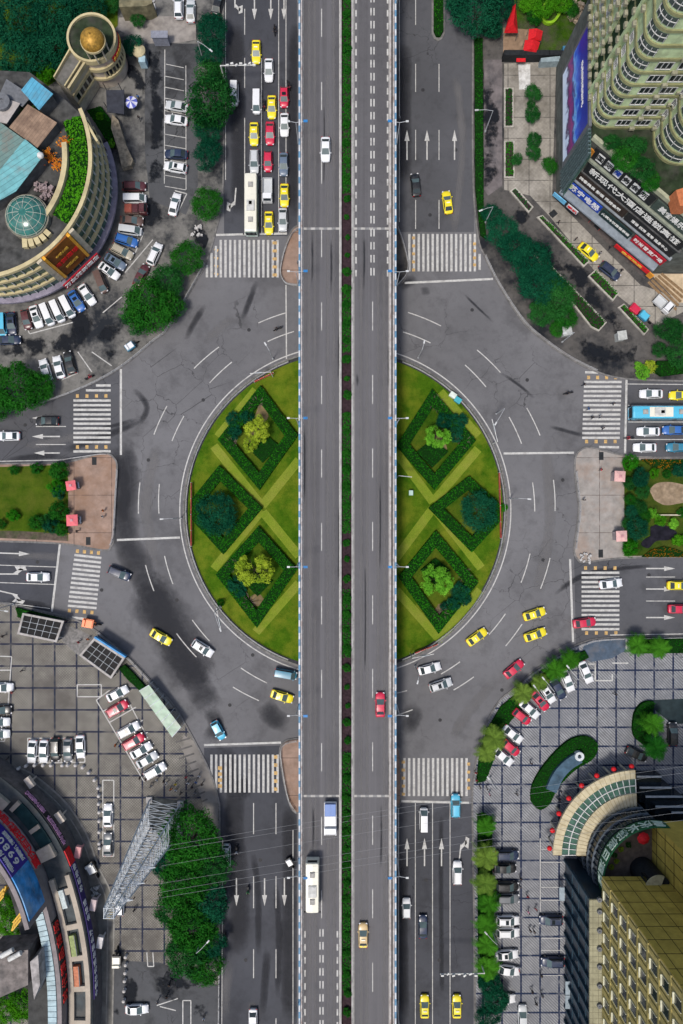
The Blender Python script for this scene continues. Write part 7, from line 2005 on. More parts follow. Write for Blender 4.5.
def truck_parts(col, bedcol, L=5.2, W=.95, load=False):
    h = L / 2; out = []
    cab = MB().box((h - .75, 0, 1.0), (1.45, 2 * W, 1.1)).poly([(h - .1, -W * .95, 1.56), (h - .1, W * .95, 1.56), (h - .45, W * .86, 2.05), (h - .45, -W * .86, 2.05)])
    cab.prism([(h - 1.45, -W * .9), (h - .43, -W * .88), (h - .43, W * .88), (h - 1.45, W * .9)], 1.55, 2.08)
    out.append(('cab', cab, pt(col), False))
    out.append(('windshield', MB().poly([(h - .07, -W * .84, 1.58), (h - .07, W * .84, 1.58), (h - .40, W * .78, 2.0), (h - .40, -W * .78, 2.0)]), m_glass, False))
    b = MB(); bl = L - 1.6; cx = -h + bl / 2
    b.box((cx, 0, .8), (bl, 2 * W, .12))
    for s in (-1, 1): b.box((cx, s * (W - .04), 1.1), (bl, .07, .5)); b.box((cx + s * (bl / 2 - .04), 0, 1.1), (.07, 2 * W - .16, .5))
    out.append(('cargo_bed', b, pt(bedcol), False))
    if load:
        out.append(('cargo', MB().box((cx - bl * .22, 0, 1.35), (bl * .5, 2 * W - .3, .9)).box((cx - bl * .22, 0, 1.83), (bl * .4, .15, .06)), pt(load), False))
        out.append(('cargo', MB().box((cx + bl * .25, 0, 1.3), (bl * .4, 2 * W - .3, .8)), pt(col), False))
    for x in (h - .8, -h + .9):
        for s in (-1, 1): out.append(('wheel', MB().tube((x, s * (W - .25), .38), (x, s * (W - .02), .38), .38, 12), m_tyre, False))
    for s in (-1, 1): out.append(('headlight', MB().box((h - .02, s * W * .7, .75), (.06, .3, .18)), m_lamp, False))
    return out
def trike_parts(col, bedcol):
    out = [('body', MB().box((-.45, 0, .75), (1.5, 1.15, .5)).box((.35, 0, .62), (.35, .5, .3)), pt(col), False), ('cargo_bed', MB().box((-.45, 0, 1.06), (1.3, .95, .12)).box((-.9, 0, 1.2), (.3, .9, .3)), pt(bedcol), False),
           ('fork', MB().tube((.35, 0, .7), (.95, 0, .35), .06, 6).tube((.45, -.35, 1.0), (.45, .35, 1.0), .03, 6).tube((.45, 0, 1.0), (.5, 0, .6), .04, 6), m_trim, False), ('seat', MB().box((.3, 0, .82), (.35, .36, .1)), m_trim, False)]
    for x, y in ((.98, 0), (-.7, -.5), (-.7, .5)): out.append(('wheel', MB().tube((x, y - .06, .3), (x, y + .06, .3), .3, 12), m_tyre, False))
    return out
def moto_parts(col):
    out = [('frame', MB().tube((-.45, 0, .35), (.1, 0, .5), .09, 6).tube((.1, 0, .5), (.55, 0, .85), .07, 6).box((.05, 0, .55), (.6, .26, .3)), pt(col), False), ('seat', MB().box((-.3, 0, .78), (.8, .28, .12)), m_trim, False),
           ('handlebar', MB().tube((.5, -.34, 1.0), (.5, .34, 1.0), .025, 6).tube((.55, 0, .8), (.5, 0, 1.0), .03, 6), m_trim, False), ('tail_box', MB().box((-.72, 0, .95), (.34, .34, .28)), m_trim, False)]
    for x in (.68, -.6): out.append(('wheel', MB().tube((x, -.05, .3), (x, .05, .3), .3, 12), m_tyre, False))
    return out
PROTO = {}
NAMES = dict(sedan='sedan_car', hatch='hatchback_car', suv='suv_car', van='minivan', bus='city_bus', truck='small_truck', trike='cargo_tricycle', moto='motorcycle')
def vehicle(px, py, deg, kind, col, label, cat=None, sunroof=False, z=0.0, col2=None, L=None, group=None, load=False, scale=1.0):
    key = (kind, col, sunroof, col2, L, load)
    cat = cat or dict(sedan='car', hatch='car', suv='car', van='van', bus='bus', truck='truck', trike='tricycle', moto='motorcycle')[kind]
    if key not in PROTO:
        if kind == 'bus': ps = bus_parts(col, col2 or col, L or 11.4, 3 if (L or 11) > 10 else 2)
        elif kind == 'truck': ps = truck_parts(col, col2 or col, L or 5.0, .95 if (L or 5) < 6 else 1.15, load)
        elif kind == 'trike': ps = trike_parts(col, col2 or 'grey')
        elif kind == 'moto': ps = moto_parts(col)
        else: ps = car_mesh_parts(kind, col, sunroof)
        root = thing(NAMES[kind] if cat != 'taxi' else 'taxi_car', label, cat)
        for nm, mb, mt, sm in ps: link(nm, mb.mesh(nm, mt, (0, 0, 0), sm), root)
        PROTO[key] = root
    else:
        root = copy_tree(PROTO[key])
        root.name = NAMES[kind] if cat != 'taxi' else 'taxi_car'
    root['label'] = label; root['category'] = cat
    if 'group' in root: del root['group']
    if group: root['group'] = group
    zc = {'bus': 2.2, 'van': 1.2, 'truck': 1.2}.get(kind, .8)
    p = P(px, py, z + zc)
    root.location = (p.x, p.y, z); root.rotation_euler = (0, 0, R(deg))
    root.scale = (scale,) * 3
    return root
QUE = 'cars queueing on the upper left road'
D90 = -90
def V(px, py, deg, kind, col, label, **k): return vehicle(px, py, deg, kind, col, label, **k)
ZL = .135
# queue, upper left road
V(256.2, 51.4, D90, 'sedan', 'yellow', 'yellow taxi highest up the queue on the upper left road', cat='taxi', group=QUE)
V(268.8, 69.8, D90, 'sedan', 'white', 'white sedan just below the highest taxi of the upper left queue', group=QUE)
V(284.1, 97, D90, 'hatch', 'red', 'red car in the lane nearest the flyover, highest red one in the queue', group=QUE, sunroof=True)
V(256.4, 101, D90, 'van', 'white', 'white minivan left of the second taxi in the upper left queue', group=QUE)
V(271.7, 106.7, D90, 'sedan', 'yellow', 'yellow taxi in the middle lane between white minivan and red car', cat='taxi', group=QUE)
V(284.4, 124.4, D90, 'sedan', 'white', 'white sedan right behind the highest red car beside the flyover', group=QUE)
V(254, 133.6, D90, 'sedan', 'yellow', 'yellow taxi left of a red sedan in the upper left queue', cat='taxi', group=QUE)
V(269.9, 133, D90, 'sedan', 'red', 'red sedan in the middle lane right of a yellow taxi', group=QUE)
V(254.3, 161.3, D90, 'suv', 'silver', 'silver car directly ahead of the white city bus roof end', group=QUE)
V(268, 161.3, D90, 'hatch', 'red', 'red hatchback between the silver and the blue car in the queue', group=QUE)
V(283.6, 164, D90, 'sedan', 'greyblue', 'slate blue sedan above the lower taxi beside the flyover', group=QUE)
V(251, 204, D90, 'bus', 'palegreen', 'long white roofed city bus waiting at the upper left stop line', col2='cream', group=QUE)
V(267.4, 190, D90, 'truck', 'white', 'small white truck with an empty grey bed beside the city bus', col2='silver', group=QUE, L=4.8)
V(284.4, 195, D90, 'sedan', 'yellow', 'yellow taxi beside the flyover, above the silver sedan at the line', cat='taxi', group=QUE)
V(268.8, 222.7, D90, 'sedan', 'yellow', 'yellow taxi first at the stop line, right of the city bus', cat='taxi', group=QUE)
V(282.8, 219.3, D90, 'sedan', 'silver', 'silver sedan first at the stop line beside the flyover', group=QUE)
V(233.8, 92.5, D90, 'van', 'white', 'white van half hidden under the roadside trees, upper left road')
# top left lots
V(178.7, 6.6, 90, 'suv', 'white', 'white off roader at the top edge of the upper left lot', z=ZL)
V(190.6, 10.5, 90, 'sedan', 'silver', 'silver sedan at the top edge beside a white off roader', z=ZL)
V(218, 3, 75, 'sedan', 'black', 'black car cut by the top edge beside the roadside trees', z=ZL)
V(176.5, 106, 170, 'sedan', 'silver', 'silver sedan in the narrow lot, highest of its four cars', z=ZL)
V(176, 119.8, 172, 'sedan', 'white', 'white sedan in the narrow lot just below the silver one', z=ZL)
V(176, 154, 177, 'sedan', 'darkblue', 'dark blue sedan in the narrow lot between two white cars', z=ZL)
V(175.3, 167.4, 170, 'suv', 'white', 'white car with sunroof at the lower end of the narrow lot', z=ZL, sunroof=True)
V(174.7, 204, 76, 'sedan', 'white', 'white sedan in the slanted bay below the narrow lot', z=ZL)
V(154.8, 254, 66, 'suv', 'white', 'white car with roof rails standing alone in the yard lane', z=ZL)
V(141, 275, 62, 'sedan', 'maroon', 'very dark maroon car in the yard beside the corner trees', z=ZL)
CR = 'cars parked round the curved building'
V(134.3, 186.4, 0, 'suv', 'maroon', 'dark maroon car topmost of the row round the curved building', z=ZL, group=CR)
V(134.3, 197.8, 0, 'van', 'white', 'white boxy van second from the top round the curved building', z=ZL, group=CR)
V(131.6, 220.6, -4, 'sedan', 'brown', 'brownish sedan below the red covered truck round the curved building', z=ZL, group=CR)
V(129.9, 229.6, -8, 'van', 'silver', 'pale silver van between the brown sedan and the bright blue car', z=ZL, group=CR)
V(126.4, 240.4, -17, 'suv', 'blue', 'bright blue car right of the curved building sign', z=ZL, group=CR)
V(122, 251.4, -27, 'suv', 'beige', 'beige grey car just below the bright blue one', z=ZL, group=CR)
V(115, 261.5, -32, 'sedan', 'greyblue', 'dark slate car between the beige car and a white sunroof car', z=ZL, group=CR, sunroof=True)
V(108.8, 270.7, -35, 'sedan', 'white', 'white car with black sunroof nearest the red sign strip corner', z=ZL, group=CR, sunroof=True)
V(100, 281.3, -68, 'van', 'brown', 'brown van under the right end of the red sign strip', z=ZL, group=CR)
V(87, 294.5, -56, 'sedan', 'white', 'white sedan under the red sign strip beside the blue cars', z=ZL, group=CR)
V(76.4, 300.8, -58, 'sedan', 'blue', 'bright blue sedan between a white sedan and three white vans', z=ZL, group=CR, sunroof=True)
V(66.8, 306.3, -63, 'van', 'white', 'white van right beside the bright blue sedan, first of three', z=ZL, group=CR)
V(56.8, 310.8, -66, 'van', 'white', 'white van in the middle of the three white vans', z=ZL, group=CR)
V(46.6, 314, -68, 'van', 'white', 'white van next to the white sunroof car, last of three', z=ZL, group=CR)
V(36, 316.4, -72, 'sedan', 'white', 'white car with black sunroof left of the three white vans', z=ZL, group=CR, sunroof=True)
V(26.4, 319.5, -78, 'hatch', 'maroon', 'small maroon car left of the white sunroof car', z=ZL, group=CR)
V(11.4, 323.5, -86, 'sedan', 'darkblue', 'dark blue car with sunroof second from the left edge', z=ZL, group=CR, sunroof=True)
V(1.5, 324, -88, 'van', 'skyblue', 'pale blue van cut by the left edge of the picture', z=ZL, group=CR)
V(8.8, 340, 2, 'sedan', 'darkblue', 'dark blue sedan parked across the row at the left edge', z=ZL)
V(45.3, 370, 108, 'sedan', 'white', 'white sedan half under the west road trees', z=ZL)
V(58.5, 367, 104, 'sedan', 'white', 'white sedan in the middle of the three cars at the yard corner', z=ZL)
V(69.5, 362.5, 105, 'sedan', 'black', 'black sedan right of two white ones at the yard corner', z=ZL)
# west road
V(47, 421, 180, 'sedan', 'black', 'black sedan driving away on the upper west road')
V(8, 436, 180, 'sedan', 'white', 'white sedan leaving the picture on the upper west road')
V(37.7, 577, 0, 'sedan', 'white', 'white sedan waiting on the lower west road before the stop line')
V(119.4, 573.3, -22, 'suv', 'darkblue', 'dark blue car entering the roundabout past the lower west zebra')
V(160.8, 637.3, -30, 'sedan', 'yellow', 'yellow taxi alone on the left side of the roundabout', cat='taxi')
V(202.7, 648.4, -33, 'suv', 'white', 'white car right of the lone taxi on the lower left roundabout', sunroof=True)
V(285.6, 674.5, -10, 'van', 'teal', 'teal van disappearing under the flyover at the lower left')
V(282, 696.6, -17, 'sedan', 'yellow', 'yellow taxi about to pass under the flyover below the teal van', cat='taxi')
V(218.3, 730.6, -62, 'hatch', 'skyblue', 'light blue small car leaving towards the lower left zebra')
# flyover
V(325.5, 149, D90, 'sedan', 'white', 'white sedan alone on the left flyover carriageway', z=ZD)
V(330.3, 818.6, D90, 'truck', 'white', 'white truck carrying a blue box load on the flyover', z=ZD, L=6.0, load='blue')
V(312.4, 886, D90, 'bus', 'cream', 'cream white bus on the left carriageway of the flyover', z=ZD, col2='cream', L=9.0)
V(380.3, 704.8, 90, 'sedan', 'red', 'red sedan alone on the right flyover carriageway', z=ZD)
V(363.2, 935.7, 90, 'sedan', 'tan', 'tan coloured taxi on the right flyover carriageway', cat='taxi', z=ZD)
# upper right road
V(415.7, 184.5, 96, 'sedan', 'black', 'black sedan leaving upwards past the upper right zebra')
V(447.5, 202, 98, 'sedan', 'yellow', 'yellow taxi leaving upwards on the upper right road', cat='taxi')
# right side of the roundabout
V(534.6, 614, 18, 'sedan', 'yellow', 'yellow taxi, upper of two side by side on the right roundabout', cat='taxi')
V(535.4, 634.7, 20, 'sedan', 'yellow', 'yellow taxi, lower of two side by side on the right roundabout', cat='taxi')
V(514, 669, 40, 'sedan', 'red', 'red sedan along the kerb below the two taxis')
V(477, 637, 36, 'sedan', 'yellow', 'yellow taxi close to the island railing at the lower right', cat='taxi')
V(429.6, 668.7, 15, 'sedan', 'white', 'white sedan coming from under the flyover, nearer the island')
V(440.7, 684.8, 18, 'suv', 'silver', 'silver white car coming from under the flyover, outer lane', sunroof=True)
V(584.7, 622.8, 8, 'sedan', 'red', 'red sedan driving onto the lower east zebra')
V(611, 583.8, 7, 'sedan', 'white', 'white sedan crossing the lower east zebra')
V(679, 585.5, 0, 'sedan', 'yellow', 'yellow taxi leaving at the right edge on the lower east road', cat='taxi')
V(680, 609, 0, 'sedan', 'red', 'red car leaving at the right edge on the lower east road')
EQ = 'vehicles waiting on the upper east road'
V(651.4, 393.8, 180, 'sedan', 'white', 'white sedan in the top lane of the waiting east traffic', group=EQ)
V(681, 395.4, 180, 'sedan', 'yellow', 'yellow taxi behind the white sedan in the top east lane', cat='taxi', group=EQ)
V(661.5, 412.5, 180, 'bus', 'skyblue', 'blue and cream city bus waiting on the upper east road', col2='skyblue', L=11.8, group=EQ)
V(648.5, 431.5, 180, 'sedan', 'white', 'white sedan just below the blue bus at the east line', group=EQ)
V(674.3, 430, 180, 'sedan', 'blue', 'bright blue sedan below the bus behind a white one', group=EQ)
V(645, 447.5, 180, 'sedan', 'white', 'white sedan in the lowest lane at the east stop line', group=EQ)
V(678, 447.3, 180, 'sedan', 'teal', 'teal blue sedan at the right edge in the lowest waiting lane', group=EQ)
# lower left road
V(226, 857, D90, 'van', 'white', 'white van partly under the big trees of the lower left road')
V(290.5, 864, -60, 'trike', 'black', 'black cargo tricycle with a white box tucked beside the flyover', col2='white')
V(253, 1021, D90, 'sedan', 'white', 'white car cut by the bottom edge on the lower left road')
# lower right road
V(424, 820.5, 90, 'van', 'white', 'white minivan in the second lane at the lower right stop line')
V(455.6, 806, 90, 'suv', 'skyblue', 'light blue car on the lower right stop line')
V(457.4, 873, 90, 'suv', 'white', 'white car over the turn arrow of the lower right road')
V(406.5, 908.6, 90, 'hatch', 'white', 'white hatchback in the lane beside the flyover, lower right road')
V(423, 927, 90, 'sedan', 'darkblue', 'dark blue grey sedan right of the white hatchback by the flyover')
V(424.7, 1007, 90, 'sedan', 'yellow', 'yellow taxi, left of two at the bottom of the lower right road', cat='taxi')
V(456.9, 1007, 90, 'sedan', 'yellow', 'yellow taxi, right of two at the bottom of the lower right road', cat='taxi')
# lower right court
PC = 'cars parked under the palms'
for i, (x, y, a, k, c, t) in enumerate([(586, 672.5, -66, 'sedan', 'white', 'white car right of the dark shrubs, last of the curved row'), (567.6, 681, -68, 'sedan', 'white', 'white car under the second palm of the curved row'), (558, 689, -60, 'sedan', 'darkblue', 'dark blue car between two white cars of the curved row'),
      (547.4, 693, -56, 'sedan', 'white', 'white car between the dark blue and the upper red car'), (540.3, 701, -50, 'sedan', 'red', 'red car with dark roof glass, upper red one of the curved row'), (529.8, 709.5, -42, 'sedan', 'white', 'white car between the two red cars of the curved row'), (522, 717, -38, 'hatch', 'red', 'red small car, second red one of the curved row'),
      (513, 734.6, -38, 'sedan', 'white', 'white car alone in the gap of the curved row'), (511, 748, -40, 'hatch', 'red', 'red car half hidden under a palm, lowest red one'), (503.4, 757, -40, 'sedan', 'white', 'white car lowest of the curved row by the palms')]):
    V(x, y, a, k, c, t, z=ZL, group=PC, sunroof=(i in (3, 4)))
for x, y, a, k, c, t in [(507, 855, 0, 'suv', 'darkblue', 'dark blue car, topmost beside the palm column'), (505, 868.6, 0, 'sedan', 'black', 'black sedan second from the top beside the palm column'), (507, 886.5, 0, 'suv', 'black', 'black large car third from the top beside the palm column'), (507.5, 898.4, 0, 'suv', 'grey', 'dark grey car just above the two white ones'),
      (507.8, 920.5, 0, 'suv', 'white', 'white car, upper of the pair beside the palm column'), (507.8, 932.5, 0, 'suv', 'white', 'white car, lower of the pair beside the palm column'), (507, 955, 4, 'sedan', 'white', 'white car with black roof glass below the white pair'), (508.7, 970.6, -8, 'sedan', 'white', 'white car askew, lowest clear one beside the palms'),
      (504, 999, 0, 'sedan', 'white', 'white car almost hidden under the dark trees'), (522.7, 1017, 90, 'sedan', 'silver', 'silver car cut by the bottom edge of the court'), (551, 920, 180, 'suv', 'darkblue', 'dark blue car facing the palms, upper of two beside the hotel'), (552.6, 962, 180, 'suv', 'darkblue', 'dark blue car facing the palms, lower of two beside the hotel'),
      (637, 754.4, -24, 'sedan', 'black', 'black sedan askew below the oval hedge'), (672.7, 734, 90, 'suv', 'black', 'black car parked upright right of the two broad palms')]:
    V(x, y, a, k, c, t, z=ZL, group='cars parked in the lower right court', sunroof=(y in (920.5, 955, 920)))
# lower left square
SQ = 'cars parked on the lower left square'
for x, y, a, k, c, t in [(32, 751.7, -94, 'sedan', 'white', 'white sedan leftmost of the five in a row'), (43.5, 751.7, -92, 'sedan', 'white', 'white sedan second of the five in a row'), (55.4, 749.6, -90, 'suv', 'black', 'black large car in the middle of the five'), (67.7, 750.4, -90, 'sedan', 'grey', 'dark grey sedan fourth of the five in a row'), (80.3, 747, -88, 'sedan', 'white', 'white sedan rightmost of the five in a row'),
      (117.3, 693.8, 28, 'sedan', 'white', 'white sedan topmost of the slanted row'), (117.3, 708.6, 30, 'suv', 'red', 'red car near the top of the slanted row'), (128.6, 729.8, 28, 'suv', 'white', 'white car above the lower red one of the slanted row'), (133.6, 741.6, 30, 'suv', 'red', 'red car in the middle of the slanted row'), (141, 750.6, 30, 'sedan', 'white', 'white car with dark glass below the lower red car'), (147, 760, 30, 'sedan', 'silver', 'silver white sedan second from the bottom of the slanted row'), (155, 771, 30, 'suv', 'white', 'white car lowest of the slanted row'),
      (1.5, 687.4, 0, 'sedan', 'white', 'white car topmost at the left edge'), (0, 710, 0, 'sedan', 'black', 'black car at the left edge between white ones'), (-2, 722, 0, 'sedan', 'white', 'white car just below the black one at the left edge'), (-2, 734, 0, 'sedan', 'white', 'white car lowest at the left edge'),
      (107.8, 815.7, 90, 'sedan', 'white', 'white sedan in the upright bay beside the bollards'), (107.8, 844.7, 90, 'sedan', 'grey', 'dark car with pale boot in the upright bay below'), (119.5, 906, 90, 'hatch', 'white', 'small white car below the lattice mast'), (136.7, 1009.6, 2, 'sedan', 'white', 'white sedan lying across at the bottom of the square')]:
    V(x, y, a, k, c, t + ', lower left square' if 'square' not in t else t, z=ZL, group=SQ, sunroof=(y in (729.8, 708.6)))
V(93.6, 870, -60, 'trike', 'black', 'cargo tricycle with grey covered box beside the curved arcade', col2='silver', z=ZL, scale=1.5)
V(117.3, 956.5, 90, 'trike', 'black', 'cargo tricycle with square cream box below the mast', col2='cream', z=ZL, scale=1.5)
# upper right forecourt
V(588.7, 251.7, -40, 'sedan', 'yellow', 'yellow car with black boot on the pale forecourt', z=ZL)
V(609.8, 271, -38, 'suv', 'darkblue', 'dark blue grey car below the yellow car on the forecourt', z=ZL)
V(663.5, 304, -42, 'truck', 'white', 'small white truck beside the wooden steps', col2='silver', z=ZL, L=3.9)
V(636.5, 311, -40, 'trike', 'red', 'red cargo tricycle by the lowest planter', col2='red', z=ZL, scale=1.3)
V(645.5, 318, -40, 'trike', 'teal', 'teal cargo tricycle right of the red one', col2='skyblue', z=ZL, scale=1.3)
V(132.3, 345, 35, 'trike', 'teal', 'teal and white tricycle parked by the yard corner railing', col2='white', z=ZL, scale=1.2)
V(136, 209, 0, 'truck', 'maroon', 'small truck with a rusty red covered load round the curved building', col2='brown', z=ZL, group=CR, load='rust', L=4.4)
# ------------------------------------------------------------------ people
def skin_person(pose):
    """one continuous body grown from a skeleton; sole at z = 0, facing +X"""
    if pose == 'walk': fl, fr, al, ar = .28, -.26, -.22, .24
    elif pose == 'ride': fl, fr, al, ar = .0, .0, .45, .45
    else: fl, fr, al, ar = .06, -.03, .06, .0
    if pose == 'ride':
        J = dict(pel=(0, 0, .88), spi=(.05, 0, 1.15), che=(.10, 0, 1.38), nek=(.13, 0, 1.53), hea=(.16, 0, 1.64), top=(.17, 0, 1.76))
        for s, n in ((1, 'l'), (-1, 'r')):
            J.update({'hip' + n: (.04, .11 * s, .86), 'kne' + n: (.42, .17 * s, .80), 'ank' + n: (.34, .17 * s, .42), 'toe' + n: (.52, .17 * s, .36), 'sho' + n: (.11, .20 * s, 1.44), 'elb' + n: (.30, .27 * s, 1.22), 'wri' + n: (.50, .28 * s, 1.10), 'han' + n: (.58, .28 * s, 1.08)})
    else:
        J = dict(pel=(0, 0, .95), spi=(0, 0, 1.15), che=(.01, 0, 1.36), nek=(.02, 0, 1.52), hea=(.03, 0, 1.63), top=(.03, 0, 1.74))
        for s, n, f, a in ((1, 'l', fl, al), (-1, 'r', fr, ar)):
            J.update({'hip' + n: (0, .10 * s, .90), 'kne' + n: (f * .6 + .03, .11 * s, .50), 'ank' + n: (f * 1.0 - .03, .11 * s, .09), 'toe' + n: (f * 1.0 + .14, .12 * s, .04), 'sho' + n: (.01, .19 * s, 1.43), 'elb' + n: (a * .5, .24 * s, 1.15), 'wri' + n: (a, .25 * s, .92), 'han' + n: (a * 1.15 + .02, .25 * s, .80)})
    RAD = dict(pel=.15, spi=.13, che=.155, nek=.06, hea=.10, top=.075, hip=.10, kne=.065, ank=.045, toe=.04, sho=.075, elb=.05, wri=.035, han=.035)
    names = list(J); E = [('pel', 'spi'), ('spi', 'che'), ('che', 'nek'), ('nek', 'hea'), ('hea', 'top')]
    for n in 'lr': E += [('pel', 'hip' + n), ('hip' + n, 'kne' + n), ('kne' + n, 'ank' + n), ('ank' + n, 'toe' + n), ('che', 'sho' + n), ('sho' + n, 'elb' + n), ('elb' + n, 'wri' + n), ('wri' + n, 'han' + n)]
    me = bpy.data.meshes.new('body'); me.from_pydata([J[k] for k in names], [(names.index(a), names.index(b)) for a, b in E], [])
    o = bpy.data.objects.new('body', me); COL.objects.link(o)
    o.modifiers.new('skin', 'SKIN')
    if not me.skin_vertices: me.skin_vertices.new()
    for i, n in enumerate(names):
        r_ = RAD[n] if n in RAD else RAD[n[:3]]
        me.skin_vertices[0].data[i].radius = (r_, r_ * (1.25 if n in ('che', 'pel') else 1)); me.skin_vertices[0].data[i].use_root = n == 'pel'
    sb = o.modifiers.new('sub', 'SUBSURF'); sb.levels = 1; sb.render_levels = 1
    dg = bpy.context.evaluated_depsgraph_get()
    out = bpy.data.meshes.new_from_object(o.evaluated_get(dg)); bpy.data.objects.remove(o)
    out.polygons.foreach_set('use_smooth', [True] * len(out.polygons))
    return out, Vector(J['hea']), J
m_skin = M('skin', (.42, .26, .18), .6); m_hair = M('hair', (.012, .010, .010), .5); m_trous = M('trousers_dark', (.025, .028, .04), .8); m_shoe = M('shoes', (.03, .025, .022), .6)
CL = dict(dark=(.025, .025, .03), white=(.55, .55, .55), red=(.42, .03, .05), blue=(.05, .13, .32), orange=(.75, .18, .02), yellow=(.6, .45, .05), pink=(.6, .18, .28), grey=(.2, .2, .21), green=(.05, .2, .08))
BODY = {}
def body(pose, col):
    if (pose, col) in BODY: return BODY[(pose, col)]
    if (pose, None) not in BODY: BODY[(pose, None)] = skin_person(pose)
    src, hd, J = BODY[(pose, None)]
    me = src.copy(); me.materials.clear()
    for m in (m_trous, M('shirt_' + col, CL[col], .8), m_skin, m_shoe): me.materials.append(m)
    waist = .97 if pose != 'ride' else .93
    for p in me.polygons:
        c = p.center
        p.material_index = 2 if (c.z > hd.z - .13 and abs(c.y) < .14) else 3 if c.z < (.1 if pose != 'ride' else .44) else 1 if (c.z > waist or (abs(c.y) > .205 and c.z > waist - .05)) else 0
        if pose != 'ride' and abs(c.y) > .2 and c.z < .9: p.material_index = 2
        if pose == 'ride' and c.x > .5 and c.z > .9: p.material_index = 2
    h = MB(); h.lathe((hd.x - .015, hd.y, hd.z - .01), [(.112, -.02), (.122, .03), (.112, .08), (.075, .125), (.02, .145)], 10)
    BODY[(pose, col)] = (me, h.mesh('hair', m_hair, smooth=True), J)
    return BODY[(pose, col)]
def person(x, y, deg, pose, col, label, z=.13, group=None):
    me, hm, J = body(pose, col)
    p = P(x, y, z + .9)
    o = link('person', me); o.location = (p.x, p.y, z); o.rotation_euler = (0, 0, R(deg)); o['label'] = label; o['category'] = 'person'
    if group: o['group'] = group
    link('hair', hm, o)
    f = MB()
    hx, hz = J['hea'][0], J['hea'][2]
    f.box((hx + .105, 0, hz - .01), (.05, .03, .045))
    for s in (-1, 1): f.box((hx + .098, s * .04, hz + .02), (.012, .022, .012), 0, 1); f.box((hx, s * .105, hz), (.05, .03, .07))
    f.box((hx + .095, 0, hz - .055), (.012, .05, .012), 0, 2)
    link('face', face_mesh(pose, f), o)
    return o
FACE = {}
def face_mesh(pose, mb):
    if pose not in FACE: FACE[pose] = mb.mesh('face', [m_skin, m_hair, M('lips', (.3, .09, .08), .5)])
    return FACE[pose]
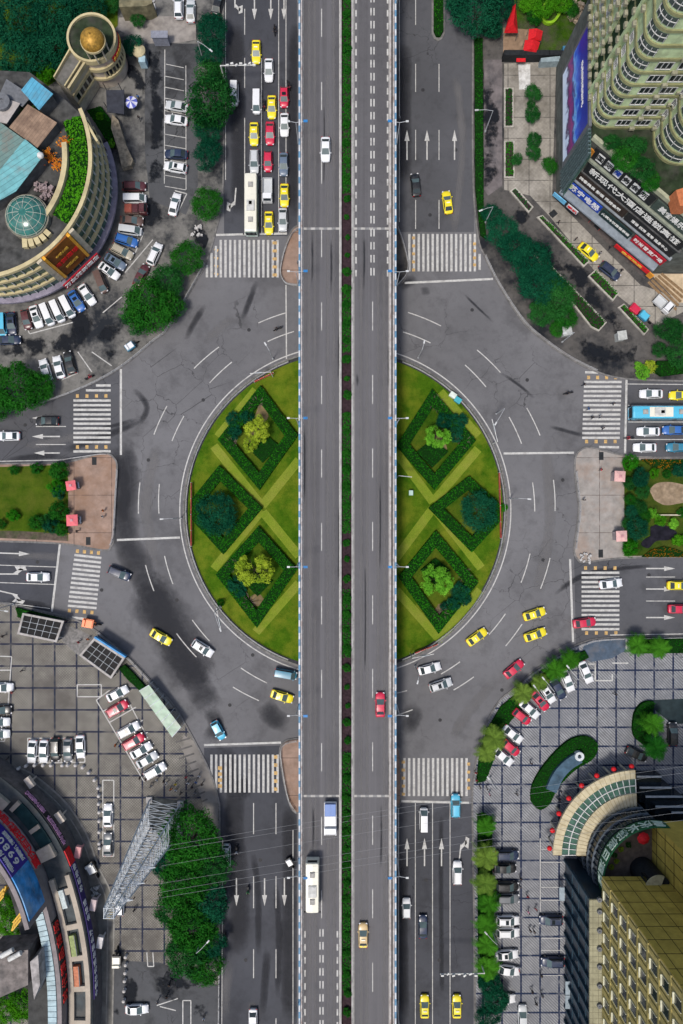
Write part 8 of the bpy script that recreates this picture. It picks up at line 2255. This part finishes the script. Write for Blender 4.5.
PEOPLE = [
 (613.5, 404, 120, 'walk', 'dark', 'person in dark clothes walking, highest on the upper east zebra'), (588.5, 409, 0, 'walk', 'blue', 'person in blue at the left side of the upper east zebra'), (592.5, 417.5, 60, 'walk', 'dark', 'person in dark clothes left of the middle of the east zebra'), (600.5, 416.5, 60, 'walk', 'grey', 'person in grey beside the one in dark clothes on the east zebra'), (602.8, 428.3, 90, 'walk', 'dark', 'person in dark clothes lowest on the east zebra'),
 (601, 469.5, 180, 'stand', 'red', 'person in red standing on the right kiosk pavement'), (584, 500, 90, 'stand', 'dark', 'person by the railing of the right side island'),
 (103.2, 510.5, 200, 'stand', 'orange', 'person in orange, upper of two at the left island railing'), (103, 516.5, 200, 'stand', 'white', 'person in white, lower of two at the left island railing'), (77, 531, 0, 'walk', 'dark', 'person in dark clothes below the lower pink kiosk'), (80, 521, 0, 'stand', 'white', 'person in white right of the lower pink kiosk'), (68.5, 533.5, 90, 'stand', 'yellow', 'person in yellow below the lower pink kiosk corner'),
 (26.5, 631.5, 100, 'walk', 'pink', 'person in pink under the first station roof edge'), (47.5, 637, 100, 'walk', 'white', 'person in white in front of the first station entrance'), (78.5, 642, 30, 'walk', 'red', 'person in red between the station entrances'), (88, 639, 60, 'walk', 'orange', 'person in orange beside the second station entrance'), (3, 636, 0, 'walk', 'dark', 'person in dark clothes at the left edge near the station'), (22, 670.5, 300, 'walk', 'dark', 'person in dark clothes alone in the square below the station'), (12, 692, 20, 'walk', 'red', 'person in red by the left edge cars'),
 (8, 758, 300, 'walk', 'dark', 'person in dark clothes near the left end of the square'), (4, 775, 40, 'walk', 'grey', 'person in grey near the arcade top'), (115.5, 745, 10, 'stand', 'orange', 'person in orange beside the lower red car'), (120, 745.5, 190, 'stand', 'blue', 'person in blue beside the lower red car'),
 (140, 777.5, 20, 'stand', 'dark', 'person in dark clothes left of the crowd by the stairs'), (146, 779, 200, 'walk', 'dark', 'person in dark clothes at the lower slanted row end'), (151, 786, 100, 'walk', 'grey', 'person in grey walking below the slanted row'), (157, 780, 50, 'stand', 'white', 'person in white in the crowd by the stairs'), (164, 781, 220, 'stand', 'dark', 'person in dark clothes at the centre of the stair crowd'), (166.5, 783, 20, 'walk', 'white', 'person in white right of the crowd centre'), (171, 789, 100, 'walk', 'orange', 'person in orange below the crowd'), (175.5, 784, 250, 'walk', 'yellow', 'person in yellow at the right of the crowd'), (176, 790, 80, 'stand', 'white', 'person in white lowest of the stair crowd'),
 (188, 783, 60, 'walk', 'white', 'person in white on the stairs, upper one'), (192, 787, 60, 'walk', 'dark', 'person in dark clothes on the stairs'), (196, 782, 240, 'walk', 'blue', 'person in blue on the stairs'), (199, 776, 240, 'walk', 'white', 'person in white at the zebra end of the stairs'), (202, 784, 30, 'walk', 'dark', 'person in dark clothes at the zebra end of the stairs'), (186, 777, 90, 'walk', 'red', 'person in red at the top of the stairs'), (195, 793, 70, 'walk', 'grey', 'person in grey at the lower stairs'), (181, 793, 120, 'walk', 'dark', 'person in dark clothes left of the stairs'),
 (134.5, 909.5, 280, 'walk', 'dark', 'person in dark clothes right of the small white car below the mast'), (169.5, 984, 60, 'walk', 'dark', 'person in dark clothes below the big trees'), (158, 1001, 40, 'walk', 'grey', 'person in grey by the yard markings'), (167, 996, 40, 'walk', 'dark', 'person in dark clothes by the yard markings'), (204, 1018, 90, 'stand', 'white', 'person in white at the bottom beside the yard railing'),
 (476, 772.5, 100, 'stand', 'red', 'person in red, upper one at the lower right zebra'), (476.5, 780, 100, 'stand', 'red', 'person in red, lower one at the lower right zebra'), (480, 787, 200, 'stand', 'dark', 'person in dark clothes waiting at the lower right zebra'), (487, 788, 200, 'stand', 'grey', 'person in grey waiting behind the lower right zebra'), (489.5, 794, 30, 'stand', 'pink', 'person in pink behind the lower right zebra'), (517, 794, 200, 'walk', 'dark', 'person in dark clothes alone in the court left of the bean hedge'), (531, 763, 70, 'walk', 'dark', 'person in dark clothes above the bean hedge'), (559, 799.5, 120, 'walk', 'dark', 'person in dark clothes below the bean hedge, lower'), (560.5, 791, 120, 'walk', 'grey', 'person in grey below the bean hedge, upper'), (615.5, 694, 180, 'walk', 'dark', 'person in dark clothes alone near the two palms'),
 (520.5, 878, 90, 'walk', 'dark', 'person in dark clothes, upper of two by the black cars'), (520, 886, 90, 'walk', 'grey', 'person in grey, lower of two by the black cars'), (527.5, 896, 90, 'walk', 'red', 'person in red in the court facing the palms'), (536, 909, 30, 'walk', 'red', 'person in red above the upper dark blue car'), (528.5, 912, 200, 'walk', 'pink', 'person in pink left of the upper dark blue car'), (530, 930, 60, 'stand', 'dark', 'person in dark clothes below the upper dark blue car, left'), (534, 931, 60, 'stand', 'dark', 'person in dark clothes below the upper dark blue car, right'), (532, 991, 110, 'walk', 'dark', 'person in dark clothes in the lower court'), (542, 995, 90, 'walk', 'grey', 'person in grey in the lower court'), (536, 1003, 90, 'walk', 'dark', 'person in dark clothes near the bottom of the court'), (541, 975, 90, 'walk', 'dark', 'person in dark clothes below the lower dark blue car'), (519, 970, 10, 'stand', 'red', 'person in red beside the askew white car'),
 (558.5, 222, 300, 'walk', 'dark', 'person in dark clothes walking left on the forecourt'), (576, 239, 130, 'stand', 'dark', 'person in dark clothes above the yellow car'), (610, 247.5, 40, 'walk', 'dark', 'person in dark clothes near the podium steps'), (621.5, 270.5, 40, 'walk', 'dark', 'person in dark clothes right of the dark car on the forecourt'), (600, 253, 50, 'stand', 'grey', 'person in grey beside the yellow car'), (568.5, 393, 200, 'stand', 'dark', 'person in dark clothes standing in the roundabout near the east zebra') if False else (584, 384.5, 0, 'walk', 'dark', 'person in dark clothes stepping off the upper east zebra'),
 (138, 97, 80, 'stand', 'blue', 'person in blue beside the blue and white parasol'), (139, 118, 80, 'walk', 'dark', 'person in dark clothes in the yard lane')]
for a in PEOPLE: person(*a)
RID = [(274.6, 29.5, -90, 'black', 'dark', 'riding the upper left road between lanes', 0), (288.6, 85, -70, 'red', 'dark', 'next to the highest red car by the flyover', 0), (264, 104.6, -90, 'red', 'dark', 'squeezing between the white minivan and a taxi', 0), (277.5, 328.5, 200, 'black', 'dark', 'alone on the upper left of the roundabout', 0), (568.5, 393, 190, 'black', 'dark', 'alone in the roundabout near the east zebra', 0),
       (629.5, 438, 180, 'red', 'red', 'waiting at the east stop line', 0), (248, 891, -90, 'green', 'green', 'over the arrows of the lower left road', 0), (225.5, 893.5, -90, 'black', 'white', 'beside the big trees, upper one', 0), (226, 905, -90, 'black', 'dark', 'beside the big trees, middle one', 0), (225.5, 938.5, -90, 'black', 'dark', 'beside the big trees, lowest one', 0), (236.5, 851.5, -90, 'black', 'white', 'right of the white van under the trees', 0), (89, 377, 30, 'red', 'red', 'at the yard corner railing', .13)]
PAINT['green'] = (.05, .22, .08)
for x, y, a, c, s, t, z in RID:
    vehicle(x, y, a, 'moto', c, f'small {c} motorcycle {t}', z=z)
    person(x, y, a, 'ride', s, f'rider in {s} on the motorcycle {t}', z, 'motorcycle riders')
# orange covered delivery tricycle on the lower west zebra
vehicle(92, 623.5, -10, 'trike', 'orange', 'bright orange covered tricycle at the lower west zebra', col2='orange', z=.14, scale=1.45)
person(96.5, 624.5, 0, 'walk', 'dark', 'person in dark clothes right of the orange tricycle', .0)
# small things by the roads
for x, y, t in ((564, 333.5, 'white booth roof at the upper right corner by the trees'), (618, 338, 'white square cover on the dark corner yard')):
    k = MB(); p = P(x, y); k.box((p.x, p.y, 1.1), (1.5, 1.5, 2.0), .15); k.box((p.x, p.y, 2.15), (1.8, 1.8, .12), .15); single('white_booth', k, M('booth_white', (.36, .37, .35), .6, .2, 2), t, 'booth')
k = MB()
for x, y in ((553, 214), (598, 226)): p = P(x, y); k.box((p.x, p.y, .16), (1.4, 1.2, .05), .7)
structure('manhole_pavement', k, m_sdark)
rnd = random.Random(31)
for i, (x, y, t) in enumerate([(197, 232, 'by the upper left tree clump'), (152, 7, 'at the top of the yard lane'), (585, 558, 'at the rim of the right side island'), (97, 890, 'below the arcade tricycle')]):
    k = MB(); p = P(x, y)
    for j in range(14): k.box((p.x + rnd.uniform(-1, 1), p.y + rnd.uniform(-1, 1), .13 + rnd.uniform(.1, .5)), (rnd.uniform(.2, .8), rnd.uniform(.2, .6), rnd.uniform(.1, .5)), rnd.uniform(0, 3))
    single('rubble_heap', k, M('rubble_pale', (.38, .37, .36), .9, .4, 3), f'small heap of pale rubble {t}', 'rubble')
